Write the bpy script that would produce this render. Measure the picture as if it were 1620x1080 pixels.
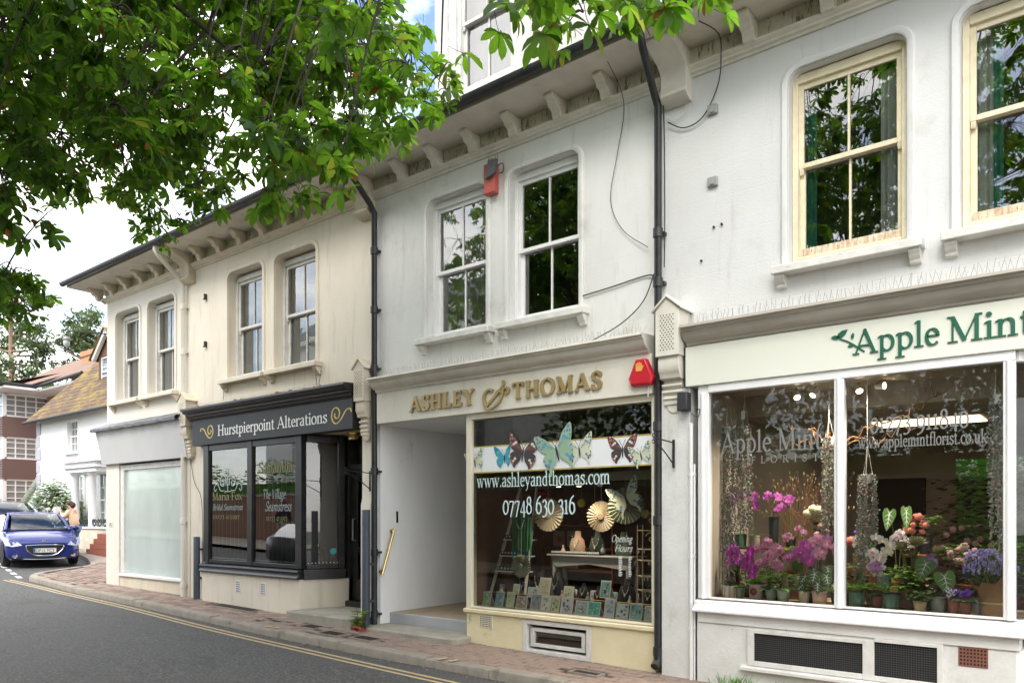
import bpy, bmesh, math, random
from math import sin, cos, pi, radians, sqrt, atan2
from mathutils import Vector, Matrix
random.seed(7)
S = bpy.context.scene
for o in list(bpy.data.objects): bpy.data.objects.remove(o)

# ---------------------------------------------------------------- camera
cam = bpy.data.cameras.new('camera'); camo = bpy.data.objects.new('camera', cam)
S.collection.objects.link(camo); S.camera = camo
cam.sensor_width = 36; cam.lens = 26.667; cam.shift_y = 0.1698
cam.clip_start = 0.05; cam.clip_end = 2000
camo.location = (0, -7, 1.6); camo.rotation_euler = (radians(90), 0, radians(38.474))

# ---------------------------------------------------------------- light
SUN_EL, SUN_AZ = 46, 163            # compass azimuth the light comes from (0 = +Y, 90 = +X)
sun = bpy.data.lights.new('sun', 'SUN'); suno = bpy.data.objects.new('sun', sun); S.collection.objects.link(suno)
sun.energy = 0.75; sun.angle = radians(22); sun.color = (1.0, 0.95, 0.87)
el, az = radians(SUN_EL), radians(SUN_AZ)
sv = Vector((cos(el)*sin(az), cos(el)*cos(az), sin(el)))
suno.rotation_euler = sv.to_track_quat('Z', 'Y').to_euler(); suno.location = sv*60
W = bpy.data.worlds.new('World'); S.world = W; W.use_nodes = True
wn, wl = W.node_tree.nodes, W.node_tree.links
bg = wn['Background']; bg.inputs['Strength'].default_value = 0.13
sky = wn.new('ShaderNodeTexSky'); sky.sky_type = 'NISHITA'; sky.sun_disc = False
sky.sun_elevation = el; sky.sun_rotation = az
tc = wn.new('ShaderNodeTexCoord'); nz = wn.new('ShaderNodeTexNoise'); nz.inputs['Scale'].default_value = 2.3
nz.inputs['Detail'].default_value = 7; nz.inputs['Roughness'].default_value = .58
mp = wn.new('ShaderNodeMapping'); mp.inputs['Scale'].default_value = (1, 1, 2.2); mp.inputs['Location'].default_value = (-2.449, -.0456, -.505)
rp = wn.new('ShaderNodeValToRGB'); rp.color_ramp.elements[0].position = .40; rp.color_ramp.elements[1].position = .54
mx = wn.new('ShaderNodeMixRGB'); mx.inputs['Color2'].default_value = (9.5, 9.4, 9.25, 1)
wl.new(tc.outputs['Generated'], mp.inputs['Vector']); wl.new(mp.outputs[0], nz.inputs['Vector'])
wl.new(nz.outputs['Fac'], rp.inputs['Fac']); wl.new(rp.outputs['Color'], mx.inputs['Fac'])
wl.new(sky.outputs['Color'], mx.inputs['Color1']); wl.new(mx.outputs['Color'], bg.inputs['Color'])
S.view_settings.view_transform = 'Standard'; S.view_settings.look = 'None'
S.view_settings.gamma = 1; S.view_settings.use_curve_mapping = False
S.view_settings.exposure = 1.6
S.cycles.max_bounces = 8; S.cycles.transparent_max_bounces = 16; S.cycles.glossy_bounces = 4
S.cycles.caustics_reflective = False; S.cycles.caustics_refractive = False
S.cycles.sample_clamp_indirect = 6

# ---------------------------------------------------------------- helpers
COL = S.collection
ORG = {}                                             # world origin of every parent
def thing(name, label, cat, loc=(0, 0, 0), group=None):
    o = bpy.data.objects.new(name, None); COL.objects.link(o); o.empty_display_size = .1
    o.location = loc; ORG[o] = Vector(loc)
    o['label'] = label; o['category'] = cat
    if group: o['group'] = group
    return o
def tag(o, label, cat, group=None):
    o['label'] = label; o['category'] = cat
    if group: o['group'] = group
    return o
def copy_tree(o, parent=None):
    c = o.copy(); COL.objects.link(c)
    if parent: c.parent = parent
    for ch in list(o.children): copy_tree(ch, c)
    return c
class B:
    """collects shapes in world coordinates; build() links them as one mesh object"""
    def __init__(s): s.v = []; s.f = []; s.m = []; s.k = 0
    def add(s, vs, fs):
        n = len(s.v); s.v += [tuple(p) for p in vs]
        for f in fs: s.f.append([i+n for i in f]); s.m.append(s.k)
        return s
    def box(s, x0, x1, y0, y1, z0, z1):
        return s.add([(x0,y0,z0),(x1,y0,z0),(x1,y1,z0),(x0,y1,z0),(x0,y0,z1),(x1,y0,z1),(x1,y1,z1),(x0,y1,z1)],
                     [(3,2,1,0),(4,5,6,7),(0,1,5,4),(1,2,6,5),(2,3,7,6),(3,0,4,7)])
    def obox(s, M, x0, x1, y0, y1, z0, z1):
        t = B().box(x0,x1,y0,y1,z0,z1); return s.add([M @ Vector(p) for p in t.v], t.f)
    def beam(s, a, b, w, h, up=(0,0,1)):
        a, b = Vector(a), Vector(b); d = (b-a); L = d.length; d.normalize()
        r = d.cross(Vector(up));
        if r.length < 1e-4: r = Vector((1,0,0))
        r.normalize(); u = r.cross(d); vs = []
        for p in (a, b):
            for i, j in ((-1,-1),(1,-1),(1,1),(-1,1)): vs.append(p + r*(i*w/2) + u*(j*h/2))
        return s.add(vs, [(3,2,1,0),(4,5,6,7),(0,1,5,4),(1,2,6,5),(2,3,7,6),(3,0,4,7)])
    def prism(s, pts, axis, a, b):
        """polygon pts extruded along axis; pts are (y,z) for x, (x,z) for y, (x,y) for z"""
        def P(p, t):
            return {'x': (t, p[0], p[1]), 'y': (p[0], t, p[1]), 'z': (p[0], p[1], t)}[axis]
        n = len(pts); vs = [P(p, a) for p in pts] + [P(p, b) for p in pts]
        fs = [tuple(range(n))[::-1], tuple(range(n, 2*n))] + [(i, (i+1) % n, n+(i+1) % n, n+i) for i in range(n)]
        return s.add(vs, fs)
    def tube(s, pts, r, n=8, cap=True):
        pts = [Vector(p) for p in pts]; N = len(pts)
        rs = r if isinstance(r, (list, tuple)) else [r]*N
        vs = []; prev = None
        for i, p in enumerate(pts):
            t = (pts[min(i+1, N-1)] - pts[max(i-1, 0)])
            if t.length < 1e-7: t = Vector((0,0,1))
            t.normalize()
            if prev is None:
                a = t.cross(Vector((0,0,1)))
                if a.length < .05: a = t.cross(Vector((1,0,0)))
            else: a = prev - t*prev.dot(t)
            a.normalize(); prev = a; b = t.cross(a)
            for k in range(n):
                g = 2*pi*k/n; vs.append(p + (a*cos(g) + b*sin(g))*rs[i])
        fs = [(i*n+k, i*n+(k+1) % n, (i+1)*n+(k+1) % n, (i+1)*n+k) for i in range(N-1) for k in range(n)]
        if cap: fs += [tuple(range(n))[::-1], tuple(range((N-1)*n, N*n))]
        return s.add(vs, fs)
    def lathe(s, prof, c=(0,0,0), n=16, axis=None):
        c = Vector(c); vs = []; M = Matrix.Identity(3)
        if axis is not None: M = Vector((0,0,1)).rotation_difference(Vector(axis)).to_matrix()
        for r, z in prof:
            for k in range(n):
                g = 2*pi*k/n; vs.append(c + M @ Vector((r*cos(g), r*sin(g), z)))
        N = len(prof)
        fs = [(i*n+k, i*n+(k+1) % n, (i+1)*n+(k+1) % n, (i+1)*n+k) for i in range(N-1) for k in range(n)]
        if prof[0][0] > 1e-5: fs.append(tuple(range(n))[::-1])
        if prof[-1][0] > 1e-5: fs.append(tuple(range((N-1)*n, N*n)))
        return s.add(vs, fs)
    def ball(s, c, r, n=8, m=5, sc=(1,1,1)):
        pr = [(r*sin(pi*i/m), -r*cos(pi*i/m)) for i in range(m+1)]
        t = B().lathe(pr, (0,0,0), n); return s.add([(c[0]+p[0]*sc[0], c[1]+p[1]*sc[1], c[2]+p[2]*sc[2]) for p in t.v], t.f)
    def sweep(s, path, prof, closed=False):
        """path: points (x,z) in a facade plane; prof: (outward offset, y) closed polygon"""
        N = len(path); vs = []
        for i, p in enumerate(path):
            a = Vector(path[i-1] if (i or closed) else path[0]); b = Vector(path[(i+1) % N] if (i < N-1 or closed) else path[-1])
            p = Vector(p); d0 = (p-a); d1 = (b-p)
            if d0.length < 1e-6: d0 = d1
            if d1.length < 1e-6: d1 = d0
            d0.normalize(); d1.normalize(); n0 = Vector((-d0.y, d0.x)); n1 = Vector((-d1.y, d1.x)); n = n0+n1; n.normalize()
            sc = 1/max(.35, n.dot(n0))
            for o, y in prof: vs.append((p.x+n.x*o*sc, y, p.y+n.y*o*sc))
        m = len(prof); fs = []
        for i in range(N if closed else N-1):
            j = (i+1) % N
            for k in range(m): fs.append((i*m+k, i*m+(k+1) % m, j*m+(k+1) % m, j*m+k))
        if not closed: fs += [tuple(range(m))[::-1], tuple(range((N-1)*m, N*m))]
        return s.add(vs, fs)
    def join(s, o, M=None):
        k = s.k; n = len(s.v); s.v += [tuple(M @ Vector(p)) if M else p for p in o.v]
        s.f += [[i+n for i in f] for f in o.f]; s.m += o.m; return s
    def build(s, name, mat, parent=None, loc=None, bev=0, smooth=True, stuff=False, struct=False, label=None, ang=38):
        if parent is not None: org = ORG[parent]
        else: org = Vector(loc) if loc else Vector((0,0,0))
        me = bpy.data.meshes.new(name); me.from_pydata([(p[0]-org.x, p[1]-org.y, p[2]-org.z) for p in s.v], [], s.f)
        for m in (mat if isinstance(mat, (list, tuple)) else [mat]): me.materials.append(m)
        if len(me.materials) > 1: me.polygons.foreach_set('material_index', s.m)
        if smooth:
            me.polygons.foreach_set('use_smooth', [True]*len(me.polygons)); me.set_sharp_from_angle(angle=radians(ang))
        o = bpy.data.objects.new(name, me); COL.objects.link(o)
        if parent is not None: o.parent = parent
        else: o.location = org
        ORG[o] = org
        if bev:
            md = o.modifiers.new('bevel', 'BEVEL'); md.width = bev; md.segments = 2; md.limit_method = 'ANGLE'; md.angle_limit = radians(40)
            md.harden_normals = False
        if stuff: o['kind'] = 'stuff'
        if struct: o['kind'] = 'structure'
        if label: o['label'] = label
        return o
def arc(cx, cz, r, a0, a1, n=8, rz=None):
    rz = r if rz is None else rz
    return [(cx+r*cos(radians(a0+(a1-a0)*i/n)), cz+rz*sin(radians(a0+(a1-a0)*i/n))) for i in range(n+1)]
def lerp(a, b, t): return a+(b-a)*t
def bez(p0, p1, p2, n=8):
    p0, p1, p2 = Vector(p0), Vector(p1), Vector(p2)
    return [p0*(1-t)**2 + p1*2*t*(1-t) + p2*t*t for t in [i/n for i in range(n+1)]]
def spline(pts, n=6):
    pts = [Vector(p) for p in pts]; out = []
    for i in range(len(pts)-1):
        a = pts[max(i-1, 0)]; b = pts[i]; c = pts[i+1]; d = pts[min(i+2, len(pts)-1)]
        for k in range(n):
            t = k/n
            out.append(.5*((2*b)+(c-a)*t+(2*a-5*b+4*c-d)*t*t+(3*b-a-3*c+d)*t**3))
    out.append(pts[-1]); return out

# ---------------------------------------------------------------- materials
def mat(name, c, rough=.6, c2=None, ns=6, amt=.5, stretch=(1,1,1), bump=0, bs=40, metal=0, spec=.5, rnd=0, trans=None, dirt=None, coat=0, lines=None, blo=.4, bhi=.65):
    """base colour c, mixed with c2 by a noise; bump noise; rnd = brightness spread between loose pieces;
    dirt = (colour, scale, low, high, stretch); trans = (colour, factor); lines = scored course height"""
    m = bpy.data.materials.new(name); m.use_nodes = True
    n, l = m.node_tree.nodes, m.node_tree.links; p = n['Principled BSDF']; out = n['Material Output']
    p.inputs['Roughness'].default_value = rough; p.inputs['Metallic'].default_value = metal
    p.inputs['Specular IOR Level'].default_value = spec; p.inputs['Coat Weight'].default_value = coat
    geo = n.new('ShaderNodeNewGeometry'); pos = geo.outputs['Position']
    rgb = n.new('ShaderNodeRGB'); rgb.outputs[0].default_value = (*c, 1); cur = rgb.outputs[0]
    def noise(scale, st=(1,1,1), det=5, ro=.6):
        t = n.new('ShaderNodeTexNoise'); t.inputs['Scale'].default_value = scale; t.inputs['Detail'].default_value = det; t.inputs['Roughness'].default_value = ro
        mp = n.new('ShaderNodeMapping'); mp.inputs['Scale'].default_value = st
        l.new(pos, mp.inputs['Vector']); l.new(mp.outputs[0], t.inputs['Vector']); return t.outputs['Fac']
    def ramp(src, a, b):
        r = n.new('ShaderNodeMapRange'); r.inputs['From Min'].default_value = a; r.inputs['From Max'].default_value = b
        r.clamp = True; l.new(src, r.inputs['Value']); return r.outputs['Result']
    def mix(fac, a, col, ty='MIX', k=1.0):
        x = n.new('ShaderNodeMixRGB'); x.blend_type = ty
        if k != 1.0:
            mu = n.new('ShaderNodeMath'); mu.operation = 'MULTIPLY'; mu.inputs[1].default_value = k; l.new(fac, mu.inputs[0]); fac = mu.outputs[0]
        l.new(fac, x.inputs['Fac']); l.new(a, x.inputs['Color1'])
        if isinstance(col, tuple): x.inputs['Color2'].default_value = (*col, 1)
        else: l.new(col, x.inputs['Color2'])
        return x.outputs['Color']
    if c2: cur = mix(ramp(noise(ns, stretch), blo, bhi), cur, c2, k=amt)
    if dirt:
        for dd in (dirt if isinstance(dirt[0], tuple) and isinstance(dirt[0][0], tuple) else [dirt]):
            cur = mix(ramp(noise(dd[1], dd[4], 8, .7), dd[2], dd[3]), cur, dd[0])
    if rnd:
        h = n.new('ShaderNodeHueSaturation'); r = n.new('ShaderNodeMapRange'); r.inputs['To Min'].default_value = 1-rnd; r.inputs['To Max'].default_value = 1+rnd
        l.new(geo.outputs['Random Per Island'], r.inputs['Value']); l.new(r.outputs['Result'], h.inputs['Value']); l.new(cur, h.inputs['Color']); cur = h.outputs['Color']
    l.new(cur, p.inputs['Base Color'])
    if bump or lines:
        hsrc = noise(bs, (1,1,1), 6, .65); st = bump
        if lines:
            sx = n.new('ShaderNodeSeparateXYZ'); l.new(pos, sx.inputs[0])
            br = n.new('ShaderNodeTexBrick'); br.inputs['Scale'].default_value = 1; br.inputs['Mortar Size'].default_value = .004; br.inputs['Mortar Smooth'].default_value = .6
            br.inputs['Brick Width'].default_value = lines*2.1; br.inputs['Row Height'].default_value = lines
            cb = n.new('ShaderNodeCombineXYZ'); l.new(sx.outputs['X'], cb.inputs['X']); l.new(sx.outputs['Z'], cb.inputs['Y']); l.new(cb.outputs[0], br.inputs['Vector'])
            ad = n.new('ShaderNodeMath'); ad.operation = 'MULTIPLY_ADD'; ad.inputs[1].default_value = -2.2; l.new(br.outputs['Fac'], ad.inputs[0]); l.new(hsrc, ad.inputs[2]); hsrc = ad.outputs[0]
        b = n.new('ShaderNodeBump'); b.inputs['Strength'].default_value = st; b.inputs['Distance'].default_value = .02
        l.new(hsrc, b.inputs['Height']); l.new(b.outputs['Normal'], p.inputs['Normal'])
    if trans:
        t = n.new('ShaderNodeBsdfTranslucent'); mm = n.new('ShaderNodeMixShader'); mm.inputs[0].default_value = trans[1]
        if rnd:
            h2 = n.new('ShaderNodeHueSaturation'); h2.inputs['Color'].default_value = (*trans[0], 1); l.new(r.outputs['Result'], h2.inputs['Value']); l.new(h2.outputs[0], t.inputs['Color'])
        else: t.inputs['Color'].default_value = (*trans[0], 1)
        l.new(p.outputs[0], mm.inputs[1]); l.new(t.outputs[0], mm.inputs[2]); l.new(mm.outputs[0], out.inputs['Surface'])
    return m
def glass(name, tint=(.96,.975,.97), ior=1.5, rough=0, extra=0.0, wav=.0, gain=1.3):
    m = bpy.data.materials.new(name); m.use_nodes = True; n, l = m.node_tree.nodes, m.node_tree.links
    n.remove(n['Principled BSDF']); out = n['Material Output']
    fr = n.new('ShaderNodeFresnel'); fr.inputs['IOR'].default_value = ior
    ma = n.new('ShaderNodeMath'); ma.operation = 'MULTIPLY_ADD'; ma.inputs[1].default_value = gain; ma.inputs[2].default_value = extra; ma.use_clamp = True
    tr = n.new('ShaderNodeBsdfTransparent'); tr.inputs['Color'].default_value = (*tint, 1)
    gl = n.new('ShaderNodeBsdfGlossy'); gl.inputs['Roughness'].default_value = rough
    if wav:
        geo = n.new('ShaderNodeNewGeometry'); t = n.new('ShaderNodeTexNoise'); t.inputs['Scale'].default_value = 1.3; t.inputs['Detail'].default_value = 1
        b = n.new('ShaderNodeBump'); b.inputs['Strength'].default_value = wav; b.inputs['Distance'].default_value = .02
        l.new(geo.outputs['Position'], t.inputs['Vector']); l.new(t.outputs['Fac'], b.inputs['Height']); l.new(b.outputs[0], gl.inputs['Normal'])
    mx = n.new('ShaderNodeMixShader')
    l.new(fr.outputs[0], ma.inputs[0]); l.new(ma.outputs[0], mx.inputs[0]); l.new(tr.outputs[0], mx.inputs[1]); l.new(gl.outputs[0], mx.inputs[2]); l.new(mx.outputs[0], out.inputs['Surface'])
    return m
def emit(name, c, st):
    m = bpy.data.materials.new(name); m.use_nodes = True; p = m.node_tree.nodes['Principled BSDF']
    p.inputs['Base Color'].default_value = (*c, 1); p.inputs['Emission Color'].default_value = (*c, 1); p.inputs['Emission Strength'].default_value = st
    return m
DK = (.09,.08,.06)
M = {}
M['white'] = mat('white_render', (.74,.74,.72), .75, (.64,.64,.61), 1.2, .6, (1,1,.5), bump=.24, bs=55, lines=.36,
                 dirt=[((.42,.40,.34), 2.6, .55, .90, (3,3,.35)), ((.45,.42,.35), .9, .55, .8, (1,1,1)), ((.25,.23,.2), 26, .71, .8, (1,1,1))])
M['white4'] = mat('white_render_right', (.68,.685,.68), .75, (.59,.59,.57), 1.0, .5, (1,1,.5), bump=.24, bs=50, lines=.36,
                 dirt=[((.42,.40,.35), 2.4, .56, .92, (3,3,.35)), ((.44,.42,.36), .9, .56, .82, (1,1,1)), ((.25,.23,.2), 24, .74, .8, (1,1,1))])
M['cream'] = mat('cream_render', (.80,.73,.62), .75, (.70,.63,.52), 1.2, .5, (1,1,.5), bump=.22, bs=55, lines=.36, dirt=((.44,.38,.29), 2.4, .54, .9, (3,3,.35)))
M['cream1'] = mat('pale_cream_render', (.77,.73,.65), .75, (.68,.63,.54), 1.3, .5, (1,1,.5), bump=.12, bs=55, dirt=((.38,.33,.26), 2.4, .62, .9, (3,3,.35)))
M['plinth'] = mat('plinth_cream', (.72,.66,.53), .8, (.55,.48,.37), 2.2, .6, (1,1,.6), bump=.18, bs=40, dirt=((.22,.19,.14), 5, .60, .82, (1,1,.6)))
M['yellow'] = mat('stall_riser_cream_yellow', (.80,.71,.47), .7, (.68,.58,.37), 3, .5, bump=.16, bs=35, lines=.16, dirt=((.32,.27,.18), 7, .62, .8, (1,1,1)))
M['stallw'] = mat('stall_riser_dirty_white', (.74,.74,.72), .8, (.60,.59,.55), 3, .6, bump=.25, bs=28, dirt=[((.16,.15,.12), 14, .66, .76, (1,1,1)), ((.30,.32,.22), 2.5, .58, .85, (1,1,.4))])
M['trim'] = mat('moulding_offwhite', (.74,.71,.63), .65, (.56,.52,.43), 3.5, .6, (1,1,1), bump=.1, bs=45, dirt=((.20,.16,.10), 6, .66, .8, (.5,1,1)))
M['trimc'] = mat('moulding_cream', (.74,.66,.54), .65, (.60,.52,.40), 3.5, .6, (1,1,1), bump=.1, bs=45, dirt=((.24,.19,.12), 6, .66, .82, (.5,1,1)))
M['frieze'] = mat('flaking_frieze', (.60,.57,.47), .85, (.40,.38,.28), 5, .8, (1,1,1), bump=.45, bs=24, dirt=((.13,.13,.08), 13, .53, .62, (2.6,1,.5)))
M['soffit'] = mat('soffit_paint', (.70,.66,.58), .8, (.52,.47,.39), 2.5, .6, bump=.1, bs=40, dirt=((.26,.22,.16), 5, .63, .82, (1,1,1)))
M['sill'] = mat('sill_white', (.74,.73,.69), .7, (.55,.53,.48), 7, .6, bump=.18, bs=60, dirt=((.22,.20,.16), 11, .62, .76, (.4,1,1)))
M['shopwhite'] = mat('gloss_white_frame', (.83,.83,.83), .35, (.76,.76,.76), 5, .5, bump=.04, bs=30, dirt=((.35,.33,.3), 16, .70, .8, (1,1,.6)))
M['fascia3'] = mat('weathered_fascia', (.78,.75,.66), .75, (.68,.64,.54), 2.4, .7, (1,1,.6), bump=.12, bs=40, dirt=((.30,.26,.19), 4, .62, .86, (2.5,1,.5)))
M['fascia4'] = mat('fascia_board_mint_cream', (.78,.79,.70), .45, (.74,.75,.65), 2, .5, bump=.02, bs=20)
M['cornice'] = mat('weathered_cornice', (.52,.48,.42), .7, (.36,.32,.27), 4, .7, (.4,1,1), bump=.15, bs=40, dirt=((.12,.10,.07), 9, .64, .76, (.35,1,1)))
M['black'] = mat('black_gloss_paint', (.018,.018,.022), .32, (.05,.045,.04), 5, .5, bump=.08, bs=40)
M['blackf'] = mat('black_fascia_paint', (.020,.021,.024), .5, (.035,.034,.033), 3, .5, bump=.05, bs=30, dirt=((.07,.065,.06), 9, .66, .85, (1,1,1)))
M['gutter'] = mat('black_plastic_gutter', (.022,.023,.026), .38, (.05,.05,.05), 6, .5, bump=.05, bs=30, dirt=((.12,.11,.08), 8, .66, .82, (.5,1,1)))
M['ironb'] = mat('black_iron', (.02,.02,.02), .5, bump=.1, bs=60)
M['sash'] = mat('sash_white', (.82,.82,.81), .4, (.74,.74,.73), 8, .4, bump=.05, bs=40)
M['sashold'] = mat('sash_old_white', (.72,.71,.68), .6, (.56,.54,.50), 9, .6, bump=.2, bs=45, dirt=((.2,.18,.15), 18, .66, .76, (1,1,1)))
M['sashyel'] = mat('sash_flaking_cream', (.80,.72,.52), .6, (.66,.57,.40), 9, .6, bump=.2, bs=45, dirt=((.33,.24,.15), 15, .66, .74, (1,1,1)))
M['flake'] = mat('flaked_bottom_rail', (.78,.66,.50), .8, (.42,.28,.18), 13, .8, (3,1,.6), bump=.7, bs=30, dirt=((.2,.13,.08), 22, .60, .66, (2.5,1,.6)))
M['greyfas'] = mat('grey_board', (.62,.62,.62), .55, (.56,.56,.56), 1.6, .5, (1,1,.4), bump=.02, bs=20)
M['lead'] = mat('lead_sheet', (.16,.16,.17), .55, (.25,.25,.26), 4, .6, bump=.3, bs=14, metal=.2)
M['pane'] = glass('window_glass', wav=.012, extra=.15, gain=1.6)
M['shopglass'] = glass('shop_glass', extra=.0, gain=1.3)
M['darkshop'] = glass('black_shop_glass', extra=.05, gain=2.2)
M['frost'] = mat('frosted_film_glass', (.47,.545,.52), .22, (.56,.63,.605), 1.6, .8, (1,1,.5), spec=.5, coat=.9, dirt=((.60,.64,.62), 5, .60, .80, (1,1,.4)))
M['concrete'] = mat('step_concrete', (.38,.355,.30), .85, (.26,.24,.195), 4, .7, bump=.35, bs=28, dirt=((.16,.16,.09), 3, .6, .85, (1,1,1)))
M['greystep'] = mat('grey_painted_riser', (.42,.44,.46), .6, (.36,.37,.39), 4, .5, bump=.08, bs=30)
M['passfloor'] = mat('buff_passage_floor', (.42,.33,.24), .85, (.34,.26,.19), 14, .6, bump=.2, bs=60)
M['passwall'] = mat('passage_white', (.84,.84,.83), .7, (.76,.76,.75), 2, .5, (1,1,.5), bump=.08, bs=40, dirt=((.38,.37,.35), 3, .64, .88, (1,1,.5)))
M['brick'] = mat('paver_brick', (.295,.215,.175), .85, (.215,.16,.13), 9, .6, bump=.3, bs=50, rnd=.28, dirt=[((.26,.215,.175), 2.1, .50, .80, (1,1,1)), ((.11,.095,.08), 9, .58, .78, (1,1,1))])
M['joint'] = mat('paver_joint', (.06,.052,.042), .95, (.10,.085,.068), 20, .6, bump=.3, bs=80)
M['kerb'] = mat('kerb_granite', (.34,.30,.25), .85, (.24,.21,.175), 7, .6, bump=.35, bs=60, rnd=.08, dirt=((.06,.057,.042), 4, .56, .80, (1,1,1)))
M['asphalt'] = mat('asphalt', (.070,.069,.068), .8, (.150,.147,.143), 34, 1, bump=1.0, bs=70, blo=.46, bhi=.60, dirt=[((.105,.103,.101), .9, .42, .80, (.12,1,1)), ((.036,.036,.036), 1.3, .56, .80, (.5,1,1)), ((.30,.29,.28), 60, .64, .69, (1,1,1)), ((.012,.012,.012), 50, .64, .70, (1,1,1))])
M['yline'] = mat('yellow_line_worn', (.55,.43,.24), .75, (.38,.30,.18), 14, .6, bump=.3, bs=110, dirt=((.12,.11,.10), 34, .62, .72, (1,1,1)))
M['wline'] = mat('white_line_worn', (.75,.74,.71), .75, (.6,.6,.57), 14, .6, bump=.2, bs=110)
M['iron'] = mat('cover_iron', (.045,.035,.03), .7, (.08,.05,.035), 12, .7, bump=.5, bs=60, metal=.3)
M['gold'] = mat('gold_letter', (.46,.34,.16), .42, (.36,.26,.12), 8, .5, metal=.45)
M['brass'] = mat('polished_brass', (.80,.58,.22), .22, metal=1)
M['green'] = mat('green_letter', (.010,.115,.065), .45)
M['whitel'] = mat('white_letter', (.82,.82,.80), .5)
M['vinyl2'] = mat('dull_white_vinyl', (.36,.44,.44), .6)
M['vinyl'] = mat('pale_blue_vinyl', (.62,.78,.78), .5)
M['vinylg'] = mat('frosted_grey_vinyl', (.20,.205,.195), .6)
M['olive'] = mat('olive_gold_vinyl', (.19,.18,.07), .6)
M['goldl'] = mat('gold_swirl', (.62,.45,.12), .4, metal=.3)
M['red'] = mat('red_plastic', (.55,.015,.03), .3, coat=.3)
M['redold'] = mat('faded_red_paint', (.55,.10,.08), .6, (.45,.16,.13), 8, .5)
M['orange'] = mat('orange_print', (.85,.42,.10), .5)
M['grey'] = mat('grey_metal', (.35,.35,.34), .5, metal=.4)
M['wire'] = mat('black_cable', (.02,.02,.02), .5)
M['wirew'] = mat('white_cable', (.7,.7,.68), .5)
M['slate'] = mat('pipe_guard_blue_grey', (.05,.065,.09), .5, (.07,.085,.11), 9, .5)
M['terra'] = mat('terracotta', (.22,.085,.055), .8, (.27,.10,.06), 12, .6, bump=.15, bs=60)
M['room'] = mat('shop_room_plaster', (.42,.38,.32), .8, (.36,.32,.27), 2, .5)
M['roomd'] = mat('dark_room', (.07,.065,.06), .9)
M['ceil'] = mat('shop_ceiling', (.50,.46,.40), .8)
M['floor'] = mat('shop_floor_boards', (.20,.12,.07), .6, (.14,.08,.05), 3, .6, (8,.5,1))
M['wood'] = mat('brown_wood', (.20,.075,.03), .55, (.13,.05,.02), 5, .6, (.6,6,6), bump=.1, bs=30)
M['dark'] = mat('dark_void', (.012,.012,.012), .9)
M['tiles'] = mat('clay_roof_tile', (.22,.15,.10), .9, (.14,.10,.07), 12, .7, bump=.4, bs=25, dirt=((.30,.22,.05), 3, .58, .74, (1,1,1)))
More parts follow.
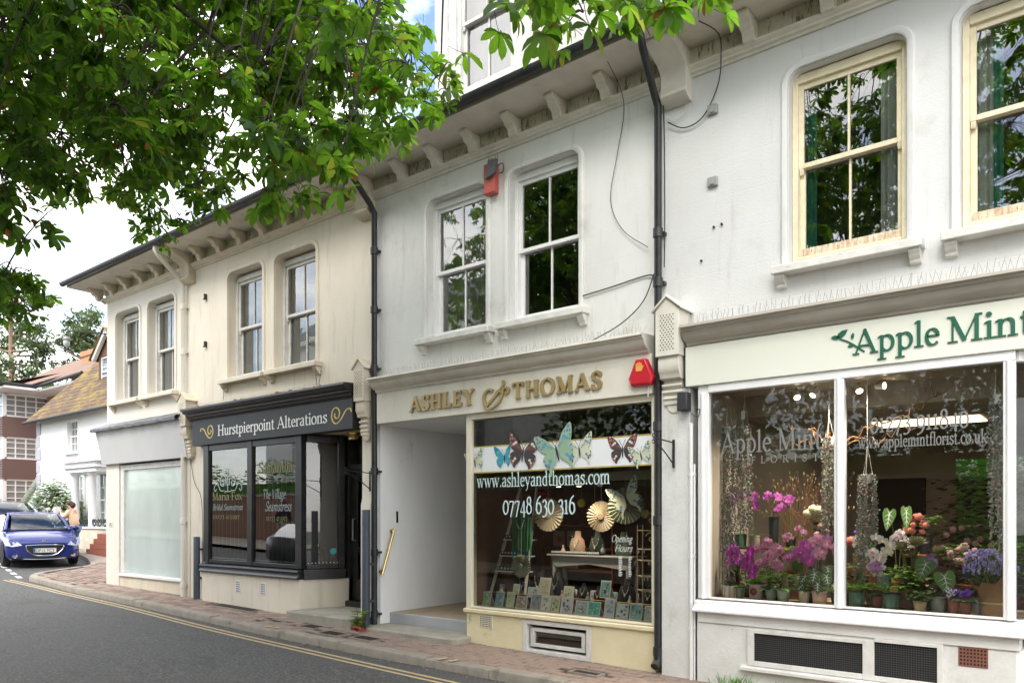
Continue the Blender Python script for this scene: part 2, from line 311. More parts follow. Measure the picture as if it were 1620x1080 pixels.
# ---------------------------------------------------------------- lettering (broad-nib pen strokes with serifs)
def AP(cx, cy, rx, ry, a0, a1, n=12):
    return [(cx+rx*cos(radians(a0+(a1-a0)*i/n)), cy+ry*sin(radians(a0+(a1-a0)*i/n))) for i in range(n+1)]
def SP(pts, n=6): return [(p.x, p.y) for p in spline([(a, b, 0) for a, b in pts], n)]
def stem(x, y0, y1, b='f', t='f'):
    r = [('S', [(x, y0), (x, y1)])]
    if b == 'f': r.append(('F', x-.17, x+.17, y0+.022))
    if t == 'f': r.append(('F', x-.17, x+.17, y1-.022))
    if t == 'h': r.append(('S', [(x-.15, y1-.09), (x-.02, y1-.01)], .45))
    return r
XH = .66
def glyphs():
    G = {}
    G['A'] = (.98, [('S', [(.12,0),(.49,1.02)], .5), ('S', [(.47,1.0),(.86,0)]), ('S', [(.24,.34),(.72,.34)]), ('F', 0,.26,.022), ('F', .68,1.0,.022)])
    G['B'] = (.80, stem(.2,0,1) + [('S', [(.2,.97),(.42,.97)]+AP(.42,.755,.2,.215,90,-90)+[(.2,.54)]), ('S', [(.2,.54),(.45,.54)]+AP(.45,.285,.23,.255,90,-90)+[(.2,.03)])])
    G['E'] = (.76, stem(.2,0,1) + [('S', [(.2,.97),(.64,.97)]), ('S', [(.2,.51),(.54,.51)]), ('S', [(.2,.03),(.68,.03)]), ('S', [(.64,.98),(.64,.78)], .5), ('S', [(.67,.02),(.69,.24)], .5), ('S', [(.54,.40),(.54,.62)], .45)])
    G['F'] = (.72, stem(.2,0,1) + [('S', [(.2,.97),(.64,.97)]), ('S', [(.2,.51),(.54,.51)]), ('S', [(.64,.98),(.64,.78)], .5), ('S', [(.54,.40),(.54,.62)], .45)])
    G['H'] = (1.0, stem(.2,0,1) + stem(.8,0,1) + [('S', [(.2,.51),(.8,.51)])])
    G['I'] = (.42, stem(.21,0,1))
    G['L'] = (.74, stem(.2,0,1) + [('S', [(.2,.03),(.66,.03)]), ('S', [(.65,.02),(.68,.26)], .5)])
    G['M'] = (1.16, [('S', [(.2,0),(.2,1)], .5), ('F', .04,.36,.022), ('F', .02,.24,.978), ('S', [(.2,.98),(.58,.04)]), ('S', [(.57,.06),(.94,.98)], .45), ('S', [(.95,0),(.95,1)]), ('F', .78,1.12,.022), ('F', .92,1.12,.978)])
    G['N'] = G['H']
    G['O'] = (1.0, [('S', AP(.5,.5,.41,.49,90,450,28))])
    G['R'] = (.92, stem(.2,0,1) + [('S', [(.2,.97),(.42,.97)]+AP(.42,.745,.24,.225,90,-90)+[(.2,.52)]), ('S', [(.42,.53),(.80,.02)]), ('F', .68,.94,.022)])
    G['S'] = (.70, [('S', SP([(.60,.80),(.52,.94),(.34,.99),(.17,.90),(.13,.75),(.22,.61),(.45,.47),(.58,.35),(.58,.18),(.46,.04),(.30,.01),(.16,.07),(.09,.22)])), ('S', [(.61,.98),(.61,.72)], .4), ('S', [(.08,.02),(.08,.28)], .4)])
    G['T'] = (.88, stem(.44,0,1,'f','') + [('S', [(.08,.97),(.80,.97)]), ('S', [(.08,.99),(.07,.74)], .5), ('S', [(.80,.99),(.81,.74)], .5)])
    G['V'] = (.94, [('S', [(.12,.98),(.48,0)]), ('S', [(.47,.02),(.82,.98)], .5), ('F', 0,.28,.978), ('F', .70,.96,.978)])
    G['Y'] = (.92, [('S', [(.12,.98),(.46,.46)]), ('S', [(.46,.46),(.78,.98)], .5), ('S', [(.46,.48),(.46,0)]), ('F', .29,.63,.022), ('F', 0,.26,.978), ('F', .66,.92,.978)])
    G['a'] = (.60, [('S', SP([(.12,.52),(.20,.62),(.32,.65),(.42,.58),(.44,.44)])), ('S', [(.44,.46),(.44,.10),(.48,.02),(.56,.03)]), ('S', SP([(.44,.40),(.28,.36),(.13,.28),(.10,.14),(.20,.03),(.34,.05),(.44,.16)]))])
    G['b'] = (.66, stem(.16,0,1.04,'','h') + [('S', AP(.34,.33,.22,.31,140,-140,16))])
    G['c'] = (.56, [('S', AP(.33,.33,.24,.31,42,318,16)), ('S', [(.5,.6),(.5,.47)], .6)])
    G['d'] = (.66, [('S', AP(.31,.33,.22,.31,40,320,16))] + stem(.48,0,1.04,'','h') + [('F', .48,.64,.022)])
    G['e'] = (.58, [('S', [(.12,.37),(.50,.37)]+AP(.31,.36,.20,.28,0,180,10)[0:]+AP(.33,.34,.22,.32,178,318,10))])
    G['f'] = (.42, [('S', [(.18,0),(.18,.78)]+SP([(.18,.78),(.22,.96),(.32,1.03),(.42,.98)])), ('F', .03,.36,.022), ('S', [(.05,.63),(.38,.63)])])
    G['g'] = (.60, [('S', AP(.28,.43,.18,.21,0,360,18)), ('S', SP([(.20,.24),(.12,.14),(.20,.06),(.42,.02),(.50,-.10),(.40,-.26),(.22,-.29),(.09,-.20),(.10,-.06),(.20,.02)])), ('S', [(.42,.58),(.56,.64)], .6)])
    G['h'] = (.70, stem(.16,0,1.04,'f','h') + [('S', SP([(.17,.46),(.26,.60),(.40,.64),(.51,.56),(.53,.42)])+[(.53,0)]), ('F', .38,.68,.022)])
    G['i'] = (.34, stem(.17,0,XH,'f','h') + [('D', .16,.90,.09)])
    G['k'] = (.66, stem(.16,0,1.04,'f','h') + [('S', [(.18,.28),(.52,.62)], .5), ('S', [(.30,.38),(.56,.02)]), ('F', .44,.68,.022), ('F', .38,.62,.638)])
    G['l'] = (.34, stem(.17,0,1.04,'f','h'))
    G['m'] = (1.04, stem(.16,0,XH,'f','h') + [('S', SP([(.17,.46),(.26,.60),(.38,.64),(.48,.56),(.50,.42)])+[(.50,0)]), ('F', .37,.64,.022), ('S', SP([(.51,.46),(.60,.60),(.72,.64),(.82,.56),(.84,.42)])+[(.84,0)]), ('F', .71,1.0,.022)])
    G['n'] = (.70, stem(.16,0,XH,'f','h') + [('S', SP([(.17,.46),(.26,.60),(.40,.64),(.51,.56),(.53,.42)])+[(.53,0)]), ('F', .38,.68,.022)])
    G['o'] = (.64, [('S', AP(.32,.33,.25,.32,90,450,22))])
    G['p'] = (.68, stem(.16,-.32,XH,'f','h') + [('S', AP(.35,.33,.23,.31,140,-140,16))])
    G['r'] = (.50, stem(.16,0,XH,'f','h') + [('S', SP([(.17,.44),(.25,.58),(.36,.64),(.46,.60)])), ('D', .44,.57,.07)])
    G['s'] = (.50, [('S', SP([(.42,.53),(.36,.62),(.24,.64),(.13,.57),(.12,.46),(.22,.37),(.36,.28),(.42,.17),(.36,.05),(.23,.01),(.12,.05),(.08,.16)])), ('S', [(.43,.64),(.43,.48)], .4), ('S', [(.07,.02),(.07,.2)], .4)])
    G['t'] = (.44, [('S', [(.18,.84),(.18,.14)]+SP([(.18,.14),(.22,.03),(.32,.01),(.42,.08)])), ('S', [(.04,.63),(.38,.63)])])
    G['u'] = (.70, [('S', [(.16,.64),(.16,.22)]+SP([(.16,.22),(.19,.07),(.30,.01),(.42,.06),(.52,.18)])), ('S', [(.53,.64),(.53,0)]), ('F', .53,.68,.022), ('F', .02,.16,.635), ('F', .40,.53,.635)])
    G['v'] = (.64, [('S', [(.10,.63),(.33,0)]), ('S', [(.32,.02),(.54,.63)], .5), ('F', 0,.22,.638), ('F', .44,.64,.638)])
    G['w'] = (.94, [('S', [(.10,.63),(.30,0)]), ('S', [(.29,.02),(.46,.60)], .5), ('S', [(.44,.63),(.65,0)]), ('S', [(.64,.02),(.84,.63)], .5), ('F', 0,.22,.638), ('F', .34,.54,.638), ('F', .74,.94,.638)])
    G['x'] = (.64, [('S', [(.10,.63),(.52,.02)]), ('S', [(.10,.02),(.52,.63)], .5), ('F', 0,.22,.022), ('F', .42,.64,.022), ('F', 0,.2,.638), ('F', .42,.62,.638)])
    G['y'] = (.64, [('S', [(.10,.63),(.33,.02)]), ('S', [(.54,.63),(.30,-.10),(.22,-.26),(.10,-.30)], .6), ('F', 0,.22,.638), ('F', .44,.64,.638)])
    G['.'] = (.28, [('D', .14,.07,.085)])
    G[' '] = (.34, [])
    G['0'] = (.64, [('S', AP(.32,.36,.25,.37,90,450,22))])
    G['1'] = (.44, stem(.22,0,.74,'f','h'))
    G['2'] = (.60, [('S', SP([(.10,.55),(.16,.68),(.30,.73),(.44,.65),(.45,.50),(.34,.32),(.10,.03)])), ('S', [(.08,.035),(.50,.035)], 1), ('S', [(.50,.02),(.53,.18)], .5)])
    G['3'] = (.58, [('S', SP([(.10,.62),(.20,.72),(.34,.72),(.44,.62),(.40,.47),(.24,.40)])), ('S', SP([(.24,.40),(.42,.34),(.50,.16),(.42,-.06),(.24,-.16),(.08,-.12)]))])
    G['4'] = (.62, [('S', [(.42,.72),(.06,.10)], .4), ('S', [(.06,.10),(.60,.10)], 1), ('S', [(.42,.72),(.42,-.18)])])
    G['5'] = (.58, [('S', [(.16,.70),(.48,.70)], 1), ('S', [(.16,.70),(.13,.38)], .4), ('S', SP([(.13,.38),(.32,.42),(.47,.28),(.46,.04),(.30,-.13),(.08,-.14)]))])
    G['6'] = (.62, [('S', AP(.33,.30,.23,.29,90,450,20)), ('S', SP([(.11,.30),(.14,.58),(.28,.82),(.50,.96)]))])
    G['7'] = (.58, [('S', [(.08,.69),(.52,.69)], 1), ('S', [(.51,.69),(.20,-.18)]), ('S', [(.08,.70),(.06,.52)], .5)])
    G['8'] = (.62, [('S', AP(.31,.72,.17,.20,90,450,18)), ('S', AP(.31,.27,.23,.26,90,450,20))])
    G['9'] = (.62, [('S', AP(.31,.42,.23,.29,90,450,20)), ('S', SP([(.53,.42),(.50,.14),(.36,-.10),(.12,-.22)]))])
    return G
GL = glyphs()
def glyph_mesh(b, strokes, T, w, th, y, ex, nib=15, serif=True):
    """T maps font units to facade (x,z); ex = raised thickness towards -Y"""
    k = 0
    for st in strokes:
        yy = y - ex - .0002*k; k += 1
        if st[0] == 'S' or st[0] == 'F':
            if st[0] == 'F':
                if not serif: continue
                pts = [(st[1], st[3]), (st[2], st[3])]; f = 1; hw = [th*.55]*2
            else:
                pts = st[1]; f = st[2] if len(st) > 2 else 1; hw = None
            N = len(pts); loop = N > 3 and abs(pts[0][0]-pts[-1][0])+abs(pts[0][1]-pts[-1][1]) < 1e-4
            vs = []
            for i, p in enumerate(pts):
                a = pts[i-1] if i else (pts[-2] if loop else pts[0]); c = pts[i+1] if i < N-1 else (pts[1] if loop else pts[-1])
                dx, dy = c[0]-a[0], c[1]-a[1]; L = sqrt(dx*dx+dy*dy) or 1
                an = atan2(dy, dx)-radians(nib)
                h = hw[i] if hw else (th/2 + (w-th)/2*abs(sin(an)))*(f if f < 1 else 1)
                if hw is None and f < 1: h = max(h, th*.45)
                nx, ny = -dy/L*h, dx/L*h
                for q in ((p[0]+nx, p[1]+ny), (p[0]-nx, p[1]-ny)):
                    X, Z = T(*q); vs.append((X, yy, Z))
            if ex > .002:
                n2 = len(vs); vs2 = vs + [(v[0], y, v[2]) for v in vs]; fs = []
                for i in range(N-1):
                    a, c, d, e = 2*i, 2*i+1, 2*i+3, 2*i+2
                    fs += [(a, c, d, e), (a, e, e+n2, a+n2), (c, c+n2, d+n2, d)]
                if not loop: fs += [(0, n2, n2+1, 1), (n2-2, n2-1, 2*n2-1, 2*n2-2)]
                b.add(vs2, fs)
            else: b.add(vs, [(2*i, 2*i+1, 2*i+3, 2*i+2) for i in range(N-1)])
        elif st[0] == 'D':
            n = 14; vs = []
            for i in range(n):
                X, Z = T(st[1]+st[3]*cos(2*pi*i/n), st[2]+st[3]*sin(2*pi*i/n)); vs.append((X, yy, Z))
            fs = [tuple(range(n))]
            if ex > .002:
                vs += [(v[0], y, v[2]) for v in vs]; fs += [(i, (i+1) % n, n+(i+1) % n, n+i) for i in range(n)]
            b.add(vs, fs)
def text(s, x0, x1, z, h, y, m, parent, name='lettering', ex=0, w=.15, th=.05, slant=0, each=False, z1=None, gap=0, serif=True, nib=15):
    """set string s from x0 to x1 on baseline z with capital height h on plane y"""
    tot = sum(GL[c][0]+gap for c in s); sx = (x1-x0)/tot; cx = 0; b = B(); out = []
    for c in s:
        adv, st = GL[c]
        def T(u, v, cx=cx): return (x0+(cx+u+slant*v)*sx, z+v*h)
        if each: b = B()
        glyph_mesh(b, st, T, w, th, y, ex, nib, serif)
        if each and st: out.append(b.build('letter', m, parent, smooth=False))
        cx += adv+gap
    if not each: out.append(b.build(name, m, parent, smooth=False))
    return out
def strokes(paths, y, m, parent, name, w=.03, th=.012, ex=0):
    """free pen strokes given in facade coordinates"""
    b = B(); glyph_mesh(b, [('S', p) for p in paths], lambda u, v: (u, v), w, th, y, ex); return b.build(name, m, parent, smooth=False)
def sans(s, x0, z0, h, m, parent, name, M4, width=None):
    """plain sans lettering placed by matrix M4 (local x right, y up)"""
    cu = bpy.data.curves.new('t', 'FONT'); cu.body = s; cu.size = 1
    o = bpy.data.objects.new('t', cu); COL.objects.link(o)
    dg = bpy.context.evaluated_depsgraph_get(); me = bpy.data.meshes.new_from_object(o.evaluated_get(dg))
    xs = [v.co.x for v in me.vertices]; ys = [v.co.y for v in me.vertices]
    ax, bx, ay, by = min(xs), max(xs), min(ys), max(ys); sy = h/(by-ay); sx = (width/(bx-ax)) if width else sy
    b = B(); b.add([M4 @ Vector((x0+(v.co.x-ax)*sx, z0+(v.co.y-ay)*sy, 0)) for v in me.vertices], [list(p.vertices) for p in me.polygons])
    bpy.data.objects.remove(o); bpy.data.curves.remove(cu); bpy.data.meshes.remove(me)
    return b.build(name, m, parent, smooth=False)
# ---------------------------------------------------------------- ground, road, pavement
def G(X):
    g = .01+(-3.7-X)*.0163
    if X < -16: g += .028*min(-16-X, 8) + .01*max(0, -24-X)
    return g
KERB = [(4,-1.04),(-3.4,-1.06),(-5,-1.09),(-7,-1.14),(-9.2,-1.10),(-12.3,-.95),(-14.6,-.84),(-17,-.76),(-17.9,-.76),(-18.35,-.66),(-18.8,-.35),(-19.2,.2),(-19.55,.75),(-19.95,1.2),(-20.6,1.5),(-23,2.2),(-27,2.75),(-60,2.8)]
KP = [(p.x, p.y) for p in spline([(a, b, 0) for a, b in KERB], 8)]
YL = [(4,-1.52),(-3,-1.52),(-5.2,-1.50),(-7.45,-1.43),(-10,-1.32),(-13,-1.09),(-16,-.97),(-17.4,-.99),(-18.5,-1.04)]
def resample(pts, step):
    out = [pts[0]]; acc = 0
    for a, b in zip(pts, pts[1:]):
        L = sqrt((b[0]-a[0])**2+(b[1]-a[1])**2); t = step-acc
        while t <= L:
            out.append((a[0]+(b[0]-a[0])*t/L, a[1]+(b[1]-a[1])*t/L)); t += step
        acc = (acc+L) % step
    return out
xs = sorted(set([-300,-160,-100,-70,-60] + [i*.5 for i in range(-100, 41)] + [40,80,160,300]))
def sheet(y0, y1, off, name, m, xr, ny=1):
    b = B(); X = [x for x in xs if xr[0] <= x <= xr[1]]
    vs = [(x, lerp(y0, y1, j/ny), G(x)+off) for x in X for j in range(ny+1)]
    n = ny+1
    b.add(vs, [(i*n+j, (i+1)*n+j, (i+1)*n+j+1, i*n+j+1) for i in range(len(X)-1) for j in range(ny)])
    return b.build(name, m, struct=True)
M['earth'] = mat('garden_ground', (.10,.11,.055), .95, (.07,.09,.03), 3, .7, bump=.4, bs=20)
sheet(-300, 300, -.16, 'ground', M['earth'], (-300,300), 1)
sheet(-7.6, 12, -.095, 'road', M['asphalt'], (-160,40), 1)
# opposite pavement (behind the camera, seen in reflections)
sheet(-10.5, -7.6, .01, 'pavement', M['kerb'], (-100,40), 1)
# pavement slab on this side: strips between the kerb back and the building / garden line
def back(x): return 12.0 if x < -16.3 else .5
pv = B(); KB = []
for i, p in enumerate(KP):
    a = KP[max(i-1,0)]; c = KP[min(i+1,len(KP)-1)]; dx, dy = c[0]-a[0], c[1]-a[1]; L = sqrt(dx*dx+dy*dy)
    KB.append((p[0]+dy/L*.15, p[1]-dx/L*.15))
vs = []
for p in KB: vs += [(p[0], p[1], G(p[0])-.022), (p[0]+(0 if p[0] > -16.3 else (3.2 if p[1] < 1.3 else 0)), back(p[0]), G(p[0])-.022)]
pv.add(vs, [(2*i, 2*i+2, 2*i+3, 2*i+1) for i in range(len(KB)-1)])
pave = pv.build('pavement', M['joint'], struct=True)
M['tarpath'] = mat('pale_tar_footway', (.36,.30,.26), .9, (.28,.235,.205), 5, .6, bump=.3, bs=60)
# forecourt of the white house further on: pale surface a little above the joint bed
fc = B(); P4 = [(-16.4,2.3),(-16.4,3.4),(-40,3.4),(-40,2.97),(-27,2.92),(-23,2.37),(-20.7,1.68),(-20.1,1.5),(-19.2,2.3)]
fc.add([(x, y, G(x)-.004) for x, y in P4], [tuple(range(len(P4)))])
fc.build('forecourt', M['tarpath'], struct=True)
# kerb stones
kb = thing('kerb', 'worn stone kerb', 'kerb'); del kb['label']; del kb['category']; kb['kind'] = 'structure'
ks = resample(KP, .05); i = 0
while i < len(ks)-2 and ks[i][0] > -34:
    ln = 18 if ks[i][0] > -17.5 or ks[i][0] < -21 else 9
    seg = ks[i:i+ln+1]; seg = seg[::3]+([seg[-1]] if (len(seg)-1) % 3 else [])
    if len(seg) < 2: break
    b = B(); rows = []
    for k, p in enumerate(seg):
        a = seg[max(k-1,0)]; c = seg[min(k+1,len(seg)-1)]; dx, dy = c[0]-a[0], c[1]-a[1]; L = sqrt(dx*dx+dy*dy); nx, ny = dy/L, -dx/L
        z = G(p[0]); t = 0
        rows.append([(p[0]-nx*.008, p[1]-ny*.008, z-.2), (p[0], p[1], z-.03), (p[0]+nx*.012, p[1]+ny*.012, z-.006), (p[0]+nx*.03, p[1]+ny*.03, z+.002), (p[0]+nx*.155, p[1]+ny*.155, z+.002), (p[0]+nx*.155, p[1]+ny*.155, z-.2)])
    for r_, q_ in ((0,1),(-1,-2)): rows[r_] = [tuple(Vector(a)+(Vector(c)-Vector(a)).normalized()*.003) for a, c in zip(rows[r_], rows[q_])]
    n = 6; V = [q for r in rows for q in r]
    b.add(V, [(r*n+k, r*n+(k+1) % n, (r+1)*n+(k+1) % n, (r+1)*n+k) for r in range(len(rows)-1) for k in range(n)] + [tuple(range(n))[::-1], tuple(range((len(rows)-1)*n, len(rows)*n))])
    dz = random.uniform(-.006, .006); b.v = [(x+random.uniform(-.002,.002), y, z+dz) for x, y, z in b.v]
    b.build('kerb_stone', M['kerb'], kb); i += ln
# brick pavers in stretcher courses along the kerb
def kerb_y(x):
    for a, c in zip(KP, KP[1:]):
        if c[0] <= x <= a[0]: return lerp(a[1], c[1], (a[0]-x)/(a[0]-c[0]+1e-9))
    return -1
covers = [(-11.65,-10.45,-.36,-.07),(-8.78,-8.4,-.72,-.45),(-8.15,-7.72,-.88,-.62),(-7.55,-7.12,-.82,-.58),(-9.5,-9.2,-.72,-.56),(-4.35,-4.0,-.62,-.46)]
cand = []; L, Wd = .205, .098
for r in range(14):
    for q in range(-92, 15):
        x = q*.215+(.1075 if r % 2 else 0)+random.uniform(-.003,.003); yk = kerb_y(x)+.215+r*.106
        if x < -16.3 or x > 1 or yk > .02: continue
        if any(c[0]-.1 < x < c[1]+.1 and c[2]-.05 < yk < c[3]+.05 for c in covers): continue
        cand.append((x, yk+random.uniform(-.002,.002)))
def kerb_x(y):
    for a, c in zip(KP, KP[1:]):
        if a[0] < -17.8 and a[1] <= y <= c[1]: return lerp(a[0], c[0], (y-a[1])/(c[1]-a[1]+1e-9))
    return -17.9
for r in range(27):
    for q in range(-95, -76):
        x = q*.215+(.1075 if r % 2 else 0); y = -.56+r*.106
        if x < kerb_x(y)+.3 or x > -16.36 or y < kerb_y(x)+.2 and x > -17.9: continue
        cand.append((x, y))
cand.sort(key=lambda p: abs(p[0]+4.6)+ (0 if p[0] > -9.5 and p[0] < -3.2 else 8))
bm0 = None; far = B()
for k, (x, y) in enumerate(cand):
    b = B(); z = G(x)+random.uniform(-.004,.003); tx, ty = random.uniform(-.012,.012), random.uniform(-.02,.02)
    e = .005; l, w = L/2, Wd/2
    vs = [(-l,-w,-.03),(l,-w,-.03),(l,w,-.03),(-l,w,-.03),(-l,-w,-e),(l,-w,-e),(l,w,-e),(-l,w,-e),(-l+e,-w+e,0),(l-e,-w+e,0),(l-e,w-e,0),(-l+e,w-e,0)]
    an = random.uniform(-.012,.012)-.0163*0
    vs = [(x+p[0]*cos(an)-p[1]*sin(an), y+p[0]*sin(an)+p[1]*cos(an), z+p[2]+p[0]*(tx-.0163)+p[1]*ty) for p in vs]
    fs = [(0,1,5,4),(1,2,6,5),(2,3,7,6),(3,0,4,7),(4,5,9,8),(5,6,10,9),(6,7,11,10),(7,4,8,11),(8,9,10,11)]
    if k < 300: B().add(vs, fs).build('brick', M['brick'], pave, smooth=False)
    else: far.add(vs, fs)
far.build('brick', M['brick'], pave, smooth=False, stuff=True)
# painted lines
def ribbon(pts, w, off, name, m, breaks=None):
    b = B(); vs = []
    for i, p in enumerate(pts):
        a = pts[max(i-1,0)]; c = pts[min(i+1,len(pts)-1)]; dx, dy = c[0]-a[0], c[1]-a[1]; L = sqrt(dx*dx+dy*dy) or 1
        for sgn in (-1, 1):
            x, y = p[0]-dy/L*w/2*sgn, p[1]+dx/L*w/2*sgn; vs.append((x, y, G(x)+off))
    b.add(vs, [(2*i, 2*i+2, 2*i+3, 2*i+1) for i in range(len(pts)-1)])
    return b.build(name, m, struct=True)
yp = [(p.x, p.y) for p in spline([(a, b, 0) for a, b in YL], 6)]
ribbon([(x, y+.055) for x, y in yp], .05, -.091, 'yellow_line', M['yline'])
ribbon([(x, y-.055) for x, y in yp], .05, -.091, 'yellow_line', M['yline'])
for k in range(7):
    t = k*.75; x = -18.7-t; y = -.72+.195*t if t < 3 else -.1; ribbon([(x, y), (x-.42, y+.08)], .1, -.091, 'white_dash', M['wline'])
# kerb loading marks: pairs of short bars on the kerb stones
for x in (-5.55, -8.8, -11.9, -15.0):
    for d in (0, .16):
        X = x-d; y = kerb_y(X); b = B(); b.add([(X-.03, y+.018, G(X)+.009), (X+.03, y+.018, G(X)+.009), (X+.03, y+.15, G(X)+.0095), (X-.03, y+.15, G(X)+.0095)], [(0,1,2,3)])
        b.build('kerb_mark', M['yline'], struct=True)
# iron covers
lab = ['large rusty iron cellar cover set in the brick pavement below the black shop window','small dark iron cover in the bricks in front of the concrete doorstep','square grey iron cover in the bricks beside the leafy weed','lattice iron cover in the bricks left of the two painted steps','little rusty iron cover at the left end of the concrete doorstep','small iron water cover in the bricks below the basement window']
for c, lb in zip(covers, lab):
    x0, x1, y0, y1 = c; t = thing('iron_cover', lb, 'cover', ((x0+x1)/2, (y0+y1)/2, G((x0+x1)/2)-.01), 'iron covers in the pavement')
    z = lambda x: G(x)
    fr = B(); w = .025
    for (a, b_, c_, d) in ((x0,x1,y0,y0+w),(x0,x1,y1-w,y1),(x0,x0+w,y0+w,y1-w),(x1-w,x1,y0+w,y1-w)):
        fr.add([(a,c_,z(a)+.003),(b_,c_,z(b_)+.003),(b_,d,z(b_)+.003),(a,d,z(a)+.003)]+[(a,c_,z(a)-.03),(b_,c_,z(b_)-.03),(b_,d,z(b_)-.03),(a,d,z(a)-.03)], [(0,1,2,3),(0,4,5,1),(1,5,6,2),(2,6,7,3),(3,7,4,0)])
    fr.build('frame', M['kerb'], t)
    pl = B(); pl.add([(x0+w,y0+w,z(x0)-.002),(x1-w,y0+w,z(x1)-.002),(x1-w,y1-w,z(x1)-.002),(x0+w,y1-w,z(x0)-.002)], [(0,1,2,3)])
    nx, ny = max(3, int((x1-x0)/.06)), max(3, int((y1-y0)/.06))
    for i in range(nx):
        for j in range(ny):
            X = lerp(x0+.04, x1-.04, (i+.5)/nx); Y = lerp(y0+.04, y1-.04, (j+.5)/ny); s = .016
            pl.box(X-s, X+s, Y-s, Y+s, z(X)-.004, z(X)+.001)
    pl.build('plate', M['iron'], t)
# leaf litter and grit in the gutter
lit = B()
for k in range(420):
    x = random.choice([random.uniform(-9,-3.4), random.uniform(-18,-3.4)]); y = kerb_y(x)-abs(random.gauss(.01,.05))-.012
    r = random.uniform(.006,.02); a = random.uniform(0,6.3); z = G(x)-.09+.004
    if random.random() < .22: y = kerb_y(x)+random.uniform(.2,1.0); z = G(x)+.004; 
    p = [(x+r*cos(a+t)*(1 if i % 2 else .6), y+r*sin(a+t)*(1 if i % 2 else .6), z+random.uniform(0,.01)) for i, t in enumerate((0,1.57,3.14,4.71))]
    lit.k = random.randrange(3); lit.add(p, [(0,1,2,3)])
M['lit1'] = mat('dead_leaf_brown', (.20,.09,.03), .9); M['lit2'] = mat('dead_leaf_tan', (.34,.20,.08), .9); M['lit3'] = mat('grit', (.33,.30,.25), .9)
lo = lit.build('leaf_litter', [M['lit1'], M['lit2'], M['lit3']], stuff=True, smooth=False); tag(lo, 'dry leaf bits and grit lying in the gutter along the kerb', 'litter')
# ---------------------------------------------------------------- the terrace of four shops
ZT = 6.15                                            # wall head under the soffit
def rounded(x0, x1, z0, z1, r=.12, n=6):
    return [(x0, z0)] + arc(x0+r, z1-r, r, 180, 90, n) + arc(x1-r, z1-r, r, 90, 0, n) + [(x1, z0)]
def upper_wall(u, xa, xb, za, holes, m):
    """front wall from za up with round-shouldered window openings (x0,x1,z0,z1)"""
    b = B(); x = xa; th = .28
    for (x0, x1, z0, z1) in sorted(holes):
        b.box(x, x0, 0, th, za, ZT); b.box(x0, x1, 0, th, za, z0); b.box(x0, x1, 0, th, z1, ZT)
        r = .12
        for s, cx, ex in ((1, x0+r, x0), (-1, x1-r, x1)):
            pts = [(ex, z1)] + (arc(cx, z1-r, r, 180, 90, 6) if s > 0 else arc(cx, z1-r, r, 0, 90, 6))
            b.prism(pts, 'y', 0, th-.003)
        x = x1
    b.box(x, xb, 0, th, za, ZT)
    return b.build('wall', m, u)
def opening_trim(u, x0, x1, z0, z1, m):
    p = rounded(x0, x1, z0, z1)
    b = B(); b.sweep(p, [(.008,-.001),(.008,-.022),(.022,-.03),(.055,-.03),(.068,-.018),(.068,-.001)])
    return b.build('architrave', m, u)
def sill(u, x0, x1, z, m):
    b = B(); b.prism([(.05,z),(-.13,z-.012),(-.14,z-.02),(-.14,z-.085),(-.125,z-.09),(-.11,z-.082),(.05,z-.082)], 'x', x0, x1)
    s = b.build('sill', m, u, bev=.006)
    for x in (x0+.02, x1-.11):
        c = B(); c.prism([(0,z-.083),(-.105,z-.083),(-.105,z-.115),(-.09,z-.12),(-.075,z-.15),(-.05,z-.165),(-.045,z-.19),(-.02,z-.20),(0,z-.20)], 'x', x, x+.085)
        c.build('sill_bracket', m, s, bev=.003)
    return s
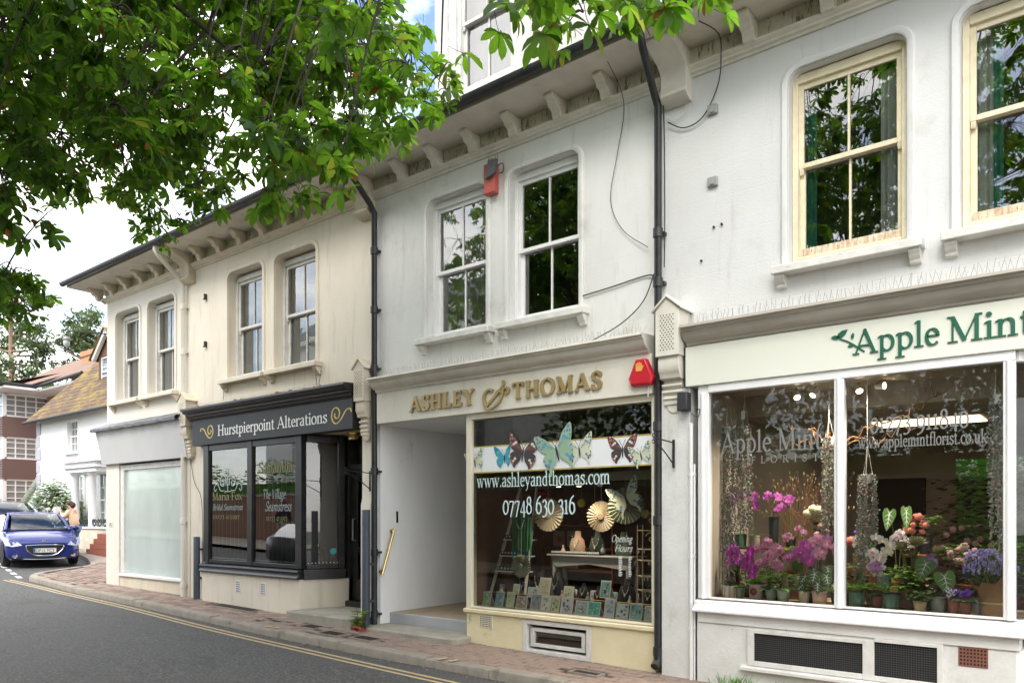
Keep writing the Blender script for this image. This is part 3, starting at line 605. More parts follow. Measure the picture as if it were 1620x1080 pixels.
def sash_window(u, x0, x1, z0, z1, y, m, kind='old', rail=None, bottom=None, back=None):
    """two sliding sashes, two panes each; the frame is the part, sashes and panes its pieces"""
    rl = rail or (z0+z1)/2; fw = .05
    b = B(); b.box(x0, x0+fw, y, y+.12, z0, z1); b.box(x1-fw, x1, y, y+.12, z0, z1); b.box(x0+fw, x1-fw, y, y+.12, z1-fw-.03, z1); b.box(x0+fw, x1-fw, y-.01, y+.12, z0, z0+.03)
    f = b.build('window', m, u, bev=.004)
    xa, xb = x0+fw, x1-fw; xm = (xa+xb)/2
    def sash(za, zb, yy, name, bh, th):
        s = B(); w = .045; g = .02
        s.box(xa, xa+w, yy, yy+.04, za, zb); s.box(xb-w, xb, yy, yy+.04, za, zb); s.box(xa+w, xb-w, yy+.001, yy+.04, za, za+bh); s.box(xa+w, xb-w, yy+.001, yy+.04, zb-th, zb)
        s.box(xm-g/2, xm+g/2, yy+.004, yy+.036, za+bh, zb-th)
        if name == 'upper_sash' and kind != 'new':
            for X in (xa+.004, xb-w+.004): s.prism([(yy+.002,za),(yy+.036,za),(yy+.03,za-.03),(yy+.016,za-.055),(yy+.006,za-.03)], 'x', X, X+w-.008)
        s.build(name, m, f, bev=.003)
        if bottom and name == 'lower_sash':
            s = B(); s.box(xa-.045, xb+.045, yy-.035, yy-.002, za-.055, za+.085); s.build('bottom_rail', bottom, f, bev=.004)
        for X0, X1 in ((xa+w, xm-g/2), (xm+g/2, xb-w)):
            p = B(); q = .012; p.add([(X0, yy+.02, za+bh), (X1, yy+.02, za+bh), (X1, yy+.02+random.uniform(-.002,.002), zb-th), (X0, yy+.02, zb-th)], [(0,1,2,3)])
            p.build('pane', M['pane'], f, smooth=False)
    sash(rl-.02, z1-fw-.03, y+.03, 'upper_sash', .045, .05)
    sash(z0+.03, rl+.02, y+.075, 'lower_sash', .075, .04)
    if kind == 'blind':
        s = B(); n = 42
        for i in range(n):
            z = lerp(z0+.1, z1-.1, i/n); s.add([(xa+.005, y+.121, z), (xb-.005, y+.121, z), (xb-.005, y+.14, z+.041), (xa+.005, y+.14, z+.041)], [(0,1,2,3)])
        s.build('blind', M['blind'], f, stuff=True, smooth=False)
    return f
M['blind'] = mat('blind_slat', (.78,.80,.72), .6, trans=((.7,.72,.6), .3))
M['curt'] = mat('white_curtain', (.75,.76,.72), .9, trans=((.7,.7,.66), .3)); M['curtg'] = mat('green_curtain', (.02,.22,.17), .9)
def curtain(f, x0, x1, z0, z1, y, m, n=6):
    b = B(); N = n*6; vs = []
    for i in range(N+1):
        x = lerp(x0, x1, i/N); d = .02*sin(2*pi*n*i/N); vs += [(x, y+d, z0), (x, y+d*.6, z1)]
    b.add(vs, [(2*i, 2*i+2, 2*i+3, 2*i+1) for i in range(N)]); b.build('curtain', m, f)
def eaves(u, xa, xb, m, brk, mf, left_end=False):
    xl = xa-.42 if left_end else xa
    s = B(); s.box(xl, xb, -.56, .02, ZT+.052, ZT+.09); s.build('soffit', M['soffit'], u)
    f = B(); f.box(xa, xb, -.03, -.0, 6.01, ZT+.05); f.build('frieze', mf, u)
    mo = B(); mo.prism([(0,5.925),(-.02,5.925),(-.03,5.945),(-.055,5.955),(-.06,5.975),(-.085,5.985),(-.10,6.0),(-.10,6.012),(0,6.014)], 'x', xa-(.1 if left_end else 0), xb); mo.build('string_moulding', m, u)
    for x in brk:
        b = B(); z = ZT+.05
        b.prism([(-.03,z),(-.30,z),(-.305,z-.03),(-.285,z-.05),(-.25,z-.06),(-.225,z-.09),(-.22,z-.115),(-.17,z-.125),(-.15,z-.15),(-.145,z-.18),(-.13,z-.205),(-.10,z-.21),(-.03,z-.21)], 'x', x-.055, x+.055)
        b.build('eaves_bracket', m, u, bev=.004)
    fb = B(); fb.box(xl, xb, -.60, -.561, ZT+.045, ZT+.15); fb.build('fascia_board', M['soffit'], u)
    g = B(); gx = xl-.06 if left_end else xl
    prof = [(-.665+.062*cos(a), ZT+.13+.075*sin(a)) for a in [pi+pi*i/10 for i in range(11)]]
    inn = [(-.665+.054*cos(a), ZT+.13+.066*sin(a)) for a in [2*pi-pi*i/10 for i in range(11)]]
    g.prism(prof+inn, 'x', gx, xb); gx += .9
    while gx < xb: g.prism([(y*1.0, z-.004) for y, z in prof]+[(-.60,ZT+.14),(-.73,ZT+.14)][:0]+inn, 'x', gx, gx+.035); gx += 1.9
    g.build('gutter', M['gutter'], u)
    r = B(); zr = ZT+.14; r.add([(xl, -.62, zr), (xb, -.62, zr), (xb, 3.2, zr+3.82*.765), (xl+(2.5 if left_end else 0), 3.2, zr+3.82*.765), (xl, 7.0, zr), (xb, 7.0, zr)], [(0,1,2,3), (3,2,5,4), (0,3,4)])
    r.build('roof', M['tiles'], u)
def console(u, xc, w, m, zt=3.75, y=0, d=1.0):
    """gabled, pierced console block on a stepped corbel"""
    x0, x1 = xc-w/2, xc+w/2; b = B()
    b.prism([(x0+.02,3.16),(x1-.02,3.16),(x1-.02,zt-.14),(xc,zt-.02),(x0+.02,zt-.14)], 'y', y-.27, y)
    b.prism([(x0-.015,zt-.155),(x0-.015,zt-.135),(xc,zt+.005),(x1+.015,zt-.135),(x1+.015,zt-.155),(xc,zt-.02)], 'y', y-.295, y)
    b.prism([(y,3.16),(y-.23,3.16),(y-.24,3.13),(y-.24,3.03),(y-.22,3.0),(y-.21,2.985),(y-.20,2.95),(y-.17,2.94),(y,2.94)], 'x', x0+.035, x1-.035)
    for k in range(3):
        z = 2.90-k*.062; b.prism([(y,z-.04),(y-.15+k*.012,z-.04),(y-.17+k*.012,z-.02),(y-.165+k*.012,z),(y,z)], 'x', x0+.04, x1-.04)
    b.box(x0+.045, x1-.045, y-.13, y, 2.70, 2.94)
    b.lathe([(w*.30,0),(w*.30,.10),(w*.24,.115)], (xc, y-.001, 2.69), 20, (0,-1,0))
    b.v = [(p[0], y+(p[1]-y)*d, p[2]) for p in b.v]; c = b.build('console', m, u, bev=.004)
    h = B()
    for j in range(15):
        for i in range(4 if j % 2 else 5):
            z = 3.22+j*.024; X = xc+(i-(1.5 if j % 2 else 2))*.034
            if abs(X-xc) > max(0, (zt-.05-z)*1.05): continue
            r = .008; h.add([(X-r, y-.2715, z), (X, y-.2715, z-r), (X+r, y-.2715, z), (X, y-.2715, z+r)], [(0,1,2,3)])
    h.v = [(p[0], y+(p[1]-y)*d-.0012, p[2]) for p in h.v]; h.build('pierced_holes', M['dark'], c, smooth=False)
    return c
def shop_cornice(u, xa, xb, m, spikes=True, spm=None):
    b = B(); b.prism([(0,3.44),(-.30,3.425),(-.305,3.40),(-.275,3.393),(-.27,3.378),(-.245,3.365),(-.235,3.33),(-.19,3.29),(-.15,3.278),(-.145,3.255),(-.125,3.25),(-.122,3.24),(0,3.24)], 'x', xa, xb)
    b.build('shop_cornice', m, u)
    if spikes:
        s = B(); x = xa+.04
        while x < xb-.04:
            for dy, dx in ((-.07, .03), (.0, -.02), (.06, .03)):
                X = x+random.uniform(-.01,.01); L = random.uniform(.085,.115)
                s.tube([(X, -.17+dy*.2, 3.43), (X+dx+random.uniform(-.02,.02), -.17+dy, 3.43+L)], .0016, 3, False)
            x += .05
        s.box(xa+.03, xb-.03, -.19, -.15, 3.4335, 3.437)
        s.build('bird_spikes', spm or M['grey'], u, stuff=True, smooth=False)
    d = B()
    for k in range(26):
        x = random.uniform(xa+.1, xb-.1); y = random.uniform(-.24,-.03); r = random.uniform(.008,.03); z = 3.441+abs(y)*-.03
        d.ball((x, y, z), r, 6, 4, (1.3, .8, .5))
    d.build('roof_debris', M['lit1'], u, stuff=True)
def downpipe(u, x, y, z0, z1, m, r=.036, swan=True, shoe=True, clips=()):
    b = B(); p = []
    if swan: p += [(x+.1, -.63, ZT+.12), (x+.1, -.63, ZT+.0), (x+.085, -.56, ZT-.09), (x, y-.08, z1+.1), (x, y, z1)]
    else: p += [(x, y, z1)]
    p += [(x, y, z0+.16)]
    b.tube(p, r, 14)
    for z in list(clips)+[z0+.2]: b.lathe([(r,-.05),(r+.012,-.045),(r+.012,.045),(r,.05)], (x, y, z), 14); b.box(x-.055, x+.055, y+r*.7, y+r+.05, z-.015, z+.015)
    if shoe: b.tube([(x, y, z0+.18), (x, y-.005, z0+.10), (x, y-.07, z0+.055)], r+.006, 14)
    else: b.tube([(x, y, z0+.17), (x, y, z0)], r, 14)
    return b.build('downpipe', m, u)
def airbrick(u, x0, x1, z0, z1, y, m, nx, nz, name='air_vent'):
    b = B(); b.box(x0, x1, y-.006, y+.02, z0, z1); o = b.build(name, m, u, bev=.003)
    h = B(); px_, pz_ = (x1-x0)/(nx+.6), (z1-z0)/(nz+.6)
    for i in range(nx):
        for j in range(nz):
            cx = x0+px_*(i+.8); cz = z0+pz_*(j+.8); h.add([(cx-px_*.28, y-.0075, cz-pz_*.28), (cx+px_*.28, y-.0075, cz-pz_*.28), (cx+px_*.28, y-.0075, cz+pz_*.28), (cx-px_*.28, y-.0075, cz+pz_*.28)], [(0,1,2,3)])
    h.build('vent_holes', M['dark'], o, smooth=False)
def room(u, x0, x1, y0, y1, z0, z1, mw, mf, mc, hole=None):
    b = B(); b.k = 0
    b.add([(x0,y0,z0),(x0,y1,z0),(x0,y1,z1),(x0,y0,z1)], [(0,1,2,3)]); b.add([(x1,y0,z0),(x1,y1,z0),(x1,y1,z1),(x1,y0,z1)], [(0,1,2,3)]); 
    for (a, c, e, f) in ([(x0,x1,z0,z1)] if not hole else [(x0,hole[0],z0,z1),(hole[1],x1,z0,z1),(hole[0],hole[1],z0,hole[2]),(hole[0],hole[1],hole[3],z1)]):
        b.add([(a,y1,e),(c,y1,e),(c,y1,f),(a,y1,f)], [(0,1,2,3)])
    b.k = 1; b.add([(x0,y0,z0),(x1,y0,z0),(x1,y1,z0),(x0,y1,z0)], [(0,1,2,3)]); b.k = 2; b.add([(x0,y0,z1),(x1,y0,z1),(x1,y1,z1),(x0,y1,z1)], [(0,1,2,3)])
    return b.build('room', [mw, mf, mc], u, smooth=False)
def glazing(u, x0, x1, z0, z1, y, m=None):
    b = B(); b.add([(x0,y,z0),(x1,y,z0),(x1,y,z1),(x0,y,z1)], [(0,1,2,3)]); return b.build('pane', m or M['shopglass'], u, smooth=False)
def wire(u, pts, m, r=.005, n=5, name='cable'):
    b = B(); b.tube(spline(pts, 6), r, n); return b.build(name, m, u)
WIN = {1: [(-15.73,-14.75),(-14.40,-13.40)], 2: [(-11.63,-10.64),(-10.30,-9.27)], 3: [(-6.95,-5.96),(-5.60,-4.62)], 4: [(-2.33,-1.36),(-.97,.0)]}
XU = {1: (-16.15,-12.9), 2: (-12.9,-8.02), 3: (-8.02,-3.55), 4: (-3.55,2.2)}
labs = {1: 'pale cream end shop with frosted window and grey sloping board', 2: 'cream shop with black alterations fascia and black framed window', 3: 'white jewellery shop with gold raised letters and open side passage', 4: 'white florist shop with green lettering and wide white framed window'}
U = {}
for k in (1,2,3,4):
    xa, xb = XU[k]; U[k] = thing('shop_building', labs[k], 'shop', ((xa+xb)/2, 0, G((xa+xb)/2)), 'terrace of shops')
wallm = {1: M['cream1'], 2: M['cream'], 3: M['white'], 4: M['white4']}
trimm = {1: M['trimc'], 2: M['trimc'], 3: M['trim'], 4: M['trim']}
brk = {1: [-16.3+.62*i for i in range(-0, 5)], 2: [-12.35+.62*i for i in range(0, 7)], 3: [-7.33+.625*i for i in range(0, 6)], 4: [-2.66+.7*i for i in range(0, 7)]}
Z0, Z1 = 3.90, 5.64
for k in (1,2,3,4):
    u = U[k]; xa, xb = XU[k]
    upper_wall(u, xa, xb, 2.86 if k != 1 else 2.64, [(a, b, Z0, Z1) for a, b in WIN[k]], wallm[k])
    eaves(u, xa, xb, trimm[k], brk[k], M['frieze'], k == 1)
    for i, (a, b) in enumerate(WIN[k]):
        opening_trim(u, a, b, Z0-.02, Z1, wallm[k])
        sill(u, a-.12, b+.14, 3.875, M['sill'] if k > 2 else trimm[k])
        if k == 3:
            f = sash_window(u, a+.003, b-.003, 3.878, 5.635, .09, M['sash'], 'new', 4.73)
            if i == 0: curtain(f, a+.05, b-.05, 3.95, 5.6, .245, M['curt'], 5)  # curtain added to brighten this pane in place of a bright sky reflection
        elif k == 4:
            f = sash_window(u, a+.003, b-.003, 3.93, 5.63, .08, M['sashyel'], 'old', 4.80, M['flake'])
            curtain(f, a+.05, a+(.17 if i == 0 else .2), 4.0, 5.55, .26, M['curtg'] if i == 0 else M['curt'], 2)
            if i == 0: curtain(f, b-.25, b-.08, 4.0, 5.5, .24, M['curt'], 2)
            else: curtain(f, a+.2, a+.27, 4.0, 5.5, .25, M['curtg'], 1)
        else:
            f = sash_window(u, a+.003, b-.003, 3.88, 5.60, .13, M['sashold'], 'blind' if k == 2 else 'old', 4.73)
            if k == 1: curtain(f, a+.06, b-.06, 3.95, 5.5, .285, M['curt'], 9)
        b2 = B(); b2.box(a-.3, b+.3, 2.4, 2.43, 3.3, 6.1); 
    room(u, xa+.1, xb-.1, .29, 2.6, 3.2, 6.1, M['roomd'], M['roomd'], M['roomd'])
    # party walls, back and floor slab
    s = B(); s.box(xb-.09, xb+.0, .29, 6.4, G(xb)-.3, 6.1); s.box(xa, xb-.09, 6.3, 6.4, 3.05, 6.1); s.box(xa, xa+.05, .29, 6.3, G(xa)-.3, 6.1); s.box(xa+.06, xb-.1, .29, 6.2, 3.05, 3.15); s.build('party_wall', wallm[k], u)
# left gable return of the end shop
u = U[1]; b = B(); b.box(-16.15, -16.1, .281, 6.4, .1, 6.15); b.build('side_wall', M['cream1'], u)
b = B(); b.box(-16.57, -16.16, -.3, 6.5, 6.205, 6.24); b.box(-16.6, -16.571, -.55, 6.5, 6.2, 6.3); b.build('side_soffit', M['soffit'], u)
b = B(); b.prism([(-16.15,5.925),(-16.18,5.945),(-16.21,5.975),(-16.25,6.0),(-16.25,6.012),(-16.15,6.014)], 'y', -.1, 6); b.build('side_moulding', M['trimc'], u)
# plain bracket blocks over the party lines
for k, x, m in ((2, -12.83, M['trimc']), (2, -8.10, M['trimc']), (4, -3.42, M['trim'])):
    b = B(); z = ZT+.05
    b.prism([(0,z),(-.44,z),(-.44,z-.03),(-.38,z-.08),(-.28,z-.12),(-.20,z-.15),(-.15,z-.19),(-.13,z-.24),(-.13,z-.40),(-.15,z-.41),(-.15,z-.44),(-.12,z-.46),(-.06,z-.50),(0,z-.50)], 'x', x-.14, x+.14)
    b.build('eaves_block', m, U[k], bev=.004)
# dormer over the jewellery shop
u = U[3]; b = B()
for x0, x1 in ((-6.95,-6.58), (-5.66,-5.28)): b.box(x0, x1, .12, 2.6, 6.55, 8.9)
b.box(-6.58, -5.66, .14, .3, 6.55, 6.97); b.box(-6.58, -5.66, .14, .3, 8.55, 8.9); b.box(-7.05, -5.18, .0, 2.7, 8.9, 9.0)
b.box(-6.86, -6.70, .085, .119, 6.6, 8.9); b.box(-5.58, -5.38, .085, .119, 6.6, 8.9)
b.build('dormer', M['sashold'], u, bev=.01)
f = sash_window(u, -6.58, -5.66, 6.97, 8.55, .16, M['sashold'], 'old', 7.85)
curtain(f, -6.5, -5.75, 7.0, 8.45, .4, M['curt'], 8)
b = B(); b.add([(-7.1,-.5,6.43),(-5.1,-.5,6.43),(-5.1,.1,6.86),(-7.1,.1,6.86)], [(0,1,2,3)]); b.build('lead_apron', M['lead'], u)
# downpipes
downpipe(U[2], -7.90, -.075, G(-8)-.02, 5.72, M['gutter'], .04, True, False, (5.2, 4.4, 3.6, 2.2, 1.1))
downpipe(U[3], -3.612, -.085, G(-3.6)+.02, 5.72, M['gutter'], .038, True, True, (4.45, 3.95, 1.55, 2.5))
downpipe(U[1], -12.97, -.08, G(-13), 5.7, M['cream1'], .04, True, False, (5.3, 4.5, 1.5))
# wires on the white fronts
wire(U[3], [(-4.0,-.42,6.17),(-4.01,-.13,6.0),(-4.04,-.03,5.8),(-4.12,-.03,5.4),(-4.2,-.03,4.95),(-4.05,-.03,4.6),(-3.75,-.04,4.35)], M['wire'], .004)
wire(U[3], [(-3.66,-.06,4.0),(-3.76,-.02,4.07),(-4.2,-.02,4.03),(-4.58,-.02,4.0)], M['wire'], .007)
wire(U[3], [(-3.66,-.08,4.05),(-3.8,-.05,3.8),(-4.05,-.08,3.6),(-4.4,-.1,3.47)], M['wire'], .006)
wire(U[4], [(-3.52,-.05,5.55),(-3.35,-.03,5.45),(-3.15,-.03,5.5),(-3.0,-.03,5.75),(-2.93,-.12,5.95),(-2.9,-.25,6.1),(-3.02,-.42,6.18)], M['wire'], .006)
wire(U[4], [(-3.53,-.05,5.62),(-3.45,-.03,5.56),(-3.36,-.02,5.6),(-3.33,-.03,5.68)], M['wirew'], .005)
wire(U[3], [(-3.55,-.1,5.9),(-3.555,-.06,5.4),(-3.55,-.06,4.6),(-3.555,-.06,4.1)], M['wire'], .006)
wire(U[2], [(-11.5,-.02,3.85),(-11.72,-.03,3.8),(-11.7,-.05,3.6),(-11.65,-.1,3.46)], M['wire'], .004)
wire(U[2], [(-9.15,-.1,3.72),(-9.2,-.05,3.58),(-9.12,-.08,3.46),(-9.05,-.08,3.72)], M['wire'], .004)
# small grey junction boxes and fixings on the florist wall
for x, z, s in ((-3.06,5.54,.05), (-3.06,4.84,.05)):
    b = B(); b.box(x-s, x+s, -.035, -.001, z-s*.9, z+s*.9); b.box(x-.02, x+.02, -.045, -.0355, z-s*.7, z+s*.7); b.build('junction_box', M['grey'], U[4], bev=.006)
for x, z in ((-3.05,4.40),(-2.97,4.41),(-3.18,4.1)):
    b = B(); b.lathe([(.011,0),(.011,.02),(.004,.024)], (x,-.001,z), 8, (0,-1,0)); b.build('wall_fixing', M['ironb'], U[4])
for k, x, z in ((2,-12.32,5.38),(2,-12.32,4.56)):
    b = B(); b.box(x-.015, x+.015, -.05, -.001, z-.05, z+.05); b.box(x-.03, x+.03, -.055, -.02, z-.05, z-.03); b.build('wall_hook', M['ironb'], U[k], bev=.003)
# ---------------------------------------------------------------- ground floor of the end shop
u = U[1]; g = G(-16.1)
b = B(); b.box(-16.15, -15.58, -.02, .25, G(-12.9)-.2, 2.639); b.build('pilaster', M['cream1'], u, bev=.006)
b = B(); b.box(-13.02, -12.86, -.02, .25, G(-12.9)-.2, 2.66); b.build('pilaster', M['cream1'], u, bev=.006)
b = B(); b.box(-15.58, -13.02, .0, .25, -.1, .40); b.build('stall_riser', M['plinth'], u, bev=.004)
b = B(); b.prism([(.2,.47),(-.03,.46),(-.05,.45),(-.05,.41),(-.03,.401),(.2,.401)], 'x', -15.56, -13.03); b.build('shop_sill', M['sash'], u)
b = B(); b.box(-15.56, -15.42, .0, .12, .47, 2.6); b.box(-13.06, -13.02, .0, .12, .47, 2.6); b.box(-15.42, -13.06, .0, .12, 2.5, 2.6); b.build('shop_window_frame', M['sashold'], u, bev=.004)
glazing(u, -15.42, -13.06, .47, 2.5, .05, M['frost'])
b = B(); b.prism([(-.02,2.63),(-.10,2.63),(-.235,3.32),(-.02,3.32)], 'x', -16.16, -12.80); b.build('sloping_board', M['greyfas'], u, bev=.004)
# dressed lead roof over the board, lumpy edge
b = B(); n = 46; vs = []
for i in range(n+1):
    x = lerp(-16.22, -12.82, i/n); d = random.uniform(-.012,.012); e = random.uniform(-.018,.012)
    vs += [(x, -.004, 3.46+d*.5), (x, -.09, 3.43+d), (x, -.20, 3.38+d), (x, -.29+e, 3.345+d), (x, -.31+e, 3.325+d), (x, -.305+e, 3.28+e), (x, -.24, 3.275)]
m = 7; b.add(vs, [(i*m+k, (i+1)*m+k, (i+1)*m+k+1, i*m+k+1) for i in range(n) for k in range(m-1)]); b.build('lead_hood', M['lead'], u)
b = B(); b.box(-16.0, -15.86, -.03, -.021, 1.38, 1.47); p = b.build('name_plate', M['trim'], u, bev=.003)
b = B(); 
for z in (1.40,1.425,1.45): b.box(-15.985, -15.88, -.0325, -.0305, z-.004, z+.004)
b.build('engraving', M['ironb'], p)
room(u, -16.0, -13.0, .3, 4, .2, 3.0, M['room'], M['floor'], M['ceil'])
console(U[2], -12.78, .30, M['trimc'], d=.78)
# cable down the pier
wire(U[2], [(-12.80,-.03,2.6),(-12.7,-.02,2.2),(-12.45,-.03,1.9),(-12.4,-.03,1.3),(-12.4,-.03,.75)], M['wire'], .005)
# ---------------------------------------------------------------- alterations shop
u = U[2]
b = B(); b.box(-12.86, -12.26, .0, .25, G(-9)-.2, 2.858); b.build('pilaster', M['cream'], u, bev=.006)
b = B(); b.box(-8.24, -7.95, .0, .28, G(-8)-.2, 2.858); b.prism([(0,G(-8)-.2),(-.06,G(-8)-.2),(-.06,1.75),(-.03,1.86),(-.03,2.7),(0,2.72)], 'x', -8.2, -7.99); b.build('pilaster', M['cream'], u, bev=.006)
console(u, -8.075, .25, M['trimc'], d=.76)
c = B(); c.prism([(0,3.44),(-.34,3.42),(-.345,3.39),(-.31,3.375),(-.29,3.34),(-.25,3.33),(-.245,3.30),(-.21,3.29),(-.20,3.255),(-.17,3.245),(-.16,3.225),(0,3.225)], 'x', -12.58, -8.22); c.build('shop_cornice', M['black'], u)
s = B(); x = -12.54
while x < -8.3:
    s.tube([(x, -.30, 3.42), (x+random.uniform(-.01,.01), -.30, 3.475)], .004, 4, False); x += .062
s.build('bird_spikes', M['trimc'], u, stuff=True)
d = B()
for k in range(60): d.ball((random.uniform(-12.45,-8.4), random.uniform(-.3,-.04), 3.44), random.uniform(.01,.035), 6, 4, (1.5,.8,.5))
d.build('moss_debris', M['lit2'], u, stuff=True)
b = B(); b.box(-12.5, -8.25, -.165, .0, 2.80, 3.224); fas = b.build('fascia', M['blackf'], u, bev=.004)
text('Hurstpierpoint Alterations', -11.69, -8.80, 2.925, .175, -.1665, M['whitel'], fas, 'lettering', w=.15, th=.055)
def swirl(x0, sg, s=1.0):
    sp = AP(0, 0, .105, .105, 200, -200, 26); out = [(-.50*1, .03)]
    pts = [(-.27,.03),(-.25,.075),(-.20,.08),(-.14,.05),(-.06,-.04),(.02,-.10),(.10,-.10),(.155,-.03),(.15,.06),(.09,.115),(.02,.10),(-.015,.04),(.01,-.02),(.06,-.035),(.095,0.0),(.085,.04)]
    return [(x0+sg*p[0]*s, 3.005+p[1]*s*(1 if sg > 0 else 1)) for p in SP(pts, 6)]
strokes([swirl(-11.98, 1, .92)], -.1665, M['goldl'], fas, 'scroll', .028, .012)
strokes([[(2*-8.50-x, z) for x, z in swirl(-8.46, 1, 1.0)]], -.1665, M['goldl'], fas, 'scroll', .028, .012)
# black timber shopfront
b = B(); F = -.10
for x0, x1 in ((-12.26,-12.10), (-10.93,-10.80), (-9.65,-9.50)): b.box(x0, x1, F, F+.09, .80, 2.80)
b.box(-12.10, -10.93, F+.01, F+.08, 2.70, 2.80); b.box(-10.80, -9.65, F+.01, F+.08, 2.70, 2.80)
b.box(-12.10, -10.93, F+.01, F+.08, .80, .86); b.box(-10.80, -9.65, F+.01, F+.08, .80, .86)
# canted return towards the door
A0, A1 = Vector((-9.51, -.06, 0)), Vector((-9.26, .50, 0)); dd = (A1-A0).normalized()
def onret(t, z): p = A0+dd*t; return (p.x, p.y, z)
Lr = (A1-A0).length
b.beam(onret(Lr-.04, .80), onret(Lr-.04, 2.80), .09, .09, (dd.x, dd.y, 0)); b.beam(onret(.05, .83), onret(Lr-.09, .83), .07, .06); b.beam(onret(.05, 2.75), onret(Lr-.09, 2.75), .07, .1)
b.build('shop_window_frame', M['black'], u, bev=.006)
b = B()
b.prism([(F+.12,.80),(F-.06,.78),(F-.07,.75),(F-.05,.735),(F-.05,.70),(F-.075,.68),(F-.08,.66),(F-.06,.645),(F+.12,.645)], 'x', -12.28, -9.50)
b.beam(onret(0, .72), onret(Lr+.02, .72), .13, .15); b.build('shop_sill', M['black'], u, bev=.006)
glazing(u, -12.10, -10.93, .86, 2.70, F+.04, M['darkshop']); glazing(u, -10.80, -9.65, .86, 2.70, F+.04, M['darkshop'])
b = B(); b.add([onret(.05,.86), onret(Lr-.08,.86), onret(Lr-.08,2.70), onret(.05,2.70)], [(0,1,2,3)]); b.build('pane', M['darkshop'], u, smooth=False)
b = B(); b.prism([(-12.27,F-.02),(-9.52,F-.02),(-9.20,.55),(-9.20,.7),(-12.27,.7)], 'z', -.1, .644); b.build('stall_riser', M['cream'], u, bev=.006)
for x in (-11.15, -10.45): airbrick(u, x-.07, x+.07, .35, .55, F-.021, M['sash'], 3, 5)
# recess soffit, door and lamp
b = B(); b.prism([(-9.6,-.02),(-8.24,-.02),(-8.24,.9),(-9.3,.9)], 'z', 2.83, 2.857); b.build('recess_soffit', M['cream'], u)
b = B(); b.box(-9.3, -9.2, .55, .72, .2, 2.82); b.box(-8.34, -8.24, .55, .72, .2, 2.82); b.box(-9.2, -8.34, .57, .7, 2.30, 2.38); b.build('door_frame', M['black'], u, bev=.005)
b = B(); b.box(-9.2, -8.34, .62, .66, .30, .62); b.box(-9.2, -9.08, .62, .66, .62, 2.3); b.box(-8.46, -8.34, .62, .66, .62, 2.3); b.box(-9.08, -8.46, .62, .66, 2.18, 2.3); b.box(-9.08, -8.46, .62, .66, 1.05, 1.12)
dr = b.build('door', M['black'], u, bev=.005)
b = B(); b.add([(-9.08,.64,1.12),(-8.46,.64,1.12),(-8.46,.64,2.18),(-9.08,.64,2.18)], [(0,1,2,3)]); b.add([(-9.2,.64,2.38),(-8.34,.64,2.38),(-8.34,.64,2.8),(-9.2,.64,2.8)], [(0,1,2,3)]); b.add([(-9.08,.642,.62),(-8.46,.642,.62),(-8.46,.642,1.05),(-9.08,.642,1.05)], [(0,1,2,3)]); b.build('pane', M['shopglass'], dr, smooth=False)
b = B(); b.tube([(-9.13,.62,1.55),(-9.13,.57,1.55),(-9.13,.57,1.22),(-9.13,.62,1.22)], .012, 8); b.build('door_handle', M['grey'], dr)
b = B(); b.box(-9.0, -8.75, .628, .632, 1.42, 1.72); b.build('notice', M['whitel'], dr); b = B(); b.box(-8.98, -8.76, .628, .632, 1.13, 1.36); b.build('notice', M['whitel'], dr)
b = B(); b.lathe([(.11,0),(.11,-.02),(.08,-.05),(.085,-.12),(.06,-.13)], (-8.72,.25,2.828), 18); tag(b.build('ceiling_lamp', M['brass'], None, (0,0,0)), 'round brass lamp under the soffit of the black shop doorway', 'lamp')
b = B(); b.box(-9.35, -8.15, .5, .8, -.1, .3); b.build('threshold', M['black'], u, bev=.01)
b = B(); b.prism([(-9.45,-.40),(-7.98,-.42),(-7.98,-.001),(-8.245,-.001),(-8.245,.62),(-9.22,.62),(-9.22,.52),(-9.46,-.125)], 'z', -.1, .215); b.build('doorstep', M['concrete'], u, bev=.015)
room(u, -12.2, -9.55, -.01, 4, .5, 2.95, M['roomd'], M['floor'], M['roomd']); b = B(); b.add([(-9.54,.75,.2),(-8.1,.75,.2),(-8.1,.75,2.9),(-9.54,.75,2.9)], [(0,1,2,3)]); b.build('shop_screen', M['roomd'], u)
# lace pelmet lines and net inside the window
b = B()
for k in range(20): x = -12.05+k*.12; b.tube([(x,.0,.88),(x,.0,2.5)], .0012, 3, False)
b.build('net_threads', M['grey'], u, stuff=True)
b = B()
for k in range(54):
    x = -12.06+k*.044
    if -10.95 < x < -10.79: continue
    b.ball((x,-.03,.885), .012, 6, 4)
    b.tube([(x,-.03,.875),(x+.022,-.03,.89),(x+.044,-.03,.875)], .004, 4, False)
for k in range(9): p = onret(.08+k*.055, .885); b.ball(p, .010, 6, 4)
b.build('lace_border', M['whitel'], u, stuff=True)
# window lettering
Yv = F+.036
text('Maria Fox', -12.03, -11.12, 1.86, .13, Yv, M['olive'], u, w=.17, th=.06)
text('Bridal Seamstress', -12.02, -11.12, 1.69, .10, Yv, M['vinyl2'], u, w=.10, th=.05, slant=.28, serif=False)
text('01273 415997', -12.0, -11.2, 1.55, .075, Yv, M['olive'], u, w=.13, th=.06)
text('Samantha', -10.66, -9.75, 2.27, .17, Yv, M['olive'], u, w=.17, th=.06)
text('The Village', -10.55, -9.95, 1.86, .15, Yv, M['vinyl2'], u, w=.10, th=.05, slant=.28, serif=False)
text('Seamstress', -10.48, -9.80, 1.67, .15, Yv, M['vinyl2'], u, w=.10, th=.05, slant=.28, serif=False)
text('01273 415997', -10.45, -9.90, 1.52, .085, Yv, M['olive'], u, w=.13, th=.06)
xo = -11.55
or_ = [[(xo, 2.0),(xo, 2.36)], [(xo-.10,2.0),(xo+.10,2.0)]]
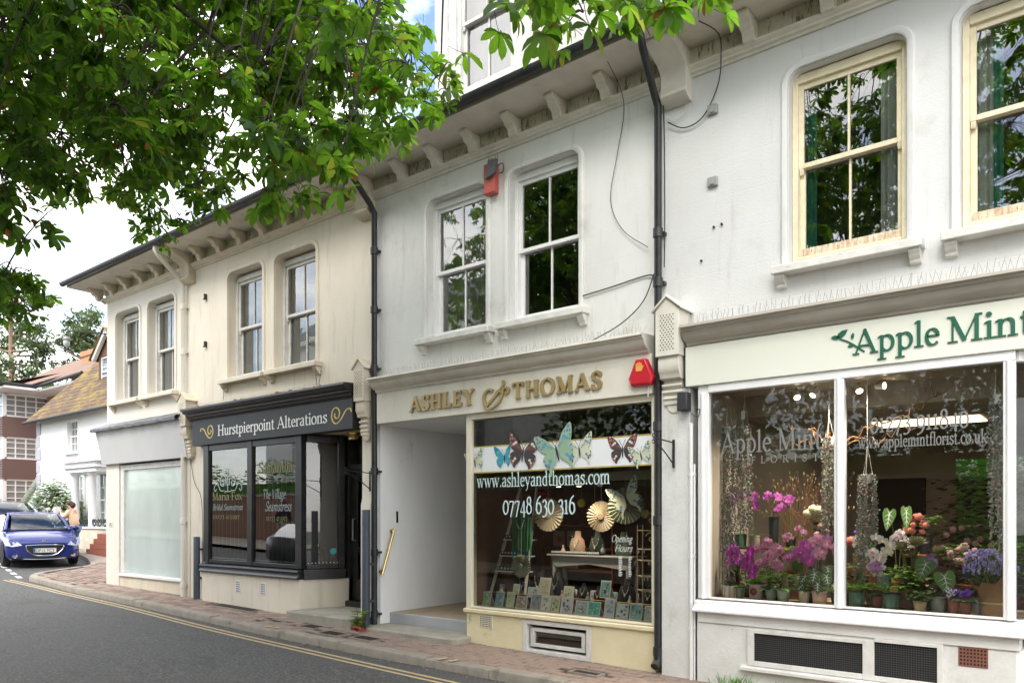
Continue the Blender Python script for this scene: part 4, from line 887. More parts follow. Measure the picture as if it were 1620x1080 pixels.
for sg in (-1, 1):
    or_.append([(xo+sg*p[0], 2.08+p[1]) for p in SP([(.05,.02),(.06,.15),(.14,.19),(.22,.13),(.20,.03),(.13,.02),(.12,.09),(.17,.10)])])
    or_.append([(xo+sg*p[0], 2.02+p[1]) for p in SP([(.10,.0),(.22,.0),(.30,.10),(.38,.10),(.42,.03),(.38,-.01),(.35,.03)])])
strokes(or_, Yv, M['vinyl2'], u, 'ornament', .022, .011)
b = B(); b.lathe([(.05,0),(.05,.002)], onret(Lr-.16, 1.06), 16, (dd.y,-dd.x,0)); b.build('sticker', mat('teal_sticker', (.05,.40,.40), .5), u)
# ---------------------------------------------------------------- jewellery shop
u = U[3]
b = B(); b.box(-7.93, -7.86, .0, .36, G(-8)-.2, 2.858); b.box(-7.93, -7.875, .36, 5.2, .0, 2.858); b.build('passage_wall', M['passwall'], u, bev=.004)
b = B(); b.box(-6.30, -6.24, .06, 5.2, .1, 2.858); b.box(-7.875, -6.30, 5.1, 5.2, .1, 2.858); b.build('passage_wall', M['passwall'], u)
b = B(); b.box(-7.875, -6.24, .0, 5.1, 2.835, 2.857); b.build('passage_ceiling', M['passwall'], u)
b = B(); b.box(-7.86, -6.245, .20, 5.1, -.1, .265); b.build('passage_floor', M['passfloor'], u)
b = B(); b.box(-7.86, -6.26, .165, .199, -.1, .268); b.build('step_riser', M['greystep'], u, bev=.012)
b = B(); b.prism([(-7.93,-.36),(-6.20,-.34),(-6.16,-.30),(-6.16,.02),(-6.26,.02),(-6.26,.164),(-7.858,.164),(-7.858,-.13),(-7.93,-.13)], 'z', -.15, .125); b.build('doorstep', M['concrete'], u, bev=.02)
b = B(); b.box(-7.91,-7.90+.04,.29,.33,1.50,1.66); b.build('bell_push', M['ironb'], u)
shop_cornice(u, -7.80, -3.69, M['trim'])
b = B(); b.box(-7.80, -3.665, -.12, .0, 2.835, 3.239); fas = b.build('fascia', M['fascia3'], u, bev=.005)
text('ASHLEY', -7.14, -6.01, 2.94, .185, -.1205, M['gold'], fas, ex=.03, w=.22, th=.085, each=True, gap=.10)
text('THOMAS', -5.45, -4.22, 2.945, .18, -.1205, M['gold'], fas, ex=.03, w=.22, th=.085, each=True, gap=.10)
amp = [SP([(-5.83,2.90),(-5.60,3.10),(-5.585,3.16),(-5.60,3.165)]), SP([(-5.83,2.90),(-5.88,2.97),(-5.86,3.05),(-5.80,3.09),(-5.74,3.07)]), SP([(-5.88,2.95),(-5.84,2.875),(-5.76,2.865),(-5.66,2.92),(-5.60,3.0),(-5.58,3.07),(-5.53,3.085),(-5.50,3.05),(-5.52,3.02),(-5.545,3.04)]), SP([(-5.60,3.04),(-5.66,3.06),(-5.70,3.02)])]
strokes(amp, -.1205, M['gold'], fas, 'letter', .035, .020, ex=.03)
# window frame, stall riser
M['cream_frame'] = mat('cream_gloss_frame', (.80,.75,.60), .4, (.72,.66,.50), 5, .4, bump=.04, bs=30)
b = B(); b.box(-6.235, -6.155, -.06, .05, .475, 2.834); b.box(-3.70, -3.655, -.06, .05, .475, 2.834); b.box(-6.155, -3.70, -.06, .05, 2.765, 2.834); b.box(-6.155, -3.70, -.06, .05, .475, .495)
b.build('shop_window_frame', M['cream_frame'], u, bev=.005)
b = B(); b.prism([(.1,.475),(-.075,.468),(-.085,.46),(-.085,.425),(-.07,.415),(.1,.415)], 'x', -6.26, -3.655); b.build('shop_sill', M['yellow'], u, bev=.004)
b = B(); b.box(-6.235, -5.36, -.05, .1, -.15, .414); b.box(-4.43, -3.655, -.05, .1, -.15, .414); b.box(-5.36, -4.43, -.02, .1, -.15, .02); b.build('stall_riser', M['yellow'], u, bev=.004)
airbrick(u, -6.02, -5.82, .255, .40, -.051, M['cream_frame'], 8, 6)
b = B(); z0, z1 = .02, .405
for a, c, e, f_ in ((-5.36,-5.30,z0,z1),(-4.49,-4.43,z0,z1),(-5.30,-4.49,z0,z0+.05),(-5.30,-4.49,z1-.05,z1)): b.box(a, c, -.06, .06, e, f_)
for a, c, e, f_ in ((-5.27,-5.22,z0+.08,z1-.09),(-4.57,-4.52,z0+.08,z1-.09),(-5.22,-4.57,z0+.08,z0+.12),(-5.22,-4.57,z1-.13,z1-.09)): b.box(a, c, -.03, .03, e, f_)
bw = b.build('basement_window', M['sashold'], u, bev=.004)
b = B(); b.add([(-5.23,-.005,z0+.10),(-4.56,-.005,z0+.10),(-4.56,.03,z1-.11),(-5.23,.03,z1-.11)], [(0,1,2,3)]); b.build('pane', M['pane'], bw, smooth=False)
b = B(); b.box(-5.35, -4.44, .08, .3, z0-.1, z1); b.build('basement_void', M['roomd'], u)
glazing(u, -6.155, -3.70, .495, 2.765, -.01)
# bracket for a hanging sign on the pier (right) and on the alterations pier
def sign_bracket(uu, x, z, m, y0=-.03, name='sign_bracket'):
    b = B(); b.box(x-.012, x+.012, y0-.012, y0, z-.25, z+.03); b.tube([(x, y0, z), (x, y0-.42, z+.02)], .007, 6); b.tube(spline([(x,y0,z-.22),(x,y0-.2,z-.10),(x,y0-.42,z+.0)], 5), .007, 6)
    for s in (1, -1): b.tube([(x, y0-.42+.02*cos(a)*s, z+.012+s*(.028-.02*sin(a))*1) for a in [i*.7 for i in range(9)]], .005, 5)
    return b.build(name, m, uu)
sign_bracket(U[2], -8.0, 2.18, M['ironb'], -.06); sign_bracket(U[4], -3.42, 2.32, M['ironb'], -.12)
# brass grab rail on the passage wall
t = thing('grab_rail', 'sloping polished brass grab rail on the white passage wall', 'handrail', (-7.86, .1, .8))
b = B(); b.tube([(-7.80,-.02,.80),(-7.80,.20,1.42)], .017, 10); b.build('bar', M['brass'], t)
for y, z in ((-.005,.835),(.185,1.385)): b = B(); b.lathe([(.026,0),(.026,.012),(.011,.016),(.011,.065)], (-7.858,y,z), 12, (1,0,0)); b.build('rail_bracket', M['brass'], t)
# window lettering and the butterfly banner
Yv = -.016
text('www.ashleyandthomas.com', -6.10, -4.21, 1.94, .165, Yv, M['vinyl'], u, w=.13, th=.055)
text('07748 630 316', -5.69, -4.66, 1.62, .21, Yv, M['vinyl'], u, w=.14, th=.06)
text('Opening', -4.20, -3.95, 1.32, .075, Yv, M['whitel'], u, w=.11, th=.05, slant=.35, serif=False)
text('Hours', -4.16, -3.95, 1.22, .075, Yv, M['whitel'], u, w=.11, th=.05, slant=.35, serif=False)
b = B()
for r in range(12):
    for x0, x1 in ((-4.11,-4.06),(-3.99,-3.95)): b.add([(x0,Yv,1.16-r*.018),(x1-random.uniform(0,.02),Yv,1.16-r*.018),(x1-random.uniform(0,.02),Yv,1.169-r*.018),(x0,Yv,1.169-r*.018)], [(0,1,2,3)])
b.build('opening_times', M['whitel'], u, smooth=False)
bn = thing('butterfly_banner', 'white banner with printed butterflies across the top of the jewellery window', 'banner', (-4.9, -.02, 2.1))
b = B(); b.box(-6.15, -3.70, -.0135, -.0115, 2.12, 2.44); b.build('panel', mat('banner_white', (.82,.84,.86), .5), bn)
b = B(); b.box(-6.15, -3.70, -.0155, -.0137, 2.425, 2.44); b.box(-6.15, -3.70, -.0155, -.0137, 2.115, 2.13); b.build('gold_edge', M['goldl'], bn)
def wingpoly(pts, n=4): return [(p.x, p.y) for p in spline([(a, c, 0) for a, c in pts]+[(pts[0][0], pts[0][1], 0)], n)][:-1]
BF = {'blue': ((.04,.36,.48), (.02,.12,.20), (.10,.50,.60)), 'admiral': ((.06,.045,.045), (.55,.17,.12), (.7,.65,.6)), 'swallow': ((.62,.66,.48), (.03,.035,.05), (.10,.30,.55)), 'green': ((.30,.46,.32), (.10,.22,.30), (.10,.32,.60))}
BM = {}
for k_, cs in BF.items(): BM[k_] = [mat('butterfly_'+k_+'_'+n_, c_, .6) for n_, c_ in zip(('wing','mark','spot'), cs)]
BM['body'] = mat('butterfly_body', (.03,.035,.05), .7)
def butterfly(parent, x, z, s, rot, kind, y, fold=1.0, name='butterfly'):
    """flat printed butterfly: fore wings, hind wings, markings, body"""
    b = B(); c, sn = cos(radians(rot)), sin(radians(rot))
    def P(u_, v_, dy): u_ *= s; v_ *= s; return (x+u_*c-v_*sn, y-dy, z+u_*sn+v_*c)
    fore = [(.03,.05),(.30,.42),(.62,.62),(.66,.50),(.60,.28),(.50,.10),(.25,-.02)]
    hind = [(.03,.02),(.35,.02),(.52,-.08),(.50,-.28),(.40,-.42),(.30,-.52),(.24,-.42),(.10,-.25)]
    if kind in ('swallow','green'): hind = [(.03,.02),(.35,.02),(.52,-.10),(.48,-.30),(.40,-.40),(.40,-.62),(.34,-.64),(.28,-.45),(.10,-.28)]
    for sg in (-1, 1):
        f = fold if sg > 0 else 1.0
        b.k = 0; b.add([P(sg*p[0]*f, p[1], .0015) for p in wingpoly(hind)], [tuple(range(len(hind)*4))]); b.add([P(sg*p[0]*f, p[1], .003) for p in wingpoly(fore)], [tuple(range(len(fore)*4))])
        b.k = 1
        for (a0, b0, r0) in ((.56,.52,.05),(.50,.42,.05),(.58,.40,.045),(.55,.28,.04),(.50,.18,.035),(.40,.42,.035),(.46,-.30,.05),(.50,-.16,.035),(.38,-.38,.05)):
            w0 = r0*1.3; b.add([P(sg*(a0-r0)*f, b0-r0*.4, .0036), P(sg*a0*f, b0-r0, .0036), P(sg*(a0+r0*.8)*f, b0+r0*.3, .0036), P(sg*a0*f, b0+w0, .0036)], [(0,1,2,3)])
        if kind != 'blue':
            for q in range(4):
                t = .12+q*.12; b.add([P(sg*.05*f, .04, .0038), P(sg*(.05+t*1.1)*f, .04+t*(1.25-q*.28), .0038), P(sg*(.065+t*1.1)*f, .03+t*(1.25-q*.28), .0038)], [(0,1,2)])
        b.k = 2
        for (a0, b0, r0) in ((.34,.30,.055),(.42,.24,.045),(.30,-.22,.05),(.36,-.30,.04),(.53,.54,.022)):
            b.add([P(sg*(a0+r0*cos(q)*1.2)*f, b0+r0*sin(q), .0042) for q in [i*1.047 for i in range(6)]], [tuple(range(6))])
    b.k = 3; b.add([P(.035*cos(q), -.08+.24*sin(q), .0048) for q in [i*pi/6 for i in range(12)]], [tuple(range(12))])
    for sg in (-1, 1): b.add([P(sg*.01,.15,.0046), P(sg*.14,.42,.0046), P(sg*.16,.41,.0046), P(sg*.02,.14,.0046)], [(0,1,2,3)])
    return b.build(name, BM[kind]+[BM['body']], parent, smooth=False)
butterfly(bn, -6.13, 2.26, .23, 12, 'swallow', -.016); butterfly(bn, -5.66, 2.29, .24, 4, 'blue', -.016, .6); butterfly(bn, -5.38, 2.33, .36, -8, 'admiral', -.0215)
butterfly(bn, -4.90, 2.33, .40, 16, 'green', -.027); butterfly(bn, -4.60, 2.32, .28, 8, 'swallow', -.0215); butterfly(bn, -4.06, 2.29, .27, 2, 'admiral', -.016); butterfly(bn, -3.84, 2.23, .20, 14, 'swallow', -.0215)
# ---------------------------------------------------------------- florist
u = U[4]
b = B(); b.box(-3.565, -3.26, -.10, .25, G(-3)-.3, 2.858); b.build('pilaster', M['stallw'], u, bev=.006)
console(u, -3.425, .29, M['trim'], d=.97)
b = B(); b.tube([(-3.235,-.12,G(-3)-.1),(-3.235,-.12,1.9),(-3.235,-.12,2.5)], .018, 8); b.tube([(-3.205,-.11,G(-3)-.1),(-3.205,-.11,2.1)], .011, 6)
for z in (.5,1.2,2.0): b.box(-3.265,-3.195,-.125,-.09,z-.012,z+.012)
b.build('cable_pipe', M['sash'], u)
shop_cornice(u, -3.275, 1.9, M['cornice'])
b = B(); b.box(-3.285, 1.9, -.145, .0, 2.855, 3.238); fas = b.build('fascia', M['fascia4'], u, bev=.004)
b = B(); b.box(-3.295, -3.2855, -.15, -.02, 2.85, 3.238); b.build('fascia_edge', M['ironb'], u)
M['lghalo'] = M['green']
text('Apple', -1.745, -1.09, 2.963, .205, -.1455, M['green'], fas, ex=.012, w=.13, th=.045, each=True)
text('Mint', -1.045, -.47, 2.963, .205, -.1455, M['green'], fas, ex=.012, w=.13, th=.045, each=True)
strokes([SP([(-1.85,3.115),(-1.78,3.08),(-1.72,3.035),(-1.65,2.98)])], -.1455, M['green'], fas, 'leaf_stem', .014, .010, ex=.008)
for cx, cz, r, a in ((-1.83,3.155,.055,35),(-1.745,3.125,.028,80),(-1.755,3.045,.03,10),(-1.88,3.13,.04,-10)):
    c_, s_ = cos(radians(a)), sin(radians(a)); b = B(); pts = [(cx+r*(t*c_-w_*s_), cz+r*(t*s_+w_*c_)) for t, w_ in ((-1,0),(-.4,.42),(.3,.40),(1,0),(.3,-.40),(-.4,-.42))]
    b.prism(pts, 'y', -.156, -.1455); b.build('leaf_emblem', M['green'], fas)
FY = -.11
b = B()
b.box(-3.17, -3.06, FY, FY+.10, .80, 2.855); b.box(-1.905, -1.825, FY-.01, FY+.09, .80, 2.78); b.box(-.67, -.59, FY-.01, FY+.10, .80, 2.78)
b.box(-3.06, -.59, FY-.015, FY+.09, 2.778, 2.855); b.box(-3.06, -1.905, FY, FY+.08, .80, .815); b.box(-1.825, -.67, FY, FY+.08, .80, .815)
for x in (-3.115,-1.865,-.63): b.tube([(x,FY-.012,.80),(x,FY-.012,2.78)], .02, 10)
b.build('shop_window_frame', M['shopwhite'], u, bev=.006)
b = B(); prof = [(.10,.80),(-.12,.785),(-.135,.775),(-.14,.74),(-.19,.715),(-.205,.70),(-.205,.683),(-.185,.675),(.10,.675)]
b.prism(prof, 'x', -3.19, -.52)
b.build('shop_sill', M['shopwhite'], u, bev=.003)
b = B(); b.box(-3.16, -.56, -.145, .1, .575, .674); b.build('shop_apron', M['stallw'], u, bev=.005)
# canted return to the right (edge of the photograph)
R0, R1 = Vector((-.60,FY+.04,0)), Vector((-.18,.42,0)); rd = (R1-R0).normalized()
b = B(); b.beam(tuple(R1+Vector((0,0,.8))), tuple(R1+Vector((0,0,2.85))), .09, .09, (1,0,0)); b.beam(tuple(R0+Vector((0,0,2.81))), tuple(R1+Vector((0,0,2.81))), .09, .08); b.beam(tuple(R0+Vector((0,0,.74))), tuple(R1+Vector((0,0,.74))), .16, .13); b.build('return_frame', M['shopwhite'], u, bev=.005)
b = B(); b.add([tuple(R0+Vector((0,0,.80))), tuple(R1+Vector((0,0,.80))), tuple(R1+Vector((0,0,2.77))), tuple(R0+Vector((0,0,2.77)))], [(0,1,2,3)]); b.build('pane', M['shopglass'], u, smooth=False)
b = B(); b.prism([(-3.17,-.13),(-.58,-.13),(-.16,.40),(-.16,.5),(-3.17,.5)], 'z', -.3, .574); b.build('stall_riser', M['stallw'], u, bev=.005)
b = B(); b.box(-.14, 2.0, .35, .5, -.3, 2.85); b.build('door_screen', M['shopwhite'], u)
glazing(u, -3.06, -1.905, .815, 2.778, FY+.05); glazing(u, -1.825, -.67, .815, 2.778, FY+.05)
# basement lights with mesh, airbrick
y = -.131; b = B()
for a, c, e, f_ in ((-2.66,-2.60,.22,.555),(-1.665,-1.575,.22,.555),(-1.11,-1.07,.22,.575),(-2.60,-1.665,.52,.555),(-1.575,-1.11,.545,.575),(-2.60,-1.665,.22,.265),(-1.575,-1.11,.22,.262)): b.box(a, c, y-.03, y-.001, e, f_)
bl = b.build('basement_frame', M['sashold'], u, bev=.004)
b = B(); b.prism([(y-.001,.22),(y-.07,.205),(y-.07,.175),(y-.001,.175)], 'x', -2.72, -1.05); b.build('basement_sill', M['sashold'], u, bev=.004)
b = B(); b.box(-2.60,-1.665,y-.006,y-.001,.265,.52); b.box(-1.575,-1.11,y-.006,y-.001,.262,.545); b.build('basement_pane', M['dark'], bl)
b = B(); w = .0013
for x0, x1, z0, z1 in ((-2.60,-1.665,.265,.52),(-1.575,-1.11,.262,.545)):
    n = int((x1-x0)/.018)
    for i in range(1, n): x = lerp(x0, x1, i/n); b.add([(x-w,y-.012,z0),(x+w,y-.012,z0),(x+w,y-.012,z1),(x-w,y-.012,z1)], [(0,1,2,3)])
    n = int((z1-z0)/.018)
    for i in range(1, n): z = lerp(z0, z1, i/n); b.add([(x0,y-.0125,z-w),(x1,y-.0125,z-w),(x1,y-.0125,z+w),(x0,y-.0125,z+w)], [(0,1,2,3)])
b.build('wire_mesh', mat('dark_mesh_wire', (.07,.07,.07), .6), bl, smooth=False, stuff=True)
airbrick(u, -.965, -.765, .42, .575, y, M['terra'], 8, 5)
# window lettering
Yv = FY+.044
text('Apple Mint', -2.96, -2.02, 2.19, .20, Yv, M['vinylg'], u, w=.13, th=.045)
text('FLORIST', -2.66, -2.0, 2.085, .065, Yv, M['vinylg'], u, w=.15, th=.07, gap=.75)
text('01273 911840', -1.63, -.90, 2.30, .165, Yv, M['vinylg'], u, w=.14, th=.06)
text('www.applemintflorist.co.uk', -1.72, -.78, 2.17, .105, Yv, M['vinylg'], u, w=.15, th=.07)
# room behind, with bulkhead, back doorway and a garden window
room(u, -3.2, 1.9, .3, 5.0, .1, 2.95, M['room'], M['floor'], M['ceil'], (-1.72,.2,1.1,2.38))
b = B(); b.box(-3.19, -3.06, -.02, .9, .7, 2.9); b.build('display_side', M['room'], u)
b = B(); b.prism([(-3.05,-.02),(-.66,-.02),(-.2,.5),(-.2,.72),(-3.05,.72)], 'z', .70, .80); b.build('display_shelf', mat('pale_display_board', (.50,.38,.26), .7), u)
b = B(); b.box(-3.19, 1.85, .95, 4.98, 2.65, 2.94); b.build('bulkhead', M['ceil'], u, bev=.01)
b = B(); b.box(-3.05, .3, -.02, .5, 2.80, 2.90); b.build('window_head', M['room'], u)
b = B(); b.box(-2.72,-2.08,4.9,4.99,.1,2.13); b.build('back_doorway', M['dark'], u)
b = B(); b.add([(-1.72,5.02,1.1),(.2,5.02,1.1),(.2,5.02,2.38),(-1.72,5.02,2.38)], [(0,1,2,3)]); b.build('back_pane', M['shopglass'], u, smooth=False)
b = B(); b.box(-2.15,-1.1,2.2,2.8,2.638,2.648); b.build('ceiling_panel', emit('lit_ceiling_panel', (1.0,.72,.45), 1.6), u)
# ---------------------------------------------------------------- plants and pots in the florist window
def blade(b, base, d, L, w, droop=.5, n=4, fold=.0):
    """leaf strip that leaves base along d and bends down; pointed"""
    p = Vector(base); d = Vector(d).normalized(); side = d.cross(Vector((0,0,1)))
    if side.length < .05: side = Vector((1,0,0))
    side.normalize(); vs = []; prof = [.35,.9,1,.75,.0] if n == 4 else [sin(pi*(.08+.92*i/n)) for i in range(n+1)]
    for i in range(n+1):
        ww = w/2*prof[i]; vs += [p-side*ww+Vector((0,0,fold*ww)), p+side*ww+Vector((0,0,fold*ww))]
        d = (d+Vector((0,0,-droop/n))).normalized(); p = p+d*(L/n)
    b.add(vs, [(2*i, 2*i+1, 2*i+3, 2*i+2) for i in range(n)])
def rdir(up=.5, spread=1.0):
    a = random.uniform(0, 2*pi); return Vector((cos(a)*spread, sin(a)*spread, up+random.uniform(-.2,.2)))
def flat_leaf(b, c, n, r, k=6, el=1.0, up=None):
    n = Vector(n).normalized(); a = n.cross(Vector((0,0,1)) if up is None else Vector(up))
    if a.length < .05: a = Vector((1,0,0))
    a.normalize(); q = n.cross(a); c = Vector(c)
    b.add([c+a*(r*cos(2*pi*i/k))+q*(r*el*sin(2*pi*i/k)) for i in range(k)], [tuple(range(k))])
LG = mat('leaf_green', (.055,.15,.028), .5, rnd=.35, trans=((.15,.32,.04), .25)); LGb = mat('leaf_bright', (.11,.26,.03), .5, rnd=.3, trans=((.25,.45,.05), .3)); LGd = mat('leaf_dark', (.022,.06,.022), .45, rnd=.3)
LGs = mat('leaf_silver', (.20,.26,.20), .6, rnd=.35); LGp = mat('leaf_pinkish', (.34,.25,.24), .6, rnd=.3); STEM = mat('plant_stem', (.13,.17,.05), .6); VEIN = mat('leaf_vein_white', (.62,.70,.55), .6)
ORC = {k: mat('petal_'+k, c, .55, rnd=.12, trans=(c, .25)) for k, c in dict(purple=(.50,.13,.50), magenta=(.58,.05,.52), pink=(.66,.36,.52), white=(.82,.82,.80), lilac=(.50,.30,.58), violet=(.17,.06,.50), coral=(.70,.22,.18), cream=(.80,.78,.58), blush=(.72,.45,.42)).items()}
LIP = mat('orchid_lip', (.45,.05,.16), .5); YEL = mat('orchid_centre', (.75,.55,.15), .5)
POT = dict(stripe=mat('pot_cream', (.66,.58,.48), .5), sage=mat('pot_sage_green', (.22,.30,.22), .4, rnd=.05), ggreen=mat('pot_glazed_green', (.10,.21,.15), .3), beige=mat('pot_beige', (.48,.42,.36), .6), pinkt=mat('pot_pink_stone', (.47,.34,.27), .8, (.55,.44,.36), 30, .6, bump=.5, bs=50), grey=mat('pot_grey', (.26,.26,.25), .6), terra=M['terra'], yellow=mat('pot_yellow_clay', (.52,.42,.22), .6), glassy=mat('pot_grey_glass', (.30,.34,.30), .25), dark=mat('vase_dark_metal', (.06,.07,.08), .4, metal=.6), white=mat('pot_white', (.72,.70,.66), .5), blue=mat('pot_blue_flower', (.22,.36,.38), .4, (.60,.62,.55), 18, .8))
SOIL = mat('moss_soil', (.07,.06,.03), .95)
GRP = 'potted plants in the florist window'
def potted(label, x, y, z, r, h, pm, cat='plant', name='potted_plant', taper=.85, ribs=False, saucer=False):
    t = thing(name, label, cat, (x, y, z), GRP); b = B()
    if ribs:
        n = 22; pr = []
        for rr, zz in ((r*taper, 0), (r*taper*1.02, .01), (r, h-.012), (r*1.03, h)):
            pr.append([(rr*(1+.03*(1 if k % 2 else -1))*cos(2*pi*k/n), rr*(1+.03*(1 if k % 2 else -1))*sin(2*pi*k/n), zz) for k in range(n)])
        b.add([(x+q[0], y+q[1], z+q[2]) for row in pr for q in row], [(i*n+k, i*n+(k+1) % n, (i+1)*n+(k+1) % n, (i+1)*n+k) for i in range(3) for k in range(n)])
    else:
        b.lathe([(r*taper*.96,0),(r*taper,.005),(r*.97,h*.8),(r,h-.012),(r*1.03,h-.01),(r*1.03,h),(r*.93,h),(r*.92,h-.02)], (x,y,z), 20)
    b.build('pot', pm, t)
    s = B(); s.lathe([(r*.92,h-.022),(.001,h-.012)], (x,y,z), 14); s.build('soil', SOIL, t)
    return t
def orchid_flower(b, c, n, r):
    n = Vector(n).normalized(); a = n.cross(Vector((0,0,1))); a.normalize(); q = a.cross(n); c = Vector(c)
    b.k = 0
    for ang, L, w in ((90,1,.5),(215,1,.5),(325,1,.5),(12,1.05,.85),(168,1.05,.85)):
        g = radians(ang); d = a*cos(g)+q*sin(g); s = a*-sin(g)+q*cos(g); tilt = n*(.15 if w > .6 else -.1)
        b.add([c+n*.002, c+(d*.45+s*w*.5+tilt*.4)*r*L, c+(d*.9+s*w*.4+tilt*.8)*r*L, c+(d*1.05+tilt)*r*L, c+(d*.9-s*w*.4+tilt*.8)*r*L, c+(d*.45-s*w*.5+tilt*.4)*r*L], [(0,1,2,3,4,5)])
    b.k = 1; b.add([c+n*.01+q*.1*r, c+n*.35*r-q*.1*r+a*.22*r, c+n*.45*r-q*.5*r, c+n*.35*r-q*.1*r-a*.22*r], [(0,1,2,3)])
def orchid(t, x, y, z, col, sprays, leaves=4, fr=.034, nf=6, ll=.16):
    lv = B()
    for i in range(leaves):
        a = i*pi*2/leaves+random.uniform(-.4,.4); blade(lv, (x,y,z), (cos(a),sin(a),.55), ll*random.uniform(.8,1.2), .045, .9, 5)
    lv.build('leaves', LG, t); st = B(); fl = B()
    for (ex, ez, ey) in sprays:                     # spray end relative to pot
        mid = (x+ex*.35, y+ey*.4, z+max(ez, .05)*1.15+.12); end = (x+ex, y+ey, z+ez); pts = bez((x,y,z), mid, end, 14); st.tube(pts, .003, 5)
        for k in range(nf):
            p = pts[14-int(k*7/nf)]; o = Vector((random.uniform(-.022,.022), -.012-random.uniform(0,.02), random.uniform(-.02,.012)))
            orchid_flower(fl, p+o, (random.uniform(-.1,.75), -1, random.uniform(-.2,.25)), fr*random.uniform(.82,1.08))
    st.build('stem', STEM, t); fl.build('blossoms', [ORC[col], LIP], t, smooth=False)
def foliage(t, x, y, z, R, H, n, m, L=.07, w=.03, up=.5, name='leaves'):
    b = B()
    for i in range(n):
        a = random.uniform(0, 2*pi); rr = R*sqrt(random.random()); p = (x+rr*cos(a), y+rr*sin(a)*.8, z+H*random.random()**.8)
        blade(b, p, rdir(up), L*random.uniform(.6,1.2), w, .9)
    return b.build(name, m, t, smooth=False)
def fern(t, x, y, z, R, n, m):
    b = B()
    for i in range(n):
        a = random.uniform(0, 2*pi); d = Vector((cos(a), sin(a)*.7, random.uniform(.5,1.1))); p = Vector((x,y,z)); L = R*random.uniform(.7,1.15)
        pts = bez(p, p+d*L*.6, p+Vector((d.x*L, d.y*L, d.z*L*.35)), 9)
        for k, q in enumerate(pts[1:]):
            for s in (-1, 1):
                dd = Vector((-d.y*s, d.x*s, .1)); blade(b, q, dd+d*.4, R*.28*(1-k/12), R*.09, .5, 2)
    b.build('fronds', m, t, smooth=False)
def heart(b, base, d, L, w, nrm, vb):
    base = Vector(base); d = Vector(d).normalized(); n = Vector(nrm); n = (n-d*n.dot(d)).normalized(); s = d.cross(n)
    sh = [(-.12,.0),(-.30,.22),(-.22,.45),(.05,.52),(.40,.40),(.75,.20),(1.0,0)]
    pts = [base+d*(u*L)+s*(v*w) for u, v in sh]+[base+d*(u*L)-s*(v*w) for u, v in sh[-2:0:-1]]
    c = base+d*.1*L-n*.012*0; b.add([c]+pts, [(0, i+1, (i+1) % len(pts)+1) for i in range(len(pts))])
    o = n*.003
    def v(p, q, wd):
        p, q = Vector(p), Vector(q); e = (q-p).normalized().cross(n)*wd
        vb.add([p-e+o, p+e+o, q+o], [(0,1,2)]); vb.add([p-e-o, p+e-o, q-o], [(0,1,2)])
    v(base, base+d*L*.97, .005)
    for u, k in ((.05,.42),(.28,.34),(.5,.24)):
        for sg in (-1, 1): v(base+d*u*L, base+d*(u+.2)*L+s*sg*k*w, .0032)
    for sg in (-1, 1): v(base, base-d*.2*L+s*sg*.24*w, .0032)
def alocasia(t, x, y, z, leaves, m):
    b, vb, st = B(), B(), B()
    for (dx, dz, dy, L, w, ang) in leaves:
        tip = Vector((x+dx, y+dy, z+dz)); st.tube(bez((x,y,z), (x+dx*.3,y+dy*.3,z+dz*.8), tip, 6), .004, 5)
        heart(b, tip, (sin(radians(ang)), -.25, -cos(radians(ang))), L, w, (.25,-1,.25), vb)
    st.build('stem', STEM, t); b.build('leaves', m, t, smooth=False); vb.build('veins', VEIN, t, smooth=False)
def string_hearts(label, x, y, ztop, zpot, zbot, R=.055, n=14, basket=True):
    t = thing('hanging_plant', label, 'plant', (x, y, zpot), 'trailing plants hanging in the florist window'); b = B()
    b.lathe([(.035,0),(.045,.06),(.047,.075),(.04,.075)], (x,y,zpot), 12); b.build('pot', POT['white'], t)
    c = B()
    for k in range(3): a = k*2.1+.5; c.tube([(x+.045*cos(a), y+.045*sin(a), zpot+.07), (x, y, ztop)], .0018, 4)
    c.tube([(x,y,ztop),(x,y,2.79)], .002, 4); c.build('cord', M['wirew'], t)
    lf = B(); sr = B()
    for k in range(n):
        a = random.uniform(0, 2*pi); px_, py_ = x+R*cos(a), y+R*.8*sin(a); ze = lerp(zbot, zpot, random.random()**2*.5); z = zpot+.085; pts = [(x+.03*cos(a), y+.03*sin(a), z), (px_, py_, z-.02)]
        while z > ze:
            z -= .022; px_ += random.uniform(-.006,.006); py_ += random.uniform(-.005,.005); pts.append((px_, py_, z))
            for s in (0, 1):
                lf.k = 0 if random.random() < .62 else 1; flat_leaf(lf, (px_+random.uniform(-.014,.014), py_-.004, z+random.uniform(-.01,.01)), (random.uniform(-.6,.6), -1, random.uniform(-.5,.5)), random.uniform(.006,.0105), 5)
        sr.tube(pts, .0009, 3, False)
    sr.build('strings', LGp, t, stuff=True, smooth=False); lf.build('leaves', [LGs, LGp], t, stuff=True, smooth=False)
sh = .80
t = potted('cream striped pot with dark green leaves by the left window post', -2.945, .12, sh, .07, .12, POT['white'], taper=.98)
b = B()
for k in range(9): a = k*2*pi/9+.2; b.add([(-2.945+.0715*cos(a+s), .12+.0715*sin(a+s), sh+z) for s, z in ((-.12,.004),(.12,.004),(.12,.112),(-.12,.112))], [(0,1,2,3)])
b.build('stripes', POT['beige'], t, smooth=False); foliage(t, -2.945, .12, sh+.11, .05, .05, 26, LGd, .10, .03)
t = potted('square flower-painted pot with moss and one magenta orchid spike', -2.683, .12, sh+.012, .065, .135, POT['beige'], taper=.95)
b = B()
for k in range(7): a = k*2*pi/7; flat_leaf(b, (-2.683+.022*cos(a), .12-.068, sh+.08+.022*sin(a)), (0,-1,0), .018, 6)
